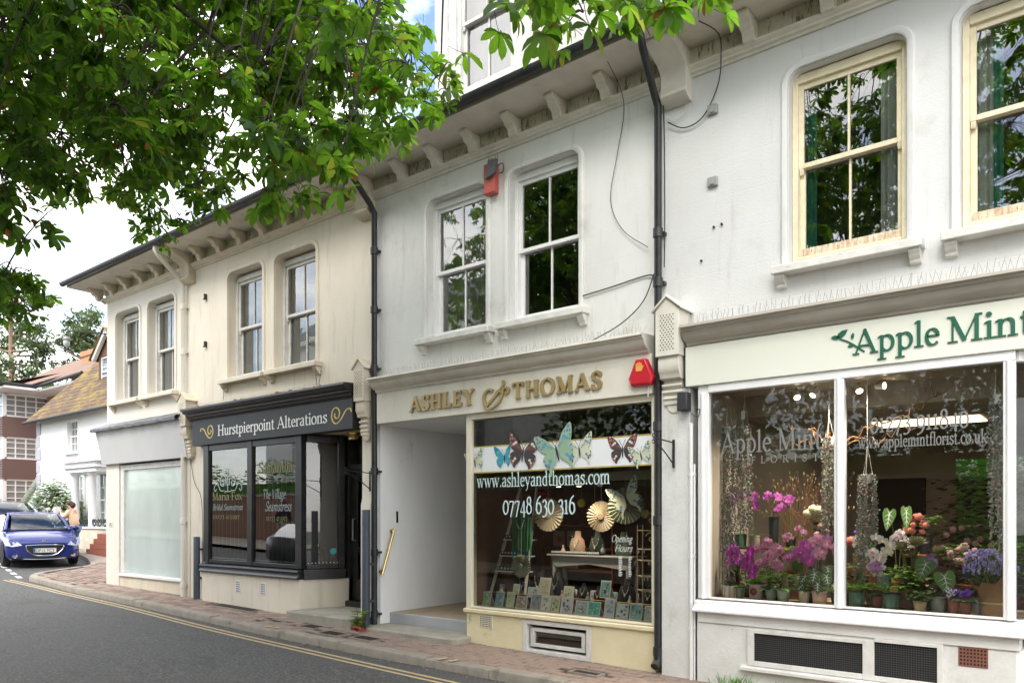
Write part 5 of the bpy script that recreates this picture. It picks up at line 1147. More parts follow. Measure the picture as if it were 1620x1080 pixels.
b.build('painted_rose', mat('dusky_rose_print', (.34,.06,.06), .6), t); fern(t, -2.683, .12, sh+.15, .17, 16, LGb)
orchid(t, -2.683, .12, sh+.15, 'magenta', [], 3); fl = B(); st = B(); st.tube([(-2.69,.12,sh+.13),(-2.70,.10,1.2),(-2.69,.04,1.33),(-2.69,.0,1.1)], .003, 5); st.build('stem', STEM, t)
for k in range(7): orchid_flower(fl, (-2.692+random.uniform(-.02,.02), -.01+random.uniform(-.01,.03), 1.03+k*.042), (.3+random.uniform(-.3,.3),-1,.1), .038)
fl.build('blossoms', [ORC['magenta'], ORC['magenta']], t, smooth=False)
t = potted('sage green pot with two sprays of pale pink orchids', -2.408, .08, sh, .062, .115, POT['sage'], taper=.75)
orchid(t, -2.408, .08, sh+.11, 'pink', [(-.22,.20,.02),(.16,.28,.05),(-.05,.34,.0)], 5, .03, 7, .18)
t = potted('pink stone pot with dark heart leaves and white veins', -2.082, .08, sh, .068, .118, POT['pinkt'], taper=.9)
alocasia(t, -2.082, .08, sh+.11, [(-.12,.14,-.02,.10,.09,-30),(-.03,.17,-.05,.11,.10,-8),(.07,.15,-.04,.11,.10,14),(-.15,.06,.0,.09,.08,-40),(.0,.08,-.06,.10,.09,3),(.12,.07,-.02,.09,.08,30),(-.07,.20,.05,.10,.09,-20),(.05,.22,.05,.10,.09,20)], LGd)
t = potted('white striped pot on a wooden box behind the pink orchid', -2.618, .42, .91, .065, .13, POT['white'], taper=.95); foliage(t, -2.618, .42, 1.03, .05, .05, 18, LG, .1, .03)
t = potted('grey pot of pink orchids standing on the wooden box', -2.42, .42, .905, .055, .115, POT['grey']); orchid(t, -2.42, .42, 1.02, 'pink', [(-.02,.36,-.15),(.22,.28,-.1),(.12,.42,-.1)], 4, .032, 7)
bx = B(); bx.box(-2.70, -2.30, .33, .55, sh+.001, .905); tag(bx.build('wooden_box', M['wood'], None, bev=.004), 'brown wooden box behind the front row of pots', 'box', 'wooden boxes in the florist window')
for x, y, w, lb in ((-1.666,.32,.13,'brown wooden box below the white orchid'), (-1.40,.28,.13,'brown wooden box between the green and the yellow pots'), (-1.95,.30,.06,'narrow wooden box behind the central window post')):
    bx = B(); bx.box(x-w/2, x+w/2, y-.08, y+.1, sh+.001, .955); tag(bx.build('wooden_box', M['wood'], None, bev=.004), lb, 'box', 'wooden boxes in the florist window')
# raised shelf at the left
t = thing('plant_shelf', 'narrow brown raised shelf on posts at the left of the florist window', 'shelf', (-2.8,.45,sh)); b = B(); b.box(-3.03,-2.53,.38,.56,1.265,1.287); b.build('board', M['wood'], t, bev=.003)
for x in (-3.0,-2.56): b = B(); b.box(x-.015,x+.015,.45,.48,sh+.001,1.264); b.build('post', M['wood'], t)
t = potted('ribbed green glazed pot of purple orchids on the raised shelf', -2.965, .45, 1.288, .06, .125, POT['ggreen'], ribs=True); orchid(t, -2.965, .45, 1.41, 'purple', [(-.03,.40,-.12),(.08,.36,-.15),(.0,.33,-.2)], 4, .036, 8)
t = potted('beige pot with a purple orchid beside the ribbed green pot', -2.811, .45, 1.288, .062, .115, POT['beige']); orchid(t, -2.811, .45, 1.40, 'purple', [(.02,.36,-.12),(.05,.28,-.14)], 4, .036, 6)
t = potted('tall dark metal vase with a small purple orchid', -2.647, .50, 1.288, .05, .30, POT['dark'], taper=.8); orchid(t, -2.647, .5, 1.58, 'purple', [(.1,.17,-.08),(-.04,.18,-.1)], 2, .032, 6)
t = potted('green pot of bright leafy fern between the shelf and the roses', -2.43, .55, 1.06, .06, .1, POT['ggreen']); foliage(t, -2.43, .55, 1.16, .12, .14, 110, LGb, .07, .04)
st_ = B(); st_.box(-2.55,-2.28,.48,.66,1.02,1.058); tag(st_.build('plant_stand', M['wood'], None, bev=.004), 'small wooden stand under the bright green fern', 'stand')
for lb_, x, z, c in (('lilac orchid arching in front of the dark pots at the middle post', -2.17, .96, 'lilac'),):
    t = potted(lb_, x, .35, z-.155, .055, .11, POT['dark']); orchid(t, x, .35, z-.05, c, [(.08,.36,-.15),(-.16,.34,-.18),(.02,.30,-.2)], 4, .036, 7)
t = potted('green pot spilling a spray of pink orchids at lower left', -3.0+.16, .3, sh, .05, .1, POT['dark']); orchid(t, -2.84, .3, sh+.1, 'purple', [(-.10,.32,-.2),(.0,.24,-.22),(-.06,.26,-.24)], 4, .036, 7)
# roses
t = potted('bunch of cream and coral roses at the back by the middle post', -2.22, .55, 1.30, .05, .16, POT['dark'], name='rose_bunch', cat='flowers'); foliage(t, -2.22, .55, 1.44, .1, .12, 50, LGd, .08, .04)
def rose(b, c, r):
    for j, rr in enumerate((1, .8, .6, .38)):
        for i in range(5):
            a = i*2*pi/5+j*.6; q = Vector((cos(a)*rr*r*.7, -.25*r-j*.12*r, sin(a)*rr*r*.7)); flat_leaf(b, Vector(c)+q, q+Vector((0,-.6*r,0)), r*.45*rr+r*.08, 6)
for col, L in (('cream', [(-2.30,1.62,.04),(-2.25,1.66,.042),(-2.20,1.65,.042)]), ('blush', [(-2.17,1.50,.035),(-2.21,1.42,.03),(-2.12,1.39,.03),(-2.13,1.46,.03)])):
    b = B()
    for x, z, r in L: rose(b, (x,.43,z), r)
    b.build('roses', ORC[col], t, smooth=False)
# dried grasses at the back
t = thing('dried_grasses', 'brown dried grasses and seed heads behind the orchids', 'flowers', (-2.5,.85,1.0)); b = B(); sd = B()
for k in range(150):
    x = random.uniform(-2.75,-2.25); e = (x+random.uniform(-.28,.32), .85+random.uniform(-.1,.2), random.uniform(1.6,2.05)); b.tube(bez((lerp(x,-2.5,.6),.85,1.0), (x,.85,1.5), e, 4), .0014, 3, False)
    sd.ball(e, random.uniform(.006,.013), 5, 3, (.7,.7,1.6))
b.build('stems', mat('dry_stem', (.20,.10,.05), .9), t, stuff=True); sd.build('seed_heads', mat('seed_head', (.33,.22,.13), .9), t, stuff=True)
b = B(); b.lathe([(.09,0),(.12,.35),(.11,.4)], (-2.5,.85,.63), 14); b.build('basket', M['wood'], t)
# wrought scroll panel
t = thing('scroll_panel', 'grey wrought iron scroll panel standing at the left end of the display', 'ornament', (-3.0,.22,sh)); b = B(); xc = -2.985
b.tube([(xc,.22,sh),(xc,.22,1.78)], .008, 6)
for k in range(5):
    z = .88+k*.19
    for sg in (-1, 1):
        b.tube(spline([(xc,.22,z),(xc+sg*.04,.22,z+.03),(xc+sg*.055,.22,z+.08),(xc+sg*.03,.22,z+.115),(xc+sg*.012,.22,z+.09),(xc+sg*.028,.22,z+.075)], 4), .005, 5)
        b.tube(spline([(xc,.22,z+.19),(xc+sg*.04,.22,z+.16),(xc+sg*.05,.22,z+.125)], 4), .005, 5)
b.build('scrolls', mat('grey_wrought_iron', (.30,.31,.34), .5, metal=.5), t)
# trailing plants
string_hearts('trailing plant with tiny silver leaves hanging by the left window post', -3.0, .22, 2.74, 2.40, 1.05, .05, 16)
string_hearts('second trailing plant from the left, with a paper tag on its cords', -2.845, .25, 2.72, 2.40, 1.45, .055, 18)
string_hearts('trailing plant hanging left of the middle window post', -2.05, .25, 2.5, 2.24, 1.33, .05, 16)
string_hearts('low hanging trailing plant whose strings reach the white orchid', -1.724, .25, 2.22, 1.89, .93, .06, 20)
string_hearts('trailing plant hanging by the right window post', -.757, .25, 2.66, 2.50, 1.26, .05, 16)
b = B(); b.box(-2.86,-2.82,.2,.202,2.54,2.62); tag(b.build('paper_tag', M['whitel'], None), 'small paper tag tied to the cords of a hanging pot', 'tag')
# curly willow branch
t = thing('willow_branch', 'twisted orange willow branch hung across the florist window', 'branch', (-1.95,.45,2.3)); b = B()
def curly(p0, p1, r, amp=.03, n=16):
    p0, p1 = Vector(p0), Vector(p1); out = []
    for i in range(n+1):
        q = p0.lerp(p1, i/n); f = amp*sin(pi*i/n)*1.5; out.append(q+Vector((random.uniform(-f,f)*.4, random.uniform(-f,f), random.uniform(-f,f))))
    b.tube(spline(out, 3), [r*(1-.75*i/(len(out)*3-3)) for i in range(len(out)*3-2)], 6); return out
m1 = curly((-2.02,.55,2.27), (-1.2,.55,2.66), .011, .05); m2 = curly((-2.02,.55,2.28), (-2.70,.55,2.56), .010, .05); curly((-2.0,.55,2.26), (-1.35,.6,2.42), .008, .06); curly((-2.0,.55,2.29), (-2.55,.55,2.33), .008, .06)
for k in range(9): p = random.choice(m1+m2); curly(p, p+Vector((random.uniform(-.25,.25), random.uniform(-.1,.1), random.uniform(.0,.18))), .005, .04, 8)
b.build('twigs', mat('willow_bark', (.20,.095,.035), .7), t)
# right hand half of the window
t = potted('glossy green ribbed pot of fern next to the middle window post', -1.775, .10, sh, .062, .13, POT['ggreen'], ribs=True, taper=.97); fern(t, -1.775, .1, sh+.13, .19, 22, LGb)
t = potted('glossy green ribbed pot of fern with a small paper house label', -1.494, .08, sh, .062, .132, POT['ggreen'], ribs=True, taper=.97); fern(t, -1.494, .08, sh+.13, .20, 24, LGb)
b = B(); b.prism([(-1.49,.955),(-1.43,.955),(-1.43,.985),(-1.46,1.01),(-1.49,.985)], 'y', .015, .018); b.build('label_card', mat('orange_card', (.75,.42,.2), .7), t)
t = potted('blue and white painted pot with a drooping white orchid', -1.623, .40, .956, .065, .12, POT['blue'], taper=.98); orchid(t, -1.623, .40, 1.07, 'white', [(.02,.12,-.22)], 4, .04, 3, .14)
fl = B()
for k in range(13): fl_x = -1.60+.06*sin(k*.5)+random.uniform(-.03,.03); orchid_flower(fl, (fl_x+k*.002, .12+random.uniform(-.02,.03), 1.41-k*.026), (random.uniform(-.2,.5),-1,.05), .042)
fl.build('blossoms', [ORC['white'], YEL], t, smooth=False)
t = potted('faint pink orchid behind the trailing strings', -1.80, .40, .956, .055, .10, POT['grey']); orchid(t, -1.80, .4, 1.05, 'white', [(-.02,.30,-.12),(.04,.22,-.16)], 3, .036, 7)
t = potted('small yellow clay pot with a bushy little plant', -1.268, .05, sh, .052, .088, POT['yellow'], taper=.8); foliage(t, -1.268, .05, sh+.085, .10, .09, 130, LG, .05, .014)
t = potted('grey glass pot with two large heart leaves and white veins', -1.155, .16, sh, .064, .13, POT['glassy']); alocasia(t, -1.155, .16, sh+.12, [(-.08,.28,-.05,.16,.15,-18),(.06,.18,-.07,.17,.15,14)], LG); foliage(t, -1.18, .16, sh+.12, .06, .1, 40, LGs, .035, .03)
for x, lb, nb in ((-1.026,'terracotta pot of white edged violets at the right of the display',1), (-.946,'terracotta pot of deep purple violets beside the grey pot',0)):
    t = potted(lb, x, .06, sh, .043, .118, POT['terra'], taper=.85); foliage(t, x, .06, sh+.11, .05, .02, 24, LGd, .06, .045, .3)
    fl = B()
    for k in range(16):
        c = (x+random.uniform(-.05,.05), .04+random.uniform(-.04,.03), sh+.15+random.uniform(0,.05))
        for q in range(5): a = q*2*pi/5; fl.k = 0 if not nb or q % 2 else 1; flat_leaf(fl, (c[0]+.008*cos(a), c[1], c[2]+.008*sin(a)), (.2,-1,.5), .0085, 6)
    fl.build('blossoms', [ORC['violet'], ORC['white']], t, smooth=False)
t = potted('plain grey pot of dark leaves beside the paper wrapped lavender', -.875, .16, sh, .045, .135, POT['grey']); foliage(t, -.875, .16, sh+.13, .05, .2, 40, LGd, .08, .04)
t = thing('lavender', 'bunch of lavender wrapped in brown paper tied with raffia', 'flowers', (-.76,.10,sh)); KP_ = mat('brown_paper', (.36,.22,.11), .8, (.28,.16,.08), 9, .5, bump=.5, bs=14)
b = B(); n = 18; vs = []
for i in range(5):
    zz, rr = ((0,.085),(.06,.088),(.11,.08),(.2,.12),(.27,.15))[i]
    for k in range(n): a = 2*pi*k/n; j = 1+random.uniform(-.09,.09)*(1+i*.5); vs.append((-.76+rr*j*cos(a), .12+rr*j*sin(a)*.8, sh+.001+zz+(random.uniform(-.05,.06) if i == 4 else 0)))
b.add(vs, [(i*n+k, i*n+(k+1) % n, (i+1)*n+(k+1) % n, (i+1)*n+k) for i in range(4) for k in range(n)]); b.build('paper_wrap', KP_, t)
b = B(); b.tube([(-.76+.086*cos(a), .12+.07*sin(a), sh+.105) for a in [i*2*pi/20 for i in range(21)]], .008, 6); b.build('raffia_tie', mat('raffia', (.62,.47,.26), .8), t)
st = B(); fl = B(); lf = B()
for k in range(120):
    a = random.uniform(0,2*pi); r = .17*sqrt(random.random()); e = Vector((-.78+r*cos(a)*1.1, .12+r*sin(a)*.7, random.uniform(1.13,1.30))); st.tube([(-.76+r*.4*cos(a), .12+r*.3*sin(a), sh+.2), e], .0015, 3, False)
    for q in range(5):
        for w_ in range(2): flat_leaf(fl, e+Vector((random.uniform(-.008,.008), random.uniform(-.008,.008), .009*q)), (random.uniform(-1,1),-1,random.uniform(-.3,.6)), .0075, 5)
    blade(lf, (-.76+r*.6*cos(a), .12+r*.5*sin(a), sh+.22+random.uniform(0,.15)), rdir(1.1,.5), .09, .008, .3)
st.build('stems', LG, t, stuff=True); lf.build('leaves', LGs, t, stuff=True, smooth=False); fl.build('flower_spikes', mat('lavender_bloom', (.33,.30,.62), .7, rnd=.25), t, stuff=True, smooth=False)
# artichoke heads
t = potted('tall artichoke stems with opened flower heads in a green leafy pot', -1.40, .42, .956, .06, .1, POT['dark'], name='artichoke_stems', cat='flowers'); foliage(t, -1.42, .4, 1.02, .17, .14, 150, LGb, .07, .03); st = B()
ART = [(-1.46,.30,1.33,.075),(-1.34,.28,1.37,.085),(-1.16,.26,1.31,.07),(-1.38,.34,1.27,.06)]
br = B(); cn = B()
for x, y, z, r in ART:
    st.tube(bez((-1.40,.42,1.0), (lerp(-1.4,x,.5),.38,1.15), (x,y,z-.03), 6), .011, 7)
    for j in range(4):
        for i in range(14): a = i*2*pi/14+j*.22; d = Vector((cos(a), sin(a), .1+.35*j)); blade(br, (x+d.x*r*.2, y+d.y*r*.2, z-.03+j*.008), d, r*(1.15-.12*j), r*.42, -.5, 3)
    for i in range(40): a = random.uniform(0,6.3); q = r*.35*sqrt(random.random()); cn.tube([(x+q*cos(a)*.6, y+q*sin(a)*.6, z), (x+q*cos(a), y+q*sin(a), z+.045)], .002, 3, False)
st.build('stem', STEM, t); br.build('bracts', mat('artichoke_bract', (.30,.30,.17), .6, rnd=.25), t, smooth=False); cn.build('floret', mat('artichoke_floret', (.26,.05,.14), .8), t, stuff=True)
t = potted('dark pot with two upright heart leaves against the back doorway', -1.56, .66, .70, .08, .14, POT['dark']); alocasia(t, -1.56, .66, .84, [(-.06,.78,-.05,.17,.11,-6),(.08,.80,-.05,.18,.09,4)], LG)
t = potted('basket of coral and orange flowers behind the trailing strings', -1.86, .62, 1.12, .08, .12, POT['yellow'], name='flower_basket', cat='flowers'); foliage(t, -1.86, .62, 1.23, .1, .14, 60, LG, .08, .04)
for col, L in (('coral', [(-1.93,1.36,.045),(-1.88,1.33,.035)]), ('cream', [(-1.83,1.41,.03)]), ('violet', [(-1.88,1.44,.025)])):
    b = B()
    for x, z, r in L: rose(b, (x,.5,z), r)
    b.build('roses', ORC[col], t, smooth=False)
st_ = B(); st_.box(-2.0,-1.7,.5,.74,sh+.001,1.118); tag(st_.build('wooden_crate', M['wood'], None, bev=.004), 'wooden crate under the basket of coral flowers', 'crate')
# dim stock deeper in the shop
bt = thing('shop_table', 'dark table of cut flowers standing deeper in the florist shop', 'table', (-.6,2.4,.1)); b = B(); b.box(-1.3,.6,2.0,2.8,.72,.76); b.build('top', M['wood'], bt)
for x in (-1.25,.55):
    for y in (2.05,2.75): b = B(); b.box(x-.03,x+.03,y-.03,y+.03,.1,.719); b.build('leg', M['wood'], bt)
for k, (x, y, z, lb, c) in enumerate(((-1.15,2.2,.761,'bucket of dark foliage at the left of the back table','blush'),(-.65,2.4,.761,'bucket of dusky pink flowers in the middle of the back table','blush'),(-.2,2.3,.761,'bucket of small mauve flowers at the right of the back table','lilac'),(.2,2.5,.761,'bucket of dark leaves at the far right of the back table','coral'))):
    t = potted(lb, x, y, z, .1, .22, POT['dark'], name='flower_bucket', cat='bucket'); foliage(t, x, y, z+.2, .28, .55, 160, LGd, .14, .07); b = B()
    for q in range(8): rose(b, (x+random.uniform(-.25,.25), y-.2, z+.3+random.uniform(0,.45)), .03)
    b.build('roses', ORC[c], t, smooth=False)
t = potted('tall dark shrub in a tub in front of the garden window', -1.25, 3.6, .1, .22, .4, POT['dark'], name='potted_shrub'); foliage(t, -1.25, 3.6, .9, .5, 1.15, 420, LGd, .2, .09); b = B(); b.tube([(-1.25,3.6,.4),(-1.25,3.6,1.5)], .02, 6); b.build('stem', STEM, t)
t = thing('garden_bush', 'sunny green bush seen through the back window of the florist', 'bush', (-.9,8.3,.0)); foliage(t, -1.2, 8.3, .3, 2.6, 3.4, 2600, LGb, .32, .2); b = B(); b.box(-6,3,9.8,10.2,-.2,4.4); b.build('hedge_core', LGb, t)
# fuller stock between the named plants
MORE = [('magenta orchid low beside the striped pot', -2.86,.16,sh,'sage','purple',[(.02,.26,-.06),(-.06,.34,-.05),(.10,.20,-.06)]), ('pink orchid massed between the painted pot and the sage pot', -2.54,.12,sh,'sage','pink',[(.0,.30,-.05),(.10,.22,-.05),(-.09,.24,-.05)]), ('purple orchid low in front of the stone pot leaves', -2.24,.14,sh,'stripe','purple',[(-.04,.34,-.04),(.08,.28,-.05)]), ('pale pink orchid arching towards the middle post', -2.12,.22,sh,'beige','pink',[(.10,.42,-.08),(-.02,.46,-.08),(.04,.34,-.1)]), ('white orchid with small blooms right of the middle post', -1.68,.22,sh,'sage','white',[(.02,.34,-.06),(.08,.26,-.06)]), ('mauve orchid between the two green ribbed pots', -1.62,.14,sh,'terra','lilac',[(.0,.24,-.05)]), ('pink orchid spray rising behind the magenta spike', -2.60,.26,sh,'dark','pink',[(.0,.42,-.1),(-.16,.34,-.08),(.12,.36,-.1)]), ('purple orchid spray between the sage pot and the stone pot', -2.27,.24,sh,'dark','purple',[(.06,.40,-.1),(-.12,.30,-.08)]), ('lilac orchid leaning on the middle window post', -2.0,.30,sh,'grey','lilac',[(-.08,.46,-.1),(.03,.38,-.1)]), ('deep pink orchid high beside the dark vase', -2.52,.62,1.288,'dark','purple',[(.02,.34,-.1),(-.08,.26,-.1)]), ('white orchid half hidden behind the trailing strings on the right half', -1.50,.60,1.0,'grey','white',[(-.03,.30,-.12),(.08,.22,-.12)]), ('small lilac orchid between artichokes and heart leaves', -1.24,.40,sh,'dark','lilac',[(.02,.30,-.1)])]
for lb_, x, y, z, pm, c, sp in MORE:
    t = potted(lb_, x, y, z+.001, .05, .1, POT[pm]); orchid(t, x, y, z+.1, c, sp, 4, .038, 10)
for lb_, x, y, z, R_, H_, n_, m_ in (('bushy green plant filling the gap behind the magenta orchid', -2.74,.38,sh,.16,.28,150,LGb), ('green plant under the raised shelf', -2.90,.40,sh,.12,.22,90,LG), ('leafy plant in front of the wooden box', -2.52,.20,sh,.10,.16,90,LG), ('bright ivy tumbling beside the stone pot', -2.22,.20,sh,.12,.14,110,LGb), ('green foliage behind the first ribbed pot', -1.88,.30,sh,.13,.28,120,LG), ('bright fern mass below the artichokes', -1.34,.24,sh,.18,.24,220,LGb), ('low green leaves beside the violets', -1.10,.26,sh,.13,.22,120,LG), ('dark leafy plant behind the violets', -.98,.34,sh,.14,.42,140,LGd), ('pale leafy plant behind the lavender', -.70,.40,sh,.16,.5,160,LGb)):
    t = potted(lb_, x, y, z+.001, .05, .09, POT['dark']); foliage(t, x, y, z+.09, R_, H_, n_, m_, .085, .04)
for lb_, x, y, z, c in (('vase of mixed pink roses at the back right', -1.05,.72,1.0,'blush'), ('vase of coral roses beside the back doorway', -1.36,.80,1.25,'coral')):
    t = potted(lb_, x, y, z, .06, .16, POT['dark'], name='rose_vase', cat='flowers'); foliage(t, x, y, z+.15, .13, .2, 70, LG, .09, .045); b = B()
    for q in range(11): rose(b, (x+random.uniform(-.14,.14), y-.1+random.uniform(-.05,.05), z+.2+random.uniform(0,.2)), random.uniform(.024,.036))
    b.build('roses', ORC[c], t, smooth=False)
sd_ = thing('tiered_stand', 'dark tiered stand carrying the back row of vases', 'stand', (-1.8,.85,.1))
for x0_, x1_, z_ in ((-1.5,-1.22,1.248),(-1.18,-.92,.998),(-1.62,-1.40,.998)): b = B(); b.box(x0_,x1_,.52,.95,z_-.02,z_); b.build('board', M['wood'], sd_); b = B(); b.box((x0_+x1_)/2-.02,(x0_+x1_)/2+.02,.9,.94,.1,z_-.021); b.build('upright', M['wood'], sd_)
# ceiling spotlights
for k, (x, z, lb) in enumerate(((-2.36,2.74,'leftmost of the four small spotlights under the florist ceiling'),(-2.19,2.745,'second small spotlight from the left under the florist ceiling'),(-1.81,2.745,'third small spotlight, just right of the middle window post'),(-1.63,2.75,'rightmost of the four small ceiling spotlights, turned sideways'))):
    t = thing('spotlight', lb, 'spotlight', (x,.3,z), 'ceiling spotlights'); b = B(); b.tube([(x,.3,2.80),(x,.3,z+.02)], .006, 6); b.build('stem', M['grey'], t)
    ax = Vector((.35*(-1)**k, -.6, -.7)) if k < 3 else Vector((.9,-.3,-.1)); b = B(); b.lathe([(.018,-.04),(.03,-.035),(.036,.035),(.032,.04)], (x,.3,z), 12, ax); b.build('housing', M['sash'], t)
    b = B(); b.lathe([(.028,.041),(.001,.0415)], (x,.3,z), 12, ax); b.build('bulb', emit('spot_bulb', (1,.8,.55), 4), t)
    ll = bpy.data.lights.new('spotlight_glow', 'SPOT'); ll.energy = 30; ll.color = (1,.85,.66); ll.spot_size = radians(120); ll.spot_blend = .8; ll.shadow_soft_size = .05
    lo_ = bpy.data.objects.new('spotlight_glow', ll); COL.objects.link(lo_); lo_.parent = t; lo_.location = ax.normalized()*.06; lo_.rotation_euler = Vector((.15*(-1)**k,.06,1)).to_track_quat('Z','Y').to_euler()
# ---------------------------------------------------------------- jewellery shop display
u = U[3]
M['roomj'] = mat('jewellery_room', (.22,.15,.115), .85, (.32,.23,.18), 3, .6)
room(u, -6.235, -3.66, .06, 3.4, .2, 2.95, M['roomj'], M['floor'], M['roomj'])
b = B(); b.box(-6.15, -3.70, .052, .75, .43, .50); b.build('display_shelf', mat('display_base_grey', (.30,.28,.24), .7), u)
b = B(); b.box(-6.22, -3.68, .45, .55, 2.0, 2.10); b.build('display_rail', M['room'], u)
cards = [(-6.017,.13,.17,((.30,.50,.25),(.60,.75,.80),(.62,.62,.12))),(-5.827,.125,.18,((.25,.45,.55),(.55,.70,.75),(.15,.30,.42))),(-5.67,.12,.185,((.62,.74,.50),(.20,.42,.20),(.50,.66,.40))),(-5.479,.16,.15,((.35,.38,.35),(.62,.30,.25),(.70,.70,.66))),(-5.275,.16,.19,((.30,.42,.50),(.36,.20,.14),(.20,.30,.36))),(-5.145,.15,.175,((.72,.74,.72),(.35,.55,.58),(.20,.34,.40))),(-4.99,.11,.18,((.58,.64,.44),(.16,.26,.10),(.35,.42,.22))),(-4.845,.165,.18,((.60,.62,.72),(.10,.11,.14),(.35,.38,.42))),(-4.655,.16,.15,((.36,.47,.52),(.62,.70,.74),(.15,.22,.28))),(-4.475,.165,.155,((.12,.52,.46),(.60,.75,.66),(.08,.30,.28))),(-4.287,.13,.20,((.55,.64,.72),(.22,.36,.58),(.30,.45,.62))),(-4.135,.155,.155,((.50,.64,.70),(.10,.14,.18),(.70,.74,.74))),(-3.955,.15,.17,((.22,.48,.50),(.10,.24,.26),(.60,.70,.60))),(-3.79,.14,.155,((.40,.48,.46),(.18,.26,.28),(.62,.66,.60)))]
desc = ['greeting card of a green meadow, leftmost on the front ledge','pale blue greeting card, second from the left on the ledge','pale green card with three dark leaf shapes','card of pink flowers on grey, fourth from the left','blue card with a brown tree, fifth from the left','white bordered card with a small blue picture','cream card with a dark palm','lilac edged square card with a dense black drawing','card of a white wave on grey blue','turquoise square card with pale boats','tall pale blue card with six small blue motifs','pale card with a dark pointed mountain','teal card with a faint horizon, second from the right','pale card of grey waves, rightmost on the ledge']
cm = {}
def colm(c):
    if c not in cm: cm[c] = mat('print_%d' % len(cm), c, .6, tuple(x*.75 for x in c), 40, .4)
    return cm[c]
def card(label, x, y, z, w, h, cs, seed, group='greeting cards on the ledge', lean=.22):
    t = thing('greeting_card', label, 'card', (x, y, z), group); R = random.Random(seed)
    def P(a, c, o): return (x+a*w/2, y+c*h*lean-o, z+c*h)
    b = B(); b.add([P(-1,0,0),P(1,0,0),P(1,1,0),P(-1,1,0)]+[P(-1,0,-.003),P(1,0,-.003),P(1,1,-.003),P(-1,1,-.003)], [(0,1,2,3),(4,5,6,7),(0,1,5,4),(2,3,7,6),(1,2,6,5),(3,0,4,7)])
    b.add([P(-1,0,-.0035),P(1,0,-.0035),(x+w/2,y+.09,z),(x-w/2,y+.09,z)][:0] or [P(-.9,.9,-.004),P(.9,.9,-.004),(x+w*.45,y+.11,z),(x-w*.45,y+.11,z)], [(0,1,2,3)])
    b.build('card_sheet', colm((.72,.73,.70)), t, smooth=False)
    b = B(); b.add([P(-.88,.06,.0012),P(.88,.06,.0012),P(.88,.94,.0012),P(-.88,.94,.0012)], [(0,1,2,3)])
    b.build('background_print', colm(cs[0]), t, smooth=False)
    for q, k in ((1, 9), (2, 7)):
        b = B()
        for i in range(k):
            a, c, r = R.uniform(-.62,.62), R.uniform(.15,.82), R.uniform(.05,.19); n = R.choice((3,5,7)); s = R.uniform(0,6)
            b.add([P(max(-.86,min(.86,a+r*1.2*cos(s+2*pi*j/n))), max(.08,min(.92,c+r*.6*sin(s+2*pi*j/n))), .0018+.0005*q) for j in range(n)], [tuple(range(n))])
        b.build('picture_print', colm(cs[q]), t, smooth=False)
for i, (c, d) in enumerate(zip(cards, desc)): card(d, c[0], .06+.012*(i % 3), .501, c[1], c[2], c[3], i)
for i, (x, z, w, h, cs, d) in enumerate(((-5.66,.645,.10,.13,((.66,.72,.58),(.16,.36,.18),(.4,.55,.3)),'small pale card with a fern above the front row'),(-5.40,.63,.17,.12,((.50,.62,.66),(.70,.72,.74),(.2,.3,.3)),'pale blue card behind the front row'),(-5.24,.66,.16,.21,((.55,.58,.45),(.60,.60,.10),(.55,.35,.40)),'card of yellow daffodils standing behind the front row'),(-4.90,.64,.14,.15,((.55,.60,.45),(.25,.34,.2),(.4,.4,.3)),'cream card half hidden behind the black drawing card'),(-4.41,.69,.13,.19,((.16,.36,.34),(.62,.68,.64),(.05,.06,.07)),'dark green card with a framed white sheep picture'))):
    card(d, x, .19, z, w, h, cs, 50+i, 'cards behind the front row')
bl = thing('display_ledge', 'low dark ledge holding the second row of cards', 'ledge', (-4.9,.3,.5)); b = B(); b.box(-6.1,-3.72,.19,.5,.50,.63); b.build('block', mat('dark_cloth_ledge', (.05,.03,.025), .9), bl)
b = B(); b.tube([(-6.1,.185,.66),(-3.75,.185,.66)], .004, 6); b.build('brass_rod', M['goldl'], bl)
# ladder shelf with ring trays
t = thing('ladder_shelf', 'white ladder shelf of ring trays at the left of the jewellery window', 'shelf', (-5.95,.35,.63)); FW = M['sashold']
for x0, x1 in ((-6.14,-5.92),(-5.60,-5.66)): b = B(); b.beam((x0,.30,.64),(x1,.62,1.95), .02, .035); b.build('rail', FW, t)
for k, z in enumerate((.90,1.09,1.29)):
    y = .30+.32*(z-.64)/1.31; xa = lerp(-6.13,-5.93,(z-.64)/1.31); b = B(); b.box(xa, -5.62, y-.05, y+.12, z, z+.015); s = b.build('shelf', FW, t)
    c = B(); c.box(xa+.03, -5.64, y-.045, y+.08, z+.0155, z+.065); c.build('ring_tray', M['dark'], s)
    r = B()
    for q in range(7): r.lathe([(.012,-.004),(.016,0),(.012,.004)], (xa+.06+q*(-5.66-xa-.06)/7, y-.048, z+.048), 8, (.3,-1,.2))
    r.build('rings', M['grey'], s, stuff=True)
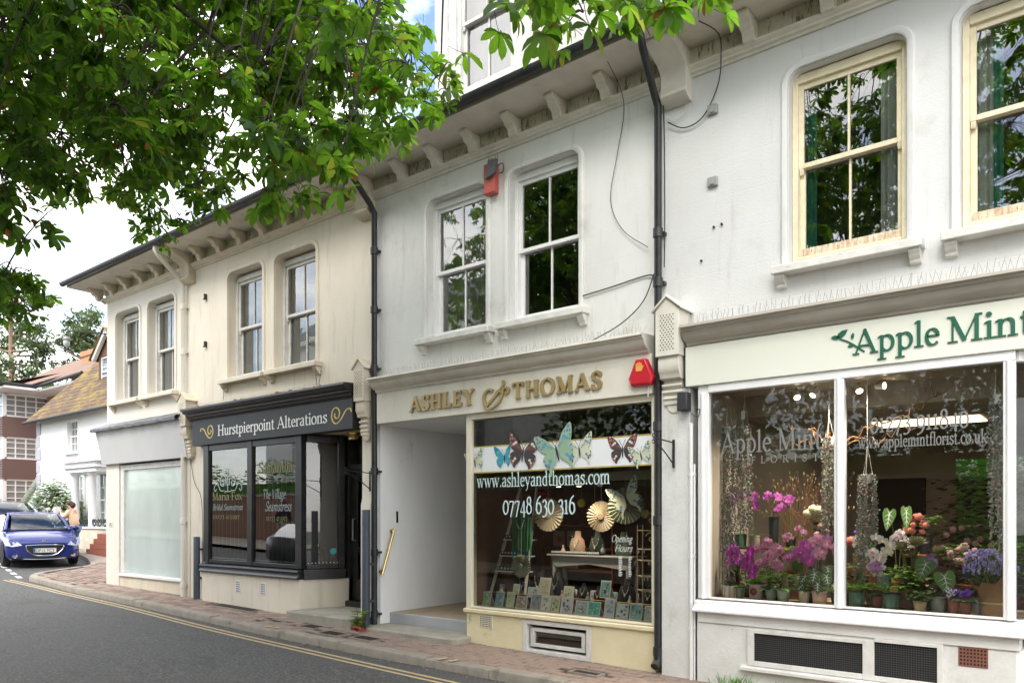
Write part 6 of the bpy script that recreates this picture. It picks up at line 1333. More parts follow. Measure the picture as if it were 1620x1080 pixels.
# busts with necklaces
BL = mat('black_velvet', (.012,.012,.014), .95); SIL = mat('silver_chain', (.62,.62,.62), .35, metal=.8); PRL = mat('cream_beads', (.62,.56,.42), .4)
def bust(label, x, y, z, h, m=BL, chain=SIL, name='necklace_bust'):
    t = thing(name, label, 'bust', (x, y, z), 'necklace busts'); b = B(); w = h*.42
    ring = []
    for zz, ww, dd, off in ((0,.9,.35,.0),(.35,1.0,.42,-.02),(.62,.82,.36,.0),(.74,.42,.28,.03),(.92,.34,.26,.05),(1,.36,.27,.05)):
        ring.append([(x+ww*w*cos(2*pi*k/12), y+off*h+dd*w*sin(2*pi*k/12), z+zz*h) for k in range(12)])
    b.add([p for r in ring for p in r], [(i*12+k, i*12+(k+1) % 12, (i+1)*12+(k+1) % 12, (i+1)*12+k) for i in range(5) for k in range(12)]+[tuple(range(60,72))]); b.build('bust_form', m, t)
    c = B()
    for k in range(17):
        s = -1+k/8; c.ball((x+s*w*.42*(1.2-.2*s*s), y-.46*w-.006+abs(s)*.05*h, z+h*(.36+.42*s*s)), h*.028 if k % 2 else h*.02, 6, 4)
    c.ball((x, y-.46*w-.012, z+h*.30), h*.05, 6, 4, (1,.5,1.3)); c.build('necklace', chain, t, stuff=True)
for d, x, y, z, h in (('tall black bust with a necklace on the top rung of the ladder shelf',-5.79,.50,1.36,.20),('black bust at the left with a silver chain, beside the ladder shelf',-5.70,.42,.64,.27),('black bust with pearls below the small paper fan',-5.46,.42,.64,.28),('black bust with a silver drop chain left of the table leg',-5.20,.40,.66,.27),('low black bust with gold beads under the table',-4.78,.34,.64,.18),('low black bust with white flowers on its chain, right of the gold beads',-4.55,.30,.63,.17),('black bust with a long pendant under the right side of the table',-4.22,.36,.64,.26),('black bust with ring pendant beside the metal stand',-3.98,.42,.63,.20)):
    bust(d, x, y, z, h, chain=PRL if 'gold' in d or 'pearl' in d else SIL)
# scarf, fans, butterfly
t = thing('scarf', 'green scarf with turquoise tassels hanging in the jewellery window', 'scarf', (-5.65,.30,1.1)); b = B(); n = 22; vs = []
for i in range(n+1):
    x = lerp(-5.80,-5.50,i/n); d = .02*sin(i*1.9); h0 = 1.53-.12*abs(sin(pi*i/n)); 
    vs += [(x, .30+d, 1.57+.05*sin(pi*i/n)), (x+.01*sin(i), .29+d*1.4, 1.38), (x, .29+d*1.6, 1.17+.04*sin(i*2.3))]
b.add(vs, [(i*3+k, (i+1)*3+k, (i+1)*3+k+1, i*3+k+1) for i in range(n) for k in range(2)]); b.build('cloth', mat('scarf_green', (.03,.20,.08), .8, (.05,.28,.16), 12, .6), t)
b = B()
for i in range(40): x = random.uniform(-5.79,-5.51); b.tube([(x,.285,1.20),(x+random.uniform(-.02,.02),.28,1.08+random.uniform(-.02,.03))], .003, 4, False)
b.build('tassels', mat('tassel_turquoise', (.02,.35,.42), .8), t, stuff=True)
b = B()
for i in range(15): s = -1+i/7; b.ball((-5.65+s*.07, .262, 1.44+.14*s*s), .012, 6, 4)
b.build('beads', mat('turquoise_bead', (.10,.42,.36), .3), t, stuff=True)
def fan(label, x, y, z, R, m, m2, tilt=(0,-1,0)):
    t = thing('paper_fan', label, 'paper fan', (x, y, z-R), 'pleated paper fans'); n = 26; b = B(); vs = []; T = Vector((0,0,1)).rotation_difference(Vector(tilt)).to_matrix()
    for k in range(n*2):
        a = pi*k/n; h = .022 if k % 2 else -.022
        for r in (.12*R, .8*R, R): q = T @ Vector((r*cos(a), r*sin(a), h*(r/R))); vs.append((x+q.x, y+q.y, z+q.z))
    N = n*2; b.add(vs, [(k*3+j, ((k+1) % N)*3+j, ((k+1) % N)*3+j+1, k*3+j+1) for k in range(N) for j in range(2)]); b.build('pleats', m, t, smooth=False)
    b = B(); b.lathe([(R*.24,.02),(R*.20,.026),(.001,.027)], (x,y,z), 16, tilt); b.build('rosette', m2, t)
    b = B(); b.tube([(x,y,z+R),(x,y,2.05)], .0015, 4); b.build('thread', M['wirew'], t)
CRM = mat('fan_cream', (.50,.44,.32), .8, (.40,.34,.24), 14, .4); BRN = mat('fan_centre_brown', (.22,.16,.10), .8); SAG = mat('fan_sage', (.30,.34,.25), .8)
fan('small sage paper fan hanging below the green scarf', -5.62, .25, .99, .14, SAG, SAG); fan('large cream paper fan behind the telephone number', -5.36, .45, 1.61, .20, CRM, CRM, (.1,-1,0)); fan('tan paper fan with a brown centre right of the telephone number', -4.57, .38, 1.59, .175, CRM, BRN, (.1,-1,0)); fan('large grey green paper fan behind the hanging butterfly', -4.24, .36, 1.71, .205, SAG, SAG, (.2,-1,.1))
bf = thing('hanging_butterfly', 'large pale green butterfly cutout hanging in front of the fan', 'ornament', (-4.16,.22,1.6)); butterfly(bf, -4.17, 1.79, .31, 22, 'swallow', .24, name='wings')
# side table with rings on top and pictures behind
t = thing('side_table', 'pale grey painted side table with curved legs in the jewellery window', 'table', (-4.85,.62,.5)); GP = mat('grey_chalk_paint', (.36,.37,.34), .6, (.28,.29,.27), 5, .5)
b = B(); b.box(-5.38,-4.20,.44,.78,1.115,1.14); b.build('top', GP, t, bev=.006)
b = B(); b.prism([(-5.32,1.114),(-5.32,1.02),(-5.25,.98),(-5.1,1.0),(-4.8,1.03),(-4.5,1.0),(-4.32,.98),(-4.26,1.02),(-4.26,1.114)], 'y', .47, .75); b.build('apron', GP, t, bev=.004)
for x in (-5.29,-4.30):
    for y in (.50,.72): b = B(); b.tube(spline([(x,y,1.05),(x+(-.015 if x < -5 else .015),y,.92),(x+(.01 if x < -5 else -.01),y,.75),(x,y,.502)], 4), [.034-.0013*i for i in range(13)], 8); b.build('leg', GP, t)
tr = thing('ring_tray', 'dark tray with a long row of rings on the grey side table', 'tray', (-4.9,.5,1.14)); b = B(); b.box(-5.33,-4.62,.45,.53,1.141,1.165); b.build('tray_box', M['dark'], tr); b = B()
for q in range(24): b.lathe([(.011,-.004),(.015,0),(.011,.004)], (-5.30+q*.028,.448,1.165), 8, (.2,-1,.2))
b.build('rings', SIL, tr, stuff=True)
for i, (x, z, w, h, cs, d) in enumerate(((-5.72,1.20,.17,.20,((.40,.34,.26),(.45,.18,.10),(.3,.3,.3)),'framed picture of an orange vase at the back'),(-5.50,1.20,.17,.20,((.28,.27,.27),(.14,.13,.13),(.4,.4,.4)),'framed grey sketch at the back'),(-5.76,.92,.17,.22,((.10,.13,.16),(.3,.35,.4),(.2,.2,.2)),'dark framed print below the vase picture'),(-5.50,.92,.16,.22,((.35,.12,.12),(.2,.25,.4),(.5,.3,.3)),'red and blue print low at the back'))):
    t = thing('framed_picture', d, 'picture', (x,1.2,z), 'pictures at the back of the jewellery window'); b = B(); b.box(x-w/2,x+w/2,1.18,1.2,z,z+h); b.build('frame', M['grey'], t); b = B(); b.box(x-w/2+.015,x+w/2-.015,1.174,1.179,z+.015,z+h-.015); b.build('print', colm(cs[0]), t); b = B()
    for q in range(4): flat_leaf(b, (x+random.uniform(-.04,.04),1.172,z+h*random.uniform(.35,.65)), (0,-1,0), random.uniform(.015,.035), 6)
    b.build('motif', colm(cs[1]), t)
t = thing('back_shelves', 'dark back shelves of the jewellery shop', 'shelf', (-5.6,1.25,.2))
for z in (.88,1.17,1.46): b = B(); b.box(-5.95,-4.9,1.15,1.45,z,z+.02); b.build('board', M['wood'], t)
for x in (-5.95,-4.88): b = B(); b.box(x-.02,x,1.15,1.45,.2,1.9); b.build('upright', M['wood'], t)
for d_, x_, m_ in (('cream display torso with red motif standing on the side table', -5.05, mat('torso_cream', (.42,.36,.26), .8, (.45,.15,.10), 9, .6)), ('dark green display torso on the side table', -4.77, mat('torso_green', (.03,.05,.04), .8)), ('patterned green torso with a floral top on the side table', -4.42, mat('torso_floral', (.12,.24,.15), .8, (.45,.45,.36), 16, .9))):
    bust(d_, x_, .62, 1.141, .27, m_, PRL, 'display_torso')
# metal scroll stand for earrings
t = thing('earring_stand', 'tall cream metal scroll stand at the right of the jewellery window', 'stand', (-3.9,.22,.5)); IV = mat('cream_metal', (.55,.47,.30), .5); b = B()
for x, y in ((-4.06,.30),(-3.92,.16),(-3.78,.30)): b.tube([(x,y,.501),(x,y,1.5)], .006, 6)
for z in (.62,.80,.95,1.12,1.24,1.44):
    b.tube([(-4.06,.30,z),(-3.92,.16,z),(-3.74,.16,z)], .005, 6); b.tube([(-4.06,.30,z),(-3.74,.30,z)], .005, 6)
for zc, r in ((1.56,.075),(1.36,.07)):
    b.tube([(-3.82+r*(1-.1*k/2)*cos(a), .16, zc+r*(1-.1*k/2)*sin(a)) for k, a in [(k, pi*.9-k*.42) for k in range(20)]], .006, 6)
b.build('wire_frame', IV, t); b = B()
for q in range(14): x = -4.04+random.random()*.28; z = random.choice((.95,1.12,1.24,1.44)); b.ball((x,.2,z-.03), .008, 6, 4, (1,1,2.2))
b.build('earrings', SIL, t, stuff=True)
# hanging baubles and spots
for k, (x, y, z, c, lb) in enumerate(((-4.98,.6,1.75,(.45,.40,.06),'yellow bauble hanging above the table'),(-4.86,.7,1.52,(.50,.26,.05),'orange bauble low behind the telephone number'),(-4.05,.45,1.62,(.30,.34,.08),'olive bauble below the hanging butterfly'))):
    t = thing('bauble', lb, 'bauble', (x,y,z), 'hanging baubles'); b = B()
    for i in range(5):
        for j in range(9): a = j*2*pi/9+i*.3; e = -1.2+i*.6; d = Vector((cos(e)*cos(a), cos(e)*sin(a), sin(e))); flat_leaf(b, Vector((x,y,z))+d*.05, d, .02, 5)
    b.build('petals', mat('bauble_%d' % k, c, .6), t, smooth=False); b = B(); b.tube([(x,y,z+.05),(x,y,2.05)], .0015, 4); b.build('thread', M['wirew'], t)
for k, (x, lb) in enumerate(((-5.02,'left white spotlight under the banner in the jewellery window'),(-4.74,'middle white spotlight under the banner'),(-4.46,'lit right hand spotlight under the banner'))):
    t = thing('spotlight', lb, 'spotlight', (x,.18,1.95), 'jewellery window spotlights'); b = B(); b.lathe([(.012,.1),(.016,.06),(.032,.02),(.036,-.03),(.03,-.035)], (x,.18,1.965), 12, (.3,-.3,1) if k == 2 else (0,0,1)); b.build('housing', M['sash'], t)
    b = B(); b.lathe([(.027,-.036),(.001,-.037)], (x,.18,1.965), 12, (.3,-.3,1) if k == 2 else (0,0,1)); b.build('bulb', emit('jewel_bulb', (1,.8,.5), 5), t)
    ll = bpy.data.lights.new('spotlight_glow', 'SPOT'); ll.energy = 8; ll.color = (1,.84,.64); ll.spot_size = radians(130); ll.spot_blend = .8; ll.shadow_soft_size = .05
    lo_ = bpy.data.objects.new('spotlight_glow', ll); COL.objects.link(lo_); lo_.parent = t; lo_.location = (0,-.02,-.04); lo_.rotation_euler = Vector((0,-.05,1)).to_track_quat('Z','Y').to_euler()
# more small stock: ornaments on the ledge and table
ORN = [(.55,.50,.40),(.40,.44,.42),(.50,.36,.30),(.24,.34,.36),(.58,.56,.50)]
for k, (x, y, z, lb_) in enumerate(((-5.92,.24,.63,'small pale ornament at the left end of the low ledge'),(-5.32,.26,.63,'small grey ornament below the drop chain bust'),(-5.02,.25,.63,'small pink ornament left of the gold beads'),(-4.66,.24,.63,'small teal ornament under the side table'),(-4.33,.25,.63,'small cream ornament right of the framed sheep card'),(-4.12,.24,.63,'small grey ornament beside the ring pendant bust'),(-4.62,.50,1.165,'small pale pot among the rings on the table'),(-5.22,.56,1.14,'little cream pot at the left end of the side table'))):
    t = thing('ornament', lb_, 'ornament', (x,y,z), 'small ornaments in the jewellery window'); b = B(); r = random.uniform(.022,.034); b.lathe([(r*.7,0),(r,.02),(r*1.05,.04),(r*.6,.06),(r*.45,.075),(r*.6,.085)], (x,y,z), 12); b.build('vessel', colm(ORN[k % 5]), t); b = B(); b.ball((x,y,z+.095), r*.4, 8, 5); b.build('stopper', colm(ORN[(k+2) % 5]), t)
for i in range(9):
    x = -6.02+i*.27; card('small card number tent on the dark ledge' if False else ['tiny print of a white flower above the ledge','tiny blue print above the ledge','tiny green print above the ledge','tiny pink print above the ledge','tiny cream print above the ledge','tiny grey print above the ledge','tiny teal print above the ledge','tiny yellow print above the ledge','tiny lilac print above the ledge'][i], x, .36, .632, .085, .11, [((.6,.6,.58),(.7,.7,.7),(.3,.3,.3)),((.2,.32,.5),(.5,.6,.7),(.1,.2,.3)),((.25,.42,.25),(.5,.6,.4),(.1,.2,.1)),((.6,.35,.38),(.7,.6,.6),(.3,.1,.1)),((.66,.6,.45),(.4,.3,.2),(.6,.5,.3)),((.4,.4,.4),(.2,.2,.2),(.6,.6,.6)),((.12,.4,.38),(.5,.6,.6),(.05,.2,.2)),((.62,.52,.15),(.6,.6,.4),(.3,.2,.05)),((.45,.36,.55),(.6,.6,.7),(.2,.1,.3))][i], 90+i, 'small prints above the ledge')
# red flowered branch at the back left
t = thing('red_blossom_branch', 'dark branch with red blossoms at the back left of the jewellery window', 'branch', (-5.75,.9,1.5)); b = B(); f = B()
for k in range(12):
    e = Vector((-5.75+random.uniform(-.2,.2), .9, 1.85+random.uniform(-.15,.12))); b.tube(bez((-5.75,.95,1.47),(-5.75,.95,1.7),e,4), .003, 4)
    for q in range(9): flat_leaf(f, e+Vector((random.uniform(-.05,.05),random.uniform(-.05,.05),random.uniform(-.06,.06))), rdir(), .016, 5)
b.build('twigs', M['wood'], t); f.build('blossoms', mat('red_petal', (.35,.03,.02), .7), t, smooth=False)
# ---------------------------------------------------------------- fittings on the fronts
t = thing('alarm_box', 'red hexagonal alarm box with an orange hand on the jewellery fascia', 'alarm', (-3.75,-.12,3.05)); b = B(); xc, zc = -3.76, 3.05
hx = [(-.06,.135),(.06,.135),(.145,-.06),(.11,-.135),(-.11,-.135),(-.145,-.06)]
n = 6; b.add([(xc+p[0], -.122, zc+p[1]) for p in hx]+[(xc+p[0], -.17, zc+p[1]) for p in hx]+[(xc+p[0]*.86, -.19, zc+p[1]*.86) for p in hx], [(i, (i+1) % 6, 6+(i+1) % 6, 6+i) for i in range(6)]+[(6+i, 6+(i+1) % 6, 12+(i+1) % 6, 12+i) for i in range(6)]+[tuple(range(12,18))]); b.build('housing', M['red'], t, bev=.006)
b = B(); X = xc-.01; Z = zc+.01
b.box(X-.035,X+.035,-.1935,-.1915,Z,Z+.05)
for i, (dx, h) in enumerate(((-.028,.04),(-.010,.055),(.009,.055),(.027,.04))): b.box(X+dx-.007, X+dx+.007, -.1945-.0003*i, -.1937, Z+.045, Z+.05+h*.7)
b.prism([(X+.035,Z+.01),(X+.055,Z+.05),(X+.045,Z+.055),(X+.03,Z+.03)], 'y', -.196, -.1936); b.build('hand_symbol', M['orange'], t)
b = B(); b.tube([(-3.70,-.13,2.92),(-3.70,-.13,2.80)], .006, 6); b.build('cable_conduit', M['wirew'], t)
t = thing('alarm_box', 'old faded red alarm box with torn cover between the upper windows', 'alarm', (-5.82,-.02,5.65)); b = B(); b.box(-5.93,-5.76,-.09,-.002,5.44,5.80); b.build('housing', M['redold'], t, bev=.012)
b = B(); b.prism([(-5.87,5.60),(-5.72,5.64),(-5.70,5.80),(-5.82,5.81)], 'y', -.135, -.0905); b.build('torn_cover', mat('torn_grey_cover', (.11,.11,.12), .6), t); b = B(); b.tube(spline([(-5.72,-.1,5.72),(-5.64,-.08,5.74),(-5.66,-.05,5.66),(-5.72,-.04,5.66)], 5), .006, 6)
for k in range(5): b.tube([(-5.9+k*.035,-.04,5.80),(-5.9+k*.035+random.uniform(-.02,.02),-.03,5.86+random.uniform(0,.05))], .003, 4)
b.build('wires', M['wire'], t)
t = thing('wall_lamp', 'small dark box lamp on the pier beside the florist window', 'lamp', (-3.29,-.12,2.7)); b = B(); b.box(-3.345,-3.24,-.21,-.102,2.62,2.80); b.build('housing', mat('charcoal_plastic', (.035,.035,.04), .5), t, bev=.01); b = B(); b.tube(spline([(-3.25,-.12,2.62),(-3.17,-.12,2.55),(-3.15,-.11,2.63),(-3.19,-.11,2.62)], 5), .004, 5); b.build('cable', M['wire'], t)
for x, y, zt, lb in ((-12.47,-.10,1.24,'short blue grey pipe guard post between the frosted and the black shop windows'), (-7.925,-.20,1.685,'tall blue grey pipe guard post beside the doorway of the alterations shop')):
    t = thing('pipe_guard', lb, 'post', (x,y,G(x)), 'pipe guards'); b = B(); b.lathe([(.055,0),(.055,zt-G(x)-.012),(.05,zt-G(x)-.004),(.044,zt-G(x)-.004),(.04,zt-G(x)-.03)], (x,y,G(x)-.003), 18); b.build('tube', M['slate'], t)
    for z in (.35,.85): b = B(); b.box(x-.06,x+.06,y+.03,y+.09,G(x)+z,G(x)+z+.03); b.build('strap', M['slate'], t)
# weed by the step, grass tuft at the florist plinth
t = thing('weed', 'leafy green weed with a red stem at the foot of the pipe guard', 'weed', (-7.86,-.36,G(-7.86))); foliage(t, -7.88, -.35, G(-7.9), .10, .26, 60, LGb, .10, .06, .6); b = B()
for k in range(8): b.tube([(-7.86,-.34,G(-7.9)),(-7.86+random.uniform(-.1,.1),-.36,G(-7.9)+random.uniform(.1,.28))], .004, 5)
b.build('stems', mat('red_stem', (.35,.03,.03), .6), t); b = B()
for k in range(14): flat_leaf(b, (-7.82+random.uniform(-.1,.1), -.42+random.uniform(-.08,.05), G(-7.9)+random.uniform(.01,.06)), rdir(1), .025, 5)
b.build('fallen_petals', mat('red_fallen_petal', (.40,.03,.03), .7), t, smooth=False)
for x, n_, lb in ((-2.75,70,'tuft of grass and weeds below the florist basement window'),(-2.25,50,'second grass tuft against the florist plinth')):
    t = thing('grass_tuft', lb, 'weed', (x,-.2,G(x)), 'grass tufts at the plinth'); b = B()
    for k in range(n_): blade(b, (x+random.gauss(0,.11), -.19+random.uniform(-.05,.04), G(x)), rdir(1.6,.6), random.uniform(.08,.2), .008, .8)
    b.build('blades', LGb, t, smooth=False)
# bare bulb lamp on an arm at the end gable
t = thing('bracket_lamp', 'bare glass lamp hanging from an arm at the left corner of the terrace', 'lamp', (-16.15,-.3,5.2)); b = B(); b.tube([(-16.14,.1,5.32),(-16.55,-.35,5.36),(-16.72,-.52,5.36)], .012, 6); b.tube(spline([(-16.72,-.52,5.36),(-16.74,-.54,5.33),(-16.74,-.54,5.25)], 4), .012, 6); b.build('arm', M['ironb'], t)
b = B(); b.lathe([(.03,0),(.055,-.02),(.075,-.06),(.07,-.075)], (-16.74,-.54,5.25), 14); b.build('cap', M['grey'], t); b = B(); b.lathe([(.05,-.075),(.062,-.12),(.055,-.18),(.03,-.215),(.001,-.225)], (-16.74,-.54,5.25), 14); b.build('glass_globe', M['frost'], t)
# ---------------------------------------------------------------- white house beyond the terrace
M['hwhite'] = mat('white_house_paint', (.84,.84,.83), .7, (.80,.80,.78), 1.5, .4, bump=.05, bs=30)
M['hroof'] = mat('mossy_clay_tiles', (.13,.08,.055), .9, (.09,.055,.04), 9, .7, bump=.8, bs=16, dirt=[((.30,.21,.04), 1.5, .47, .62, (1,1.5,1.5)), ((.11,.08,.05), 9, .48, .7, (1,1,1))])
M['quoin'] = mat('grey_quoin', (.42,.42,.47), .7)
M['tilehang'] = mat('brown_hung_tile', (.17,.085,.06), .85, (.11,.06,.045), 12, .6, bump=.3, bs=30)
M['hbrick'] = mat('orange_brick', (.46,.25,.14), .85, (.36,.18,.10), 22, .6, bump=.15, bs=50)
M['redbrick'] = mat('red_step_brick', (.38,.13,.08), .85, (.28,.09,.06), 20, .6)
hs = thing('white_house', 'white painted cottage with mossy tiled roof beyond the terrace', 'house', (-27,4,G(-27)))
b = B(); z0 = G(-24)-.3
b.box(-31.1,-28.45,4,4.3,z0,5.05); b.box(-28.45,-27.62,4,4.3,z0,3.78); b.box(-28.45,-27.62,4,4.3,4.88,5.05); b.box(-27.62,-22.2,4,4.3,z0,5.05); b.box(-31.1,-30.8,4.3,12,z0,5.05)
b.prism([(4.0,5.05),(12,5.05),(8,9.3)], 'x', -31.1, -30.95); b.box(-22.4,-22.2,4.3,12,z0,5.05); b.build('wall', M['hwhite'], hs)
b = B(); b.add([(-31.3,3.65,5.02),(-22,3.65,5.02),(-22,8,9.5),(-31.3,8,9.5),(-31.3,3.65,4.94),(-22,3.65,4.94),(-22,12.4,5.02),(-31.3,12.4,5.02),(-31.3,3.7,4.9)], [(0,1,2,3),(0,4,5,1),(3,2,6,7),(0,3,4)])
rf = b.build('roof', M['hroof'], hs)
# courses of tiles as stepped ledges
b = B()
for k in range(1, 26):
    t = k/26; y, z = lerp(3.65,8,t), lerp(5.02,9.5,t); b.add([(-31.3,y,z+.02),(-22,y,z+.02),(-22,y+.16,z+.175),(-31.3,y+.16,z+.175),(-31.3,y,z-.02),(-22,y,z-.02)], [(0,1,2,3),(4,5,1,0)])
b.build('tile_courses', M['hroof'], rf, stuff=True, smooth=False)
b = B(); b.tube([(-31.3,3.6,4.97),(-22,3.6,4.99)], .05, 8); b.build('gutter', M['ironb'], hs)
for i in range(9): b = B(); b.box(-31.13 if i % 2 else -31.12,-30.86 if i % 2 else -30.74,3.975,4.0,z0+.6+i*.46,z0+.6+i*.46+.42); b.build('quoin', M['quoin'], hs, bev=.01)
def bar_window(par, x0, x1, z0, z1, y, nx, nz, m, gl):
    b = B(); w = .05; b.box(x0,x0+w,y,y+.06,z0,z1); b.box(x1-w,x1,y,y+.06,z0,z1); b.box(x0+w,x1-w,y,y+.06,z0,z0+w); b.box(x0+w,x1-w,y,y+.06,z1-w,z1); b.box(x0+w,x1-w,y-.01,y+.06,(z0+z1)/2-.025,(z0+z1)/2+.025)
    for i in range(1,nx): x = lerp(x0+w,x1-w,i/nx); b.box(x-.012,x+.012,y+.012,y+.05,z0+w,z1-w)
    for i in range(1,nz):
        z = lerp(z0+w,z1-w,i/nz)
        if abs(z-(z0+z1)/2) > .06: b.box(x0+w,x1-w,y+.013,y+.05,z-.012,z+.012)
    f = b.build('window', m, par); b = B(); b.add([(x0+w,y+.04,z0+w),(x1-w,y+.04,z0+w),(x1-w,y+.04,z1-w),(x0+w,y+.04,z1-w)], [(0,1,2,3)]); b.build('pane', gl, f, smooth=False); return f
GD = mat('dark_far_glass', (.22,.25,.26), .08, spec=.6, coat=.5)  # pale blue-grey base colour stands in for reflected sky
bar_window(hs, -28.45, -27.62, 3.78, 4.88, 4.12, 3, 4, M['sash'], GD); b = B(); b.box(-28.55,-27.52,3.9,4.05,3.70,3.775); b.build('sill', M['hwhite'], hs)
bar_window(hs, -27.62, -26.95, 1.25, 2.95, 3.93, 2, 4, M['sash'], GD); b = B(); b.box(-27.85,-25.9,3.85,3.998,3.02,3.10); b.build('label_mould', M['hwhite'], hs); bar_window(hs, -25.75, -25.15, 1.25, 2.95, 3.93, 2, 4, M['sash'], GD)
# portico
b = B(); b.box(-25.9,-23.7,2.95,3.998,2.92,3.05); b.box(-25.98,-23.6,2.88,3.998,3.05,3.12); b.box(-25.9,-23.7,2.95,3.998,3.12,3.22); b.box(-26.02,-23.55,2.84,3.998,3.22,3.28); b.build('portico', M['hwhite'], hs, bev=.01)
for x in (-25.62,-24.40): b = B(); b.lathe([(.16,0),(.16,.06),(.12,.09),(.115,.8),(.10,1.95),(.13,2.0),(.16,2.04),(.16,2.08)], (x,3.15,.84), 16); b.build('column', M['hwhite'], hs)
b = B(); b.box(-25.35,-24.5,3.93,3.97,.9,2.85); b.build('door', M['sash'], hs)
# dormer on the roof
b = B(); b.box(-28.35,-28.2,5.0,7.2,6.0,7.2); b.box(-26.7,-26.55,5.0,7.2,6.0,7.2); b.prism([(-28.35,7.2),(-26.55,7.2),(-27.45,8.0)], 'y', 5.0, 5.06); b.build('dormer_cheek', M['tilehang'], hs)
b = B(); b.box(-28.2,-26.7,5.0,5.05,5.9,6.15); b.build('dormer_apron', M['sash'], hs); b = B(); b.beam((-28.5,4.88,7.12),(-27.45,4.88,8.06),.12,.14); b.build('bargeboard', M['sash'], hs); b = B(); b.beam((-26.4,4.88,7.12),(-27.45,4.88,8.04),.12,.14); b.build('bargeboard', M['sash'], hs)
bar_window(hs, -28.2, -26.7, 6.15, 7.2, 5.02, 3, 3, M['sash'], GD)
b = B(); b.add([(-28.6,4.75,7.1),(-28.6,7.5,7.1),(-27.45,7.5,8.15),(-27.45,4.75,8.15)], [(0,1,2,3)]); b.add([(-26.3,4.75,7.1),(-26.3,7.5,7.1),(-27.45,7.5,8.15),(-27.45,4.75,8.15)], [(0,1,2,3)]); b.build('dormer_roof', M['hroof'], hs)
# lean-to at its left
b = B(); b.prism([(4.6,z0),(4.6,1.9),(8,1.9),(8,z0)], 'x', -34.2, -31.12); b.add([(-34.5,4.4,1.85),(-31.12,4.4,3.75),(-31.12,8,3.75),(-34.5,8,1.85)], [(0,1,2,3)]); b.prism([(-34.2,1.9),(-31.12,1.9),(-31.12,3.6)], 'y', 4.6, 4.7); b.build('lean_to', M['hwhite'], hs)
# garden wall, railing, brick steps
t = thing('garden_wall', 'low cream rendered garden wall in front of the white house', 'wall', (-24.5,3,G(-24.5))); b = B(); b.box(-28.5,-22.75,3.0,3.2,z0,1.20); b.build('wall', M['plinth'], t, bev=.02); b = B(); b.box(-28.5,-22.72,2.96,3.24,1.20,1.26); b.build('coping', M['hwhite'], t, bev=.01)
t = thing('railing', 'white scrolled iron railing on the garden wall', 'railing', (-24.2,3.1,1.26)); b = B(); b.tube([(-25.8,3.1,1.32),(-22.8,3.1,1.32)], .012, 5)
for k in range(8):
    x = -25.6+k*.36
    for sg in (-1,1): b.tube(spline([(x,3.1,1.265),(x+sg*.09,3.1,1.34),(x+sg*.13,3.1,1.44),(x+sg*.06,3.1,1.49),(x+sg*.02,3.1,1.42),(x+sg*.07,3.1,1.39)],3), .016, 5)
b.build('scrolls', M['ironb'], t)
t = thing('brick_steps', 'red brick steps climbing beside the garden wall', 'steps', (-22.4,2.7,G(-22.4)))
for k in range(4): b = B(); b.box(-23.15+k*.24,-21.4,2.45,2.94,(z0 if k == 0 else G(-22)+.02+k*.15),G(-22)+.17+k*.15); b.build('step', M['redbrick'], t, bev=.01)
# flowering shrub
def leafy(t, c, R, n, L, w, m, name='leaves', hollow=.4, up=.2):
    b = B()
    for i in range(n):
        d = Vector((random.gauss(0,1), random.gauss(0,1), random.gauss(0,1))).normalized(); r = (hollow+(1-hollow)*random.random()**.6); p = (c[0]+d.x*R[0]*r, c[1]+d.y*R[1]*r, c[2]+d.z*R[2]*r)
        blade(b, p, d+Vector((0,0,up))+Vector((random.uniform(-.6,.6),random.uniform(-.6,.6),random.uniform(-.6,.6))), L*random.uniform(.6,1.3), w, .8)
    return b.build(name, m, t, smooth=False)
t = thing('shrub', 'green shrub with white blossom in front of the white house', 'shrub', (-27.6,3.0,G(-27.6)))
sm = B()
for k in range(7): sm.tube([(-27.6,3.3,.5),(-27.6+random.uniform(-1.3,1.3),3.3+random.uniform(-.4,.4),random.uniform(1.4,2.3))], .025, 5)
sm.build('stem', M['wood'], t)
SH = mat('shrub_leaf', (.12,.22,.05), .6, rnd=.35, trans=((.3,.45,.1), .3))
lb = B()
for cx, cy, cz, r in ((-28.8,3.3,1.6,.8),(-28.0,3.1,1.95,.85),(-27.2,3.2,1.9,.8),(-26.5,3.3,1.65,.75),(-27.6,3.3,2.25,.65),(-28.6,3.3,1.0,.8),(-27.4,3.2,1.0,.8),(-26.4,3.3,1.0,.6)):
    for i in range(420):
        d = Vector((random.gauss(0,1), random.gauss(0,1), random.gauss(0,1))).normalized()*r*random.random()**.4; blade(lb, (cx+d.x,cy+d.y*.6,cz+d.z), rdir(.4), random.uniform(.12,.26), .10, .8)
lb.build('leaves', SH, t, smooth=False, stuff=True); lb = B()
for i in range(420):
    x = random.uniform(-29.3,-25.9); zt = 2.3-.35*abs(x+27.7); flat_leaf(lb, (x,2.75+random.uniform(-.1,.5),random.uniform(.9,zt)), rdir(.3), random.uniform(.03,.06), 5)
lb.build('blossom', mat('shrub_blossom', (.75,.74,.72), .7), t, smooth=False, stuff=True)
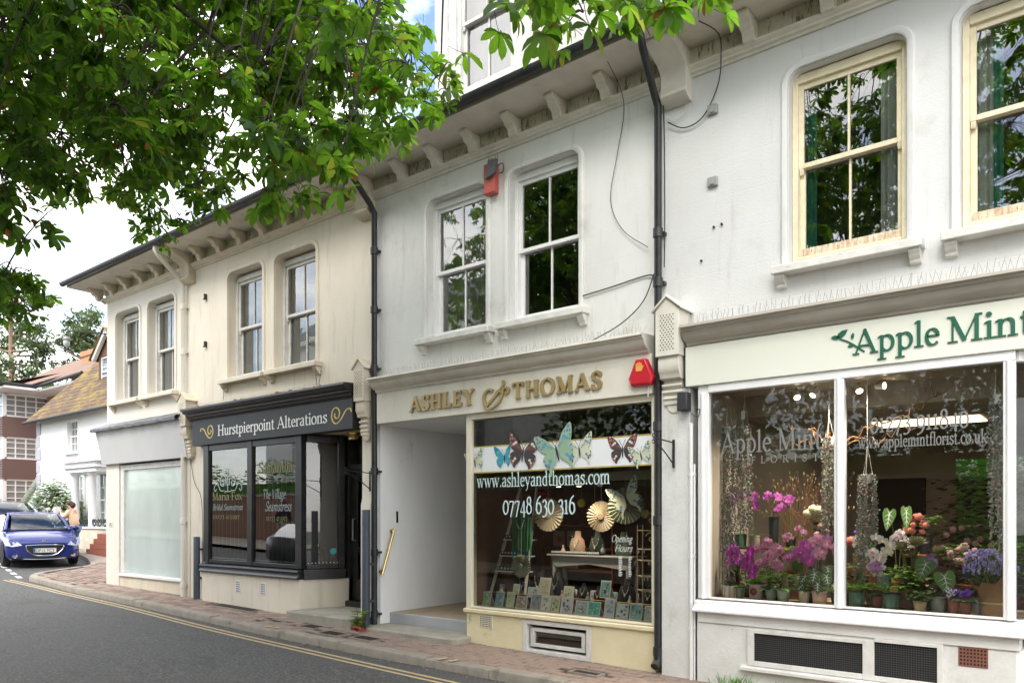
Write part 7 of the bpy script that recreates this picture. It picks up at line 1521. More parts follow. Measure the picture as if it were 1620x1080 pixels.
# brick flats with clad bay further off
fl = thing('brick_flats', 'orange brick flats with white bay windows and brown cladding', 'flats', (-40,7,1))
z0 = .3; b = B(); b.box(-46.5,-33,7.2,14,z0,7.3); b.build('wall', M['hbrick'], fl)
b = B(); b.add([(-47.2,6.2,7.2),(-32.6,6.2,7.3),(-32.6,10.6,10.2),(-47.2,10.6,10.0),(-47.2,15,7.2),(-32.6,15,7.3)], [(0,1,2,3),(3,2,5,4)]); b.add([(-42.5,4.9,7.27),(-37.4,4.9,7.32),(-37.4,7.2,8.06),(-42.5,7.2,8.06)], [(0,1,2,3)]); rf = b.build('roof', mat('far_brown_tiles', (.24,.15,.11), .9, (.18,.11,.08), 10, .6, bump=.4, bs=20), fl)
b = B(); b.box(-42.5,-37.4,4.95,7.2,7.12,7.22); b.box(-47.2,-32.6,6.3,7.2,7.1,7.19); b.build('soffit', M['sash'], fl); b = B(); b.tube([(-42.5,4.85,7.25),(-37.4,4.85,7.3)], .08, 8); b.tube([(-37.4,4.85,7.3),(-37.4,6.2,7.3),(-32.6,6.15,7.35)], .08, 8); b.tube([(-44.4,6.9,6.9),(-44.4,6.9,.5)], .06, 8); b.build('gutter', M['ironb'], fl)
b = B(); b.box(-38.2,-36.6,8.4,9.6,7.5,9.3); b.box(-38.26,-36.54,8.34,9.66,9.05,9.3); b.build('chimney', M['hbrick'], rf, bev=.02)
for k, (za, zb) in enumerate(((6.05,7.1),(4.15,5.15),(2.1,3.25))):
    bar_window(fl, -41.7, -39.0, za, zb, 5.4, 3, 2, M['sash'], GD)
    b = B(); b.box(-39.06,-39.0,5.5,7.2,za,za+.08); b.box(-39.06,-39.0,5.5,7.2,zb-.08,zb); b.box(-39.06,-39.0,5.46,5.56,za,zb)
    for q in range(1,4): y = 5.5+q*.42; b.box(-39.05,-39.01,y-.025,y+.025,za+.08,zb-.08)
    for q in range(1,4): z = lerp(za,zb,q/4); b.box(-39.045,-39.012,5.5,7.19,z-.02,z+.02)
    b.build('side_window', M['sash'], fl); b = B(); b.box(-41.6,-39.05,5.5,7.15,za+.01,zb-.01); b.build('bay_interior', GD, fl)
for za, zb in ((5.15,6.05),(3.25,4.15),(.3,2.1)):
    n = 8
    for i in range(n):
        z = lerp(za,zb,i/n); b = B(); b.prism([(5.36,z),(5.40,z+(zb-za)/n),(7.2,z+(zb-za)/n),(7.2,z)], 'x', -41.75, -38.95+.02*0); b.build('cladding_board', mat('brown_cladding', (.15,.095,.085), .7) if (za, i) == (5.15, 0) else bpy.data.materials['brown_cladding'], fl)
b = B(); b.box(-46.5,-42,5.2,7.19,2.15,2.6); b.build('porch_canopy', M['sash'], fl); b = B(); b.box(-43.6,-43.3,5.4,5.7,.3,2.149); b.build('porch_post', M['hbrick'], fl)
bar_window(fl, -37.6, -36.9, 6.2, 7.0, 7.12, 2, 2, M['sash'], GD)
t = thing('hedge', 'low green hedge in front of the brick flats', 'hedge', (-44,5,.8)); leafy(t, (-43,4.3,.8), (3.2,.5,.9), 700, .2, .1, LGb)
# tall pines behind
PN = mat('pine_needles', (.20,.26,.14), .7, rnd=.4, trans=((.15,.22,.08), .2)); BK = mat('pine_bark', (.34,.22,.15), .9, (.25,.16,.11), 4, .6, bump=.5, bs=12)
def pine(lb, x, y, h, z0, spread, seed, n=26):
    R = random.Random(seed); t = thing('pine_tree', lb, 'tree', (x,y,z0), 'tall trees behind the flats'); tr = B(); lf = B()
    top = (x+R.uniform(-.6,.6), y, z0+h); tr.tube(bez((x,y,z0),(x+R.uniform(-.8,.8),y,z0+h*.5),top,8), [.38-.035*i for i in range(9)], 8)
    for k in range(n):
        f = R.uniform(.38,1.0); p = Vector((x,y,z0+h*f)); a = R.uniform(0,6.28); L = spread*(1.15-f*.75)*R.uniform(.6,1.1); e = p+Vector((cos(a)*L, sin(a)*L, R.uniform(.2,1.2))); tr.tube(bez(p,(p+e)/2+Vector((0,0,-.2)),e,5), [.09,.075,.06,.045,.03,.02], 5)
        for q in range(3):
            c = p.lerp(e, R.uniform(.55,1.05))+Vector((R.uniform(-.5,.5),R.uniform(-.5,.5),R.uniform(0,.5))); r = R.uniform(.45,.95)
            for w in range(85):
                d = Vector((R.gauss(0,1),R.gauss(0,1),R.gauss(0,.6))).normalized()*r*R.random()**.5; blade(lf, c+d, (R.uniform(-1,1),R.uniform(-1,1),R.uniform(-.2,1)), R.uniform(.2,.42), .17, .2, 2)
    tr.build('trunk', BK, t); lf.build('crown', PN, t, stuff=True, smooth=False)
pine('tallest pine with an open crown at the far left of the photo', -58, 12, 14.5, .8, 4.2, 3, 30); pine('slim pine right of the tallest one', -53, 14.5, 13.2, .8, 2.8, 5, 24); pine('pine leaning beside the flats roof at the left edge', -66, 12.5, 13.5, .8, 3.8, 9, 24); pine('low leafy tree behind the brick chimney', -47, 17.5, 11.8, .8, 2.6, 12, 18)
# ---------------------------------------------------------------- cars
TYRE = mat('tyre_rubber', (.02,.02,.02), .85); RIM = mat('alloy_rim', (.45,.46,.48), .3, metal=.8); CHR = mat('chrome', (.75,.76,.78), .12, metal=1); BPL = mat('black_car_plastic', (.02,.02,.022), .5); LMP = mat('clear_headlamp', (.60,.62,.64), .08, (.25,.26,.28), 14, .8, coat=1)
CGL = glass('windscreen_glass', (.55,.62,.64), extra=.06, gain=1.2)
def car(label, paint, loc, heading, plate=None, group='parked cars', size=.92):
    """hatchback; local x forward from the nose, y left"""
    t = thing('parked_car', label, 'car', loc, group); Mx = Matrix.Translation(loc) @ Matrix.Rotation(heading, 4, 'Z') @ Matrix.Scale(size, 4)
    def T(p): return tuple(Mx @ Vector(p))
    def tb(b, *a, **k): b.v = [T(p) for p in b.v]; return b.build(*a, **k)
    ST = [(.0,.66,.26,.42,.56,.63),(-.05,.77,.20,.44,.62,.70),(-.20,.84,.18,.48,.70,.79),(-.45,.865,.18,.52,.77,.86),(-.8,.87,.18,.54,.83,.93),(-1.15,.87,.18,.55,.89,.985),(-2.0,.87,.18,.56,.94,.99),(-3.0,.87,.18,.58,.97,1.0),(-3.6,.85,.2,.6,.98,1.0),(-3.88,.80,.24,.6,.94,.97),(-3.96,.70,.32,.6,.86,.90)]
    b = B(); rows = []
    for x, w, zb, zm, zs, zt in ST:
        half = [(0,zb),(w*.88,zb),(w*.985,zb+.10),(w,zm),(w*.985,(zm+zs)/2),(w*.95,zs),(w*.86,zs+(zt-zs)*.7),(w*.5,zt-.006),(0,zt)]
        rows.append([(x,y,z) for y, z in half]+[(x,-y,z) for y, z in half[-2:0:-1]])
    n = len(rows[0]); b.add([p for r in rows for p in r], [(i*n+k, i*n+(k+1) % n, (i+1)*n+(k+1) % n, (i+1)*n+k) for i in range(len(rows)-1) for k in range(n)]+[tuple(range(n)), tuple(range((len(rows)-1)*n, len(rows)*n))[::-1]])
    body = tb(b, 'body', paint, t, ang=60)
    GH = [(-.92,.955,.78,.72),(-1.3,1.20,.80,.66),(-1.68,1.395,.80,.60),(-2.1,1.455,.80,.60),(-2.8,1.45,.80,.585),(-3.3,1.36,.79,.57),(-3.7,1.12,.77,.62),(-3.86,.985,.76,.68)]
    def gp(i, o=0):
        x, zt, wb, wt = GH[i]; return [(x,wb+o,.93),(x,lerp(wb,wt,.55)+o,lerp(.93,zt,.6)),(x,wt+o,zt-.035+o*.3),(x,wt*.85,zt-.008+o),(x,wt*.45,zt+.004+o),(x,0,zt+.008+o)]
    def full(i, o=0): h = gp(i, o); return h+[(p[0],-p[1],p[2]) for p in h[-2::-1]]
    b = B(); rows = [full(i) for i in range(len(GH))]; n = len(rows[0]); b.add([p for r in rows for p in r], [(i*n+k, i*n+k+1, (i+1)*n+k+1, (i+1)*n+k) for i in range(2, len(rows)-1) for k in range(n-1) if (2 <= k < n-3) or i >= 5]); tb(b, 'roof', paint, t, ang=60)
    for sg in (1,-1):
        b = B(); b.tube([(-.93,sg*.765,.95),(-1.3,sg*.69,1.19),(-1.70,sg*.60,1.385)], [.045,.036,.034], 6); tb(b, 'windscreen_pillar', paint, t)
    b = B(); b.box(-1.5,-.98,-.74,.74,.93,1.0); tb(b, 'dashboard', BPL, t)
    b = B(); b.tube([(-1.52,-.34+.17*cos(a),1.03+.15*sin(a)) for a in [i*pi/8 for i in range(17)]], .014, 6); tb(b, 'steering_wheel', BPL, t)
    def patch(i0, i1, k0, k1, o, name, ta=.06, tb_=.94, sa=.0, sb=1.0):
        R0, R1 = full(i0, o), full(i1, o); b = B(); vs = []; N = k1-k0+1
        for f in (ta, tb_):
            for k in range(k0, k1+1): vs.append(Vector(R0[k]).lerp(Vector(R1[k]), f))
        b.add(vs, [(k, k+1, N+k+1, N+k) for k in range(N-1)]); return tb(b, name, CGL, t)
    b = B(); N = 7; vs = []
    for i, (f0) in enumerate((GH[0], GH[1], GH[2])):
        for k in range(N):
            s = -1+2*k/(N-1); x, zt, wb, wt = f0; wid = wt*.90; vs.append((x+.015-.05*s*s*0, s*wid, zt+.012-.012*abs(s)**3+ (0.012 if i == 0 else 0)))
    b.add(vs, [(r*N+k, r*N+k+1, (r+1)*N+k+1, (r+1)*N+k) for r in range(2) for k in range(N-1)]); tb(b, 'windscreen', CGL, t)
    for sg in (1,-1):
        b = B(); o = .008; pts = [(-1.2,.80,.95),(-1.75,.66,1.33),(-2.2,.635,1.385),(-3.0,.625,1.37),(-3.35,.66,1.22),(-3.5,.775,1.0),(-2.2,.805,.955)]; b.add([(x,sg*(y+o),z) for x, y, z in pts], [tuple(range(7))]); tb(b, 'side_window', CGL, t)
        b = B(); b.add([(-2.28,sg*.815,.95),(-2.36,sg*.815,.95),(-2.36,sg*.65,1.39),(-2.28,sg*.65,1.39)], [(0,1,2,3)]); tb(b, 'door_pillar', BPL, t)
        # mirror
        b = B(); b.ball((-1.25,sg*.96,1.0), .09, 10, 6, (.7,1.1,.75)); b.tube([(-1.25,sg*.86,.95),(-1.25,sg*.93,.98)], .025, 6); tb(b, 'door_mirror', paint, t)
        # headlamp
        hl = [(.02,.50,.57),(-.04,.60,.66),(-.16,.76,.755),(-.36,.868,.80),(-.44,.885,.78),(-.30,.882,.66),(-.12,.845,.57),(-.03,.72,.54)]
        b = B(); b.add([(x+.012,sg*(y+.012),z) for x, y, z in hl], [tuple(range(8))]); tb(b, 'headlight', LMP, t)
        b = B(); b.lathe([(.065,0),(.07,.012),(.05,.02),(.001,.022)], (.0,0,0), 14, (1,sg*.35,0)); b.v = [(p[0]-.035,p[1]+sg*.665,p[2]+.31) for p in b.v]; tb(b, 'fog_light', CHR, t)
        for x in (-.72,-3.22):
            b = B(); b.lathe([(.20,-.09),(.29,-.09),(.31,-.06),(.31,.06),(.29,.09),(.20,.09)], (x,sg*.79,.31), 24, (0,1,0)); tr_ = tb(b, 'wheel', TYRE, t); b = B(); b.lathe([(.20,.075),(.205,.05),(.17,.055),(.06,.075),(.001,.08)], (x,sg*.79,.31), 20, (0,sg,0)); tb(b, 'rim', RIM, tr_)
            b = B(); b.add([(x+.37*cos(a),sg*.873,.31+.37*sin(a)) for a in [pi*i/12-.15 for i in range(14)]]+[(x,sg*.873,.2)], [(i,i+1,14) for i in range(13)]); tb(b, 'wheel_arch', BPL, t)
    # grille, chrome ring, plate, lower strip, emblem
    def ring(s, dx): return [(dx,s*y,lerp(.43,z,s)) for y, z in ((-.42,.565),(-.2,.575),(0,.578),(.2,.575),(.42,.565),(.435,.53),(.40,.44),(.30,.34),(.18,.295),(0,.285),(-.18,.295),(-.30,.34),(-.40,.44),(-.435,.53))]
    b = B(); r0 = ring(1,.012); b.add(r0, [tuple(range(14))]); g_ = tb(b, 'grille', BPL, t); b = B(); b.tube([T(p) for p in ring(1,.018)+ring(1,.018)[:1]], .016, 6); b.build('grille_ring', CHR, g_)
    b = B(); b.tube([(.0,-.5,.215),(.03,-.25,.20),(.035,0,.198),(.03,.25,.20),(.0,.5,.215)], .014, 6); tb(b, 'bumper_strip', CHR, t)
    b = B(); b.box(-.02,.014,-.62,.62,.22,.27); tb(b, 'lower_intake', BPL, t)
    b = B(); b.prism([(-.05,.63),(.05,.63),(.065,.66),(.03,.71),(-.03,.71),(-.06,.67)], 'x', 0, .03); b.v = [(p[0]-.05-.15*(p[2]-.63),p[1],p[2]) for p in b.v]; tb(b, 'emblem', CHR, t)
    b = B(); b.box(.018,.032,-.26,.26,.375,.487); pl = tb(b, 'number_plate', M['whitel'], t)
    b = B(); b.box(.0325,.0335,-.26,-.215,.378,.484); tb(b, 'plate_band', mat('plate_blue', (.02,.12,.45), .5), pl)
    if plate:
        R4 = Mx @ Matrix(((0,0,1,.0345),(1,0,0,-.20),(0,1,0,.388),(0,0,0,1)))
        sans(plate, 0, 0, .085, M['ironb'], pl, 'plate_number', R4, .42)
    b = B(); b.tube([T(p) for p in ((-1.0,.55,.985),(-1.0,.1,1.0),(-1.02,-.5,.99))], .008, 5); b.build('wiper', BPL, t)
    for y in (.32,-.32): b = B(); b.box(-2.0,-1.88,y-.2,y+.2,.8,1.1); b.ball((-1.95,y,1.18), .1, 8, 6, (.7,1.1,1)); tb(b, 'seat', BPL, t)
    return t
BLU = mat('blue_metallic_paint', (.014,.024,.18), .4, coat=.6, spec=.3); SLV = mat('silver_blue_paint', (.42,.47,.55), .3, metal=.5, coat=1); DKP = mat('dark_green_paint', (.02,.028,.03), .3, coat=1)
cz = G(-21.3)-.09
car('dark blue hatchback with chrome grille parked facing the camera', BLU, (-20.5,.42,cz), radians(-11), 'DF15 YCY')
car('pale silver car parked behind the dark blue hatchback', SLV, (-26.1,1.72,G(-27)-.09), radians(-8), size=1.04)
car('dark hatchback parked across the street, seen only in the shop window reflection', DKP, (-15.2,-6.3,G(-15.2)-.09), radians(0))
# ---------------------------------------------------------------- people
SKN = mat('skin', (.55,.33,.24), .6); HAIR = mat('dark_brown_hair', (.06,.03,.02), .7)
def skinned(name, J, E, m, parent, sub=1):
    names = list(J); me = bpy.data.meshes.new(name); org = ORG[parent]
    me.from_pydata([Vector(J[k][:3])-org for k in names], [(names.index(a), names.index(b)) for a, b in E], [])
    o = bpy.data.objects.new(name, me); COL.objects.link(o); o.parent = parent; ORG[o] = org; me.materials.append(m)
    md = o.modifiers.new('skin', 'SKIN'); md.use_smooth_shade = True
    sv_ = me.skin_vertices[0].data if me.skin_vertices else None
    if sv_ is None:
        bm = bmesh.new(); bm.from_mesh(me); bm.verts.layers.skin.verify(); bm.to_mesh(me); bm.free(); sv_ = me.skin_vertices[0].data
    for i, k in enumerate(names): r = J[k][3]; sv_[i].radius = (r, J[k][4] if len(J[k]) > 4 else r); sv_[i].use_root = (i == 0)
    s = o.modifiers.new('sub', 'SUBSURF'); s.levels = sub; s.render_levels = sub+1
    return o
def person(label, loc, yaw, H, pose, top, bottom, hair=HAIR, shoe=BPL, coat_len=.44):
    t = thing('person', label, 'person', loc); Mx = Matrix.Translation(loc) @ Matrix.Rotation(yaw, 4, 'Z') @ Matrix.Scale(H, 4)
    def W(x, y, z, r, r2=None): p = Mx @ Vector((x,y,z)); return (p.x,p.y,p.z,r*H) if r2 is None else (p.x,p.y,p.z,r*H,r2*H)
    P = dict(lean=0.0, head=0.0); P.update(pose)        # local: +x forward, y left, unit height
    ln = P['lean']; A = P['arms']; Lg = P['legs']
    J = dict(pel=W(0,0,.52,.075,.06), spi=W(ln*.4,0,.66,.07,.055), che=W(ln*.8,0,.77,.08,.06), nec=W(ln,0,.845,.03), hd1=W(ln+.02+P['head']*.3,0,.885,.042), hd2=W(ln+.03+P['head'],0,.945,.05,.058), hd3=W(ln+.02+P['head'],0,.975,.035)); E = [('pel','spi'),('spi','che'),('che','nec'),('nec','hd1'),('hd1','hd2'),('hd2','hd3')]
    for s, n in ((1,'l'),(-1,'r')):
        kx, kz, ax_, az = Lg[0 if s > 0 else 1]; J['hip'+n] = W(0,s*.05,.49,.058); J['kn'+n] = W(kx,s*.052,kz,.038); J['an'+n] = W(ax_,s*.052,az,.024); J['to'+n] = W(ax_+.085,s*.06,az-.02,.02); E += [('pel','hip'+n),('hip'+n,'kn'+n),('kn'+n,'an'+n),('an'+n,'to'+n)]
        (ex, ey, ez), (wx, wy, wz) = A[0 if s > 0 else 1]; J['sh'+n] = W(ln*.95,s*.10,.805,.036); J['el'+n] = W(ex,s*ey,ez,.026); J['wr'+n] = W(wx,s*wy,wz,.017); E += [('che','sh'+n),('sh'+n,'el'+n),('el'+n,'wr'+n)]
        d = (Vector((wx,s*wy,wz))-Vector((ex,s*ey,ez))).normalized(); side = d.cross(Vector((0,0,1))).normalized(); up = side.cross(d)
        q = Vector((wx,s*wy,wz)); c = q+d*.045; J['pa'+n] = W(c.x,c.y,c.z,.016,.010); E.append(('wr'+n,'pa'+n))
        for f, (o, L) in enumerate(((-.018,.034),(-.006,.042),(.006,.044),(.018,.038))):
            a = c+side*o+d*.012; m_ = a+d*L*.6-up*.004; e = a+d*L-up*.016; J[f'f{n}{f}a'] = W(*a,.0055); J[f'f{n}{f}b'] = W(*m_,.005); J[f'f{n}{f}c'] = W(*e,.004); E += [('pa'+n,f'f{n}{f}a'),(f'f{n}{f}a',f'f{n}{f}b'),(f'f{n}{f}b',f'f{n}{f}c')]
        th = q+d*.02+side*(.02*s); J['th1'+n] = W(*th,.006); J['th2'+n] = W(*(th+d*.026+side*(.014*s)),.0055); E += [('pa'+n,'th1'+n),('th1'+n,'th2'+n)]
    skinned('body', J, E, SKN, t)
    def cl(k, f): p = list(J[k]); p[3] *= f; 
    def grow(keys, add): return {k: tuple(list(J[k][:3])+[r+add*H for r in J[k][3:]]) for k in keys}
    K = ['pel','spi','che','shl','ell','shr','elr']; JJ = grow(K, .022); 
    for n in 'lr': w = Vector(J['wr'+n][:3]); e = Vector(J['el'+n][:3]); p = e.lerp(w,.88); JJ['cu'+n] = (p.x,p.y,p.z,.028*H)
    JJ['nk'] = (*Vector(J['che'][:3]).lerp(Vector(J['nec'][:3]),.75), .045*H)
    skinned('jacket', JJ, [('pel','spi'),('spi','che'),('che','nk'),('che','shl'),('shl','ell'),('ell','cul'),('che','shr'),('shr','elr'),('elr','cur')], top, t)
    K = ['pel','hipl','knl','anl','hipr','knr','anr']; JJ = grow(K, .012); skinned('trousers', JJ, [('pel','hipl'),('hipl','knl'),('knl','anl'),('pel','hipr'),('hipr','knr'),('knr','anr')], bottom, t)
    for n in 'lr': a = J['an'+n]; c = J['to'+n]; skinned('shoe', {'a': (a[0],a[1],a[2]-.012*H,.027*H), 'b': (c[0],c[1],c[2],.022*H)}, [('a','b')], shoe, t)
    b = B(); hc = Mx @ Vector((ln+.012+P['head'],0,.962)); b.ball(tuple(hc), .062*H, 14, 8, (1.0,.95,.86)); hb = Mx @ Vector((ln-.04+P['head'],0,.93)); b.ball(tuple(hb), .05*H, 12, 7, (1,1,1.2)); b.build('hair', hair, t)
    fc = B()
    for s in (1,-1): e = Mx @ Vector((ln+.078+P['head'],s*.018,.945)); fc.ball(tuple(e), .006*H, 6, 4); r = Mx @ Vector((ln+.02+P['head'],s*.056,.935)); 
    fc.build('eyes', M['ironb'], t); fc = B(); p = [Mx @ Vector((ln+.076+P['head'],0,.94)), Mx @ Vector((ln+.09+P['head'],0,.92)), Mx @ Vector((ln+.078+P['head'],0,.915))]; fc.tube(p, [.005*H,.009*H,.006*H], 6); fc.build('nose', SKN, t)
    m_ = B(); m_.box(-.004,.004,-.014,.014,-.003,.003); m_.v = [tuple(Mx @ Vector((ln+.075+P['head']+p[0],p[1],.90+p[2]))) for p in m_.v]; m_.build('mouth', mat('lips', (.35,.12,.10), .6), t)
    return t
PEA = mat('peach_jacket', (.86,.60,.40), .85); JEA = mat('blue_jeans', (.13,.22,.42), .85)
person('person in a peach jacket and jeans looking down beside the blue car', (-22.9,2.05,G(-22.9)-.02), radians(-150), 1.5, dict(lean=.05, head=.03, arms=[((.12,.11,.70),(.25,.05,.79)),((.12,.12,.69),(.25,.06,.77))], legs=[(.02,.28,-.01,.035),(.03,.28,.04,.035)]), PEA, JEA)
ps = B(); ps.v = []; ps.box(-23.36,-23.25,1.68,1.82,1.68,1.85); tag(ps.build('paper', M['whitel'], None), 'white sheets of paper held by the person in peach', 'paper')
pk = mat('black_jacket', (.02,.02,.025), .8)
person('walking person in a dark jacket, seen only in the alterations shop window reflection', (-21.9,-8.3,G(-21.9)+.01), radians(0), 1.6, dict(lean=.03, head=.02, arms=[((-.04,.14,.65),(.02,.15,.52)),((.03,.14,.65),(.12,.14,.55))], legs=[(.09,.29,.14,.04),(-.03,.28,-.16,.06)]), pk, mat('grey_trousers', (.25,.26,.28), .85))
b = B(); b.ball((-22.14,-8.3,1.66), .16, 12, 8, (.8,1,1.25)); tag(b.build('backpack', mat('pink_bag', (.60,.10,.25), .7), None), 'pink backpack of the walking person in the window reflection', 'bag')
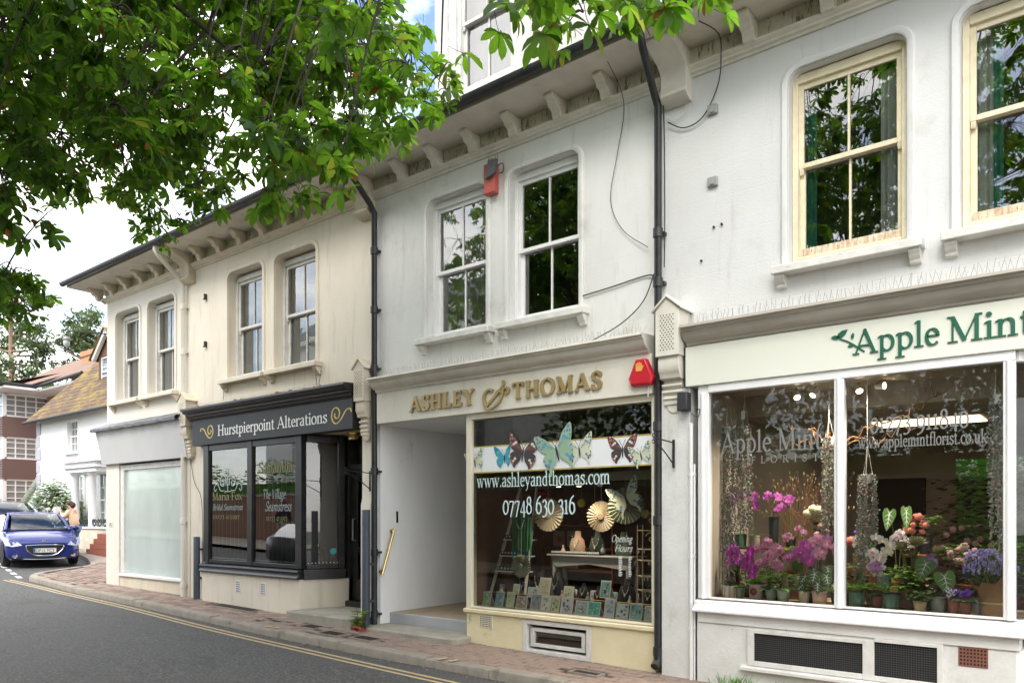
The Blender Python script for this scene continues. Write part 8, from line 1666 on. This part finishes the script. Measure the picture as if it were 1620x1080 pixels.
# ---------------------------------------------------------------- horse chestnut over the street
CLUMPS = [(-6.22,-3.92,4.91,0.44,1.0),(-6.17,-3.68,4.91,0.33,1.0),(-7.65,-4.01,7.04,0.48,1.0),(-4.06,-4.29,3.92,0.24,1.0),(-5.18,-4.13,5.88,0.28,1.0),(-9.45,-4.76,6.0,0.2,1.0),(-6.65,-3.36,5.0,0.41,1.0),(-8.09,-2.97,7.09,0.59,1.0),(-5.2,-4.93,4.98,0.26,1.0),(-4.35,-3.57,4.88,0.37,1.0),(-7.57,-3.56,7.34,0.46,1.0),(-8.86,-3.73,7.8,0.45,1.0),(-3.54,-4.24,4.88,0.23,1.0),(-8.07,-4.96,4.29,0.34,1.0),(-5.04,-4.53,5.23,0.33,1.0),(-4.72,-3.9,5.64,0.31,1.0),(-3.74,-3.89,4.73,0.33,1.0),(-6.54,-4.81,5.54,0.38,1.0),(-5.43,-3.73,5.69,0.37,1.0),(-8.66,-4.25,7.14,0.52,1.0),(-8.86,-3.84,7.32,0.52,1.0),(-4.28,-4.35,4.43,0.23,1.0),(-5.69,-2.9,6.2,0.46,1.0),(-5.25,-4.98,5.11,0.31,1.0),(-7.64,-4.37,5.2,0.46,1.0),(-7.05,-4.68,6.59,0.33,1.0),(-8.12,-4.95,6.41,0.32,1.0),(-9.58,-4.23,6.71,0.56,1.0),(-4.45,-4.01,3.95,0.31,1.0),(-8.79,-4.89,7.32,0.19,1.0),(-5.08,-3.69,4.86,0.37,1.0),(-6.79,-3.13,4.78,0.19,1.0),(-8.12,-3.57,5.19,0.39,1.0),(-6.74,-3.85,4.34,0.2,1.0),(-6.04,-3.13,5.8,0.42,1.0),(-9.38,-4.54,5.39,0.47,1.0),(-5.55,-2.87,5.72,0.44,1.0),(-7.29,-3.46,4.42,0.22,1.0),(-6.72,-5.41,4.35,0.14,1.0),(-6.71,-2.22,6.03,0.49,1.0),(-7.79,-4.19,7.28,0.38,1.0),(-5.02,-3.61,5.0,0.4,1.0),(-6.5,-2.58,6.94,0.43,1.0),(-5.25,-4.67,4.23,0.28,1.0),(-6.91,-3.35,4.37,0.13,1.0),(-6.21,-5.08,4.73,0.29,1.0),(-5.81,-4.29,4.44,0.34,1.0),(-7.67,-3.21,7.6,0.37,1.0),(-7.03,-5.29,4.18,0.18,1.0),(-4.47,-3.35,6.13,0.28,1.0),(-6.34,-5.51,3.6,0.1,1.0),(-8.43,-4.93,4.98,0.24,1.0),(-4.9,-3.43,5.82,0.31,1.0),(-9.29,-4.32,6.18,0.49,1.0),(-7.08,-3.44,5.07,0.37,1.0),(-3.71,-3.85,3.92,0.1,1.0),(-4.22,-3.22,5.15,0.23,1.0),(-9.26,-4.81,4.6,0.16,1.0),(-5.89,-5.16,4.88,0.34,1.0),(-8.91,-4.34,5.79,0.5,1.0),(-6.8,-5.19,5.55,0.34,1.0),(-6.33,-2.28,5.33,0.46,1.0),(-7.09,-2.87,6.6,0.43,1.0),(-4.43,-4.51,4.22,0.29,1.0),(-4.74,-1.98,5.39,0.15,1.0),(-9.79,-4.5,5.93,0.46,1.0),(-7.38,-3.23,7.24,0.43,1.0),(-3.42,-3.73,4.27,0.26,1.0),(-6.25,-5.2,3.81,0.25,1.0),(-6.6,-4.73,4.32,0.32,1.0),(-6.78,-4.79,4.83,0.34,1.0),(-5.41,-4.48,4.5,0.27,1.0),(-3.67,-3.73,4.03,0.11,1.0),(-6.51,-5.11,5.42,0.36,1.0),(-8.92,-4.58,4.5,0.43,1.0),(-7.61,-4.86,5.16,0.42,1.0),(-7.7,-4.88,6.72,0.39,1.0),(-4.92,-4.1,5.54,0.27,1.0),(-8.96,-4.73,4.02,0.14,1.0),(-6.54,-4.35,5.14,0.37,1.0),(-6.91,-2.73,7.76,0.49,1.0),(-6.56,-3.98,6.2,0.33,1.0),(-5.59,-2.28,5.95,0.5,1.0),(-5.15,-3.35,4.16,0.18,1.0),(-5.24,-3.13,6.48,0.35,1.0),(-6.23,-3.01,6.46,0.49,1.0),(-6.52,-3.35,5.85,0.5,1.0),(-6.86,-5.39,4.36,0.1,1.0),(-8.14,-3.43,7.59,0.42,1.0),(-7.74,-5.11,3.74,0.23,1.0),(-6.12,-4.68,4.29,0.34,1.0),(-4.59,-3.64,5.23,0.26,1.0),(-7.38,-5.2,6.0,0.21,1.0),(-5.45,-1.75,6.06,0.38,1.0),(-4.86,-2.88,4.76,0.22,1.0),(-6.63,-3.32,6.85,0.41,1.0),(-6.46,-2.15,7.0,0.39,1.0),(-3.97,-3.79,4.06,0.24,1.0),(-5.88,-2.89,5.21,0.42,1.0),(-6.13,-2.26,6.99,0.4,1.0),(-7.55,-5.17,6.39,0.2,1.0),(-7.98,-4.94,6.66,0.36,1.0),(-8.62,-4.12,6.46,0.5,1.0),(-5.97,-4.17,5.64,0.4,1.0),(-8.43,-3.59,5.82,0.52,1.0),(-7.79,-3.29,6.44,0.38,1.0),(-7.18,-3.27,5.03,0.4,1.0),(-8.57,-4.74,6.27,0.46,1.0),(-8.37,-3.66,6.37,0.55,1.0),(-6.56,-4.67,5.31,0.33,1.0),(-6.79,-3.93,5.68,0.34,1.0),(-4.76,-3.08,4.84,0.41,1.0),(-6.47,-4.97,4.0,0.39,1.0),(-8.25,-5.07,5.26,0.13,1.0),(-5.37,-2.53,6.93,0.41,1.0),(-5.53,-3.96,4.07,0.15,1.0),(-6.91,-3.36,5.46,0.46,1.0),(-6.35,-4.22,6.06,0.32,1.0),(-4.23,-4.2,3.62,0.09,1.0),(-6.64,-5.4,5.68,0.17,1.0),(-2.91,-3.97,3.97,0.13,1.0),(-5.49,-3.31,5.96,0.3,1.0),(-4.33,-3.84,4.21,0.26,1.0),(-8.11,-4.02,5.59,0.37,1.0),(-8.51,-3.67,4.85,0.15,1.0),(-3.29,-4.15,4.4,0.23,1.0),(-7.78,-3.49,5.98,0.54,1.0),(-6.25,-2.83,7.37,0.4,1.0),(-6.75,-4.76,4.57,0.32,1.0),(-5.46,-4.54,4.12,0.28,1.0),(-7.02,-2.9,4.97,0.22,1.0),(-8.46,-4.73,6.82,0.35,1.0),(-6.81,-4.66,6.04,0.3,1.0),(-7.81,-4.98,3.82,0.23,1.0),(-4.79,-4.86,4.6,0.27,1.0),(-3.23,-4.37,3.54,0.13,1.0),(-5.29,-4.84,4.78,0.31,1.0),(-7.83,-3.55,5.79,0.5,1.0),(-7.05,-2.58,7.35,0.52,1.0),(-7.57,-4.77,4.5,0.46,1.0),(-2.09,-3.39,4.34,0.15,0.55),(-2.36,-3.55,4.54,0.13,0.55),(-2.1,-3.43,4.42,0.14,0.55),(-1.71,-3.99,4.2,0.08,0.55),(-1.68,-3.21,4.57,0.11,0.55),(-1.92,-4.52,3.76,0.1,0.55),(-2.04,-4.13,3.96,0.15,0.55),(-2.05,-3.94,4.12,0.12,0.55),(-2.25,-3.93,4.21,0.13,0.55),(-1.89,-3.67,4.26,0.14,0.55),(-1.49,-3.62,4.08,0.06,0.55),(-1.59,-3.88,3.94,0.14,0.55),(-1.71,-4.33,3.8,0.11,0.55),(-1.84,-4.41,3.87,0.11,0.55),(-2.15,-3.7,4.14,0.13,0.55),(-1.75,-4.37,3.87,0.12,0.55),(-2.48,-3.75,4.59,0.18,0.55),(-2.25,-3.43,4.75,0.13,0.55),(-1.89,-3.32,4.55,0.18,0.55),(-1.94,-3.26,4.73,0.1,0.55),(-1.82,-3.25,4.53,0.17,0.55),(-1.99,-3.5,4.52,0.14,0.55),(-8.06,-4.61,3.76,0.16,0.9),(-8.54,-4.52,3.73,0.21,0.9),(-8.52,-4.11,3.69,0.15,0.9),(-8.64,-4.22,4.0,0.13,0.9),(-9.41,-4.03,4.06,0.23,0.9),(-7.75,-4.47,3.48,0.12,0.9),(-8.75,-4.07,3.88,0.22,0.9),(-7.77,-4.77,3.58,0.14,0.9),(-7.69,-4.61,3.68,0.17,0.9),(-9.62,-3.85,4.27,0.16,0.9),(-7.65,-4.36,3.74,0.12,0.9),(-9.71,-4.05,4.15,0.22,0.9),(-7.69,-4.66,3.44,0.13,0.9),(-9.48,-4.29,3.86,0.17,0.9),(-9.98,-4.07,4.01,0.21,0.9),(-8.22,-4.6,3.81,0.12,0.9),(-7.85,-4.26,3.67,0.2,0.9),(-7.86,-4.51,3.5,0.13,0.9)]
def leaf_nodes(name, c, tr, rough=.5):
    m = mat(name, c, rough, tuple(x*.7 for x in c), 9, .5, rnd=.5, trans=(tr, .55), spec=.35); return m
CL1 = leaf_nodes('chestnut_leaf', (.020,.050,.010), (.20,.40,.024)); CL2 = leaf_nodes('chestnut_leaf_yellowing', (.09,.12,.015), (.36,.40,.04)); CL3 = leaf_nodes('chestnut_leaf_scorched', (.15,.07,.015), (.32,.13,.02))
BARK = mat('chestnut_bark', (.055,.042,.032), .9, (.03,.024,.02), 8, .6, bump=.4, bs=30)
def palmate(R, n=None):
    """list of (verts, faces, material slot) of one compound leaf, petiole end at the origin"""
    b = B(); n = n or R.choice((5,6,7,7)); dr = R.uniform(.25,.8)
    for i in range(n):
        a = radians(lerp(-118,118,i/(n-1)))+R.uniform(-.08,.08); L = lerp(.175,.095,abs(i-(n-1)/2)/((n-1)/2))*R.uniform(.88,1.12); w = L*R.uniform(.36,.44)
        d = Vector((cos(a), sin(a), 0)); s = Vector((-sin(a), cos(a), 0)); cu = dr+R.uniform(-.15,.15); b.k = 0; q = R.random()
        if q < .022: b.k = 2
        elif q < .07: b.k = 1
        rows = []
        for t, ww in ((0,.06),(.35,.30),(.68,.5),(.88,.36),(1,.02)):
            z = -cu*L*t*t*.9-.02*L*t; c = d*(L*t*(1-.15*cu*t))+Vector((0,0,z)); rows.append((c-s*(w*ww)+Vector((0,0,w*ww*.35)), c, c+s*(w*ww)+Vector((0,0,w*ww*.35))))
        vs = [p for r in rows for p in r]; b.add(vs, [(r*3+k, r*3+k+1, r*3+k+4, r*3+k+3) for r in range(4) for k in range(2)])
    k = b.k; b.k = 0; b.tube([(-.13,0,.03),(-.06,0,.01),(0,0,0)], .0022, 4, False); b.k = k
    return b
RT = random.Random(21); VAR = [palmate(RT) for _ in range(14)]
tree = thing('horse_chestnut_tree', 'horse chestnut tree whose leafy branches hang over the street', 'tree', (-6.6,-10.2,G(-6.6)))
FORK = Vector((-6.6,-10.3,4.0)); tk = B(); tk.tube([(-6.6,-10.2,-.2),(-6.58,-10.2,.3),(-6.55,-10.2,1.8),FORK], [.52,.40,.34,.32], 14); tk.tube(bez(FORK,(-6.2,-11,7),(-6.8,-11.5,11.5),8), [.26,.24,.2,.17,.14,.11,.08,.05,.03], 10); tk.build('trunk', BARK, tree)
LIMBS = [[FORK,(-7.2,-7.5,5.2),(-7.4,-5.2,5.5),(-7.6,-3.9,5.4)], [FORK,(-6.0,-7.6,5.6),(-5.4,-5.2,5.5),(-5.3,-3.6,5.1)], [FORK,(-5.6,-8,5.9),(-4.6,-5.6,5.7),(-4.3,-3.6,5.2)], [FORK,(-5.0,-8.6,6.2),(-3.2,-6.2,6.1),(-2.6,-4.2,5.3)], [FORK,(-8.4,-7.6,5.0),(-9.2,-5.2,4.9),(-9.3,-4.4,4.4),(-9.1,-4.0,4.0)], [FORK,(-8.0,-8.8,6.6),(-9.0,-7.2,7.6)], [FORK,(-4.6,-11.0,6.6),(-3.0,-11.4,8.2)], [FORK,(-8.6,-11,6.0),(-10.2,-11,7.2)], [FORK,(-6.8,-13,6.6),(-7.0,-15,8)]]
LP = []; lm = B()
for L in LIMBS:
    p = spline(L, 6); lm.tube(p, [lerp(.085,.007,i/(len(p)-1)) for i in range(len(p))], 8); LP += p[4:]
lm.build('limb', BARK, tree)
cr, tw, ck = B(), B(), B(); nearleaves = []
CAMP = Vector((0,-7,1.6)); CF = Vector((-.622,.783,0)); CRt = Vector((.783,.622,0))
def inframe(p):
    r = p-CAMP; d = r.dot(CF)
    if d < .6: return None
    x = 810+1200*r.dot(CRt)/d; y = 815-1200*r.z/d; return (x, y, d)
def putleaf(p, out, big=1.0):
    k = RT.randrange(len(VAR)); yaw = atan2(out.y, out.x)+RT.gauss(0,.7); s = RT.uniform(.5,.92)*big
    Mx = Matrix.Translation(p) @ Matrix.Rotation(yaw,4,'Z') @ Matrix.Rotation(RT.gauss(.30,.42),4,'Y') @ Matrix.Rotation(RT.gauss(0,.35),4,'X') @ Matrix.Scale(s,4)
    q = inframe(p)
    if q and -20 < q[0] < 1640 and -20 < q[1] < 600: nearleaves.append((q[2], k, Mx))
    else: cr.join(VAR[k], Mx)
def clump(c, r, dens, big=1.0):
    c = Vector(c); h = min(LP, key=lambda q: (q-c).length_squared+.4*max(0, (q-c).z)**2)
    root = c+Vector((0,0,r*.45)); mid = (h+root)/2+Vector((RT.uniform(-.15,.15),RT.uniform(-.15,.15),.18)); br = bez(h, mid, root, 7); L = (root-h).length; tw.tube(br, [lerp(.006+.004*min(L,2),.004,i/7) for i in range(8)], 5)
    n = max(5, int(dens*(54 if big < 1.2 else 26)*(r/.42)**1.6))
    for t in range(max(2, n//3)):
        d = Vector((RT.gauss(0,1),RT.gauss(0,1),RT.gauss(-.15,.8))).normalized()*r*RT.random()**.45; e = c+d; tw.tube(bez(root,(root+e)/2+Vector((0,0,.08)),e,4), [.006,.005,.004,.003,.003], 4)
        for q in range(3): putleaf(e+Vector((RT.gauss(0,.05),RT.gauss(0,.05),RT.gauss(-.02,.04))), (d+Vector((RT.gauss(0,.15),RT.gauss(0,.15),0))), big)
        if RT.random() < .05: ck.ball(tuple(e+Vector((0,0,-.05))), .017, 8, 6)
for x, y, z, r, dn in CLUMPS: clump((x,y,z), r, dn)
for k in range(190):                                   # the rest of the crown, above and behind the camera
    a = RT.uniform(0,6.28); rr = 6.6*sqrt(RT.random()); p = Vector((-5.4+rr*cos(a), -11.2+rr*sin(a)*.85, RT.uniform(5.0,12.2)))
    q = inframe(p)
    if q and -120 < q[0] < 1700 and q[1] > -170: continue
    if (p-CAMP).length < 3.4: continue
    clump(p, RT.uniform(.8,1.3), .40, 1.6)
for k in range(42):                                   # dense heart of the crown behind the camera
    clump(Vector((RT.uniform(-8,.5), RT.uniform(-13.5,-8.6), RT.uniform(7,11.8))), RT.uniform(.9,1.3), .4, 1.7)
for k in range(120):                                   # unseen upper boughs over the left of the street, added to darken the leaves below
    p = Vector((RT.uniform(-12,-5), RT.uniform(-8,-3.4), RT.uniform(5.8,8.8))); q = inframe(p)
    if q and q[0] > -60 and q[1] > -70 and q[0] < 1700: continue
    clump(p, RT.uniform(.6,.95), .45, 1.25)
nearleaves.sort(key=lambda t: t[0]); LM = []
for v in VAR:
    me = bpy.data.meshes.new('leaf'); me.from_pydata(v.v, [], v.f)
    for m_ in (CL1, CL2, CL3): me.materials.append(m_)
    me.polygons.foreach_set('material_index', v.m); me.polygons.foreach_set('use_smooth', [True]*len(me.polygons)); LM.append(me)
IT = Matrix.Translation(-ORG[tree])
for d, k, Mx in nearleaves[:300]:
    o = bpy.data.objects.new('leaf', LM[k]); COL.objects.link(o); o.parent = tree; o.matrix_local = IT @ Mx
for d, k, Mx in nearleaves[300:]: cr.join(VAR[k], Mx)
cr.build('crown', [CL1, CL2, CL3], tree, stuff=True); tw.build('twigs', BARK, tree, stuff=True); ck.build('conkers', mat('conker_husk', (.16,.19,.05), .7, bump=.8, bs=120), tree, stuff=True)
# ---------------------------------------------------------------- across the street (seen in the shop windows)
M['wallbrick'] = mat('old_wall_brick', (.26,.15,.10), .9, (.18,.11,.08), 14, .7, bump=.5, bs=30)
t = thing('boundary_wall', 'old brick wall across the street, seen in the shop window reflections', 'wall', (-20,-10.6,.2)); b = B(); b.box(-45,14,-10.9,-10.55,-.3,2.35); b.build('wall', M['wallbrick'], t); b = B(); b.box(-45,14,-10.95,-10.5,2.35,2.45); b.build('coping', M['kerb'], t)
t = thing('hedge', 'tall green hedge behind the wall across the street, seen in reflections', 'hedge', (-22,-12,.2))
lb = B()
for i in range(9000):
    x = random.uniform(-45,14); blade(lb, (x, random.uniform(-12.3,-10.8), random.uniform(2.2,3.7)+.6*sin(x*.9)*sin(x*.37)), rdir(.4), random.uniform(.16,.34), .2, .8, 3)
lb.box(-45,14,-12.1,-11.1,.2,2.9)
lb.build('leaves', LGb, t, smooth=False, stuff=True)
oh = thing('white_villa', 'tall white villa across the street, seen in the upper window reflection', 'house', (-27,-20,.2)); b = B(); b.box(-36,-19,-26,-17,-.2,10.5); b.build('wall', M['hwhite'], oh); b = B(); b.box(-36.3,-18.7,-26.3,-16.7,10.5,10.8); b.box(-36.15,-18.85,-26.1,-16.85,6.6,6.75); b.build('cornice', M['hwhite'], oh, bev=.05)
b = B(); b.add([(-36.3,-16.7,10.8),(-18.7,-16.7,10.8),(-18.7,-21.5,13.6),(-36.3,-21.5,13.6),(-18.7,-26.3,10.8),(-36.3,-26.3,10.8)], [(0,1,2,3),(3,2,4,5),(1,4,2),(0,3,5)]); r_ = b.build('roof', mat('slate_roof', (.12,.13,.15), .7), oh)
for x in (-22,-30): b = B(); b.box(x-.9,x+.9,-20.5,-19.5,11,14.6); b.build('chimney', M['hbrick'], r_); b = B(); [b.lathe([(.14,0),(.12,.5),(.15,.55)], (x+d,-20,14.6), 10) for d in (-.5,0,.5)]; b.build('chimney_pot', M['terra'], r_)
for x in (-33,-30,-27,-24,-21):
    for z in (1.2,4.2,7.6): bar_window(oh, x-.6, x+.6, z, z+1.9, -16.985, 2, 2, M['sash'], GD)
for X, RX, RZ, lbl in ((3.5,4.2,3.0,'broad dark tree across the street on the right, seen in reflections'), (-3.5,4.0,3.0,'broad dark tree across the street opposite the florist, seen in reflections'), (-11,4.5,3.2,'broad dark tree behind the boundary wall, seen in reflections')):
    t = thing('tall_tree', lbl, 'tree', (X,-14.5,.0), 'trees across the street'); b = B(); b.tube([(X,-14.5,-.2),(X-.1,-14.5,3),(X,-14.5,6)], [.4,.3,.15], 10); b.build('trunk', BARK, t); lb = B()
    for i in range(5200):
        d = Vector((random.gauss(0,1),random.gauss(0,1),random.gauss(0,1))).normalized()*random.random()**.4; blade(lb, (X+d.x*RX,-14.5+d.y*2.4,4.8+d.z*RZ), (random.uniform(-1,1),random.uniform(-1,1),random.uniform(-1,1)), random.uniform(.14,.28), .16, .5, 3)
    lb.build('crown', LG, t, smooth=False, stuff=True)
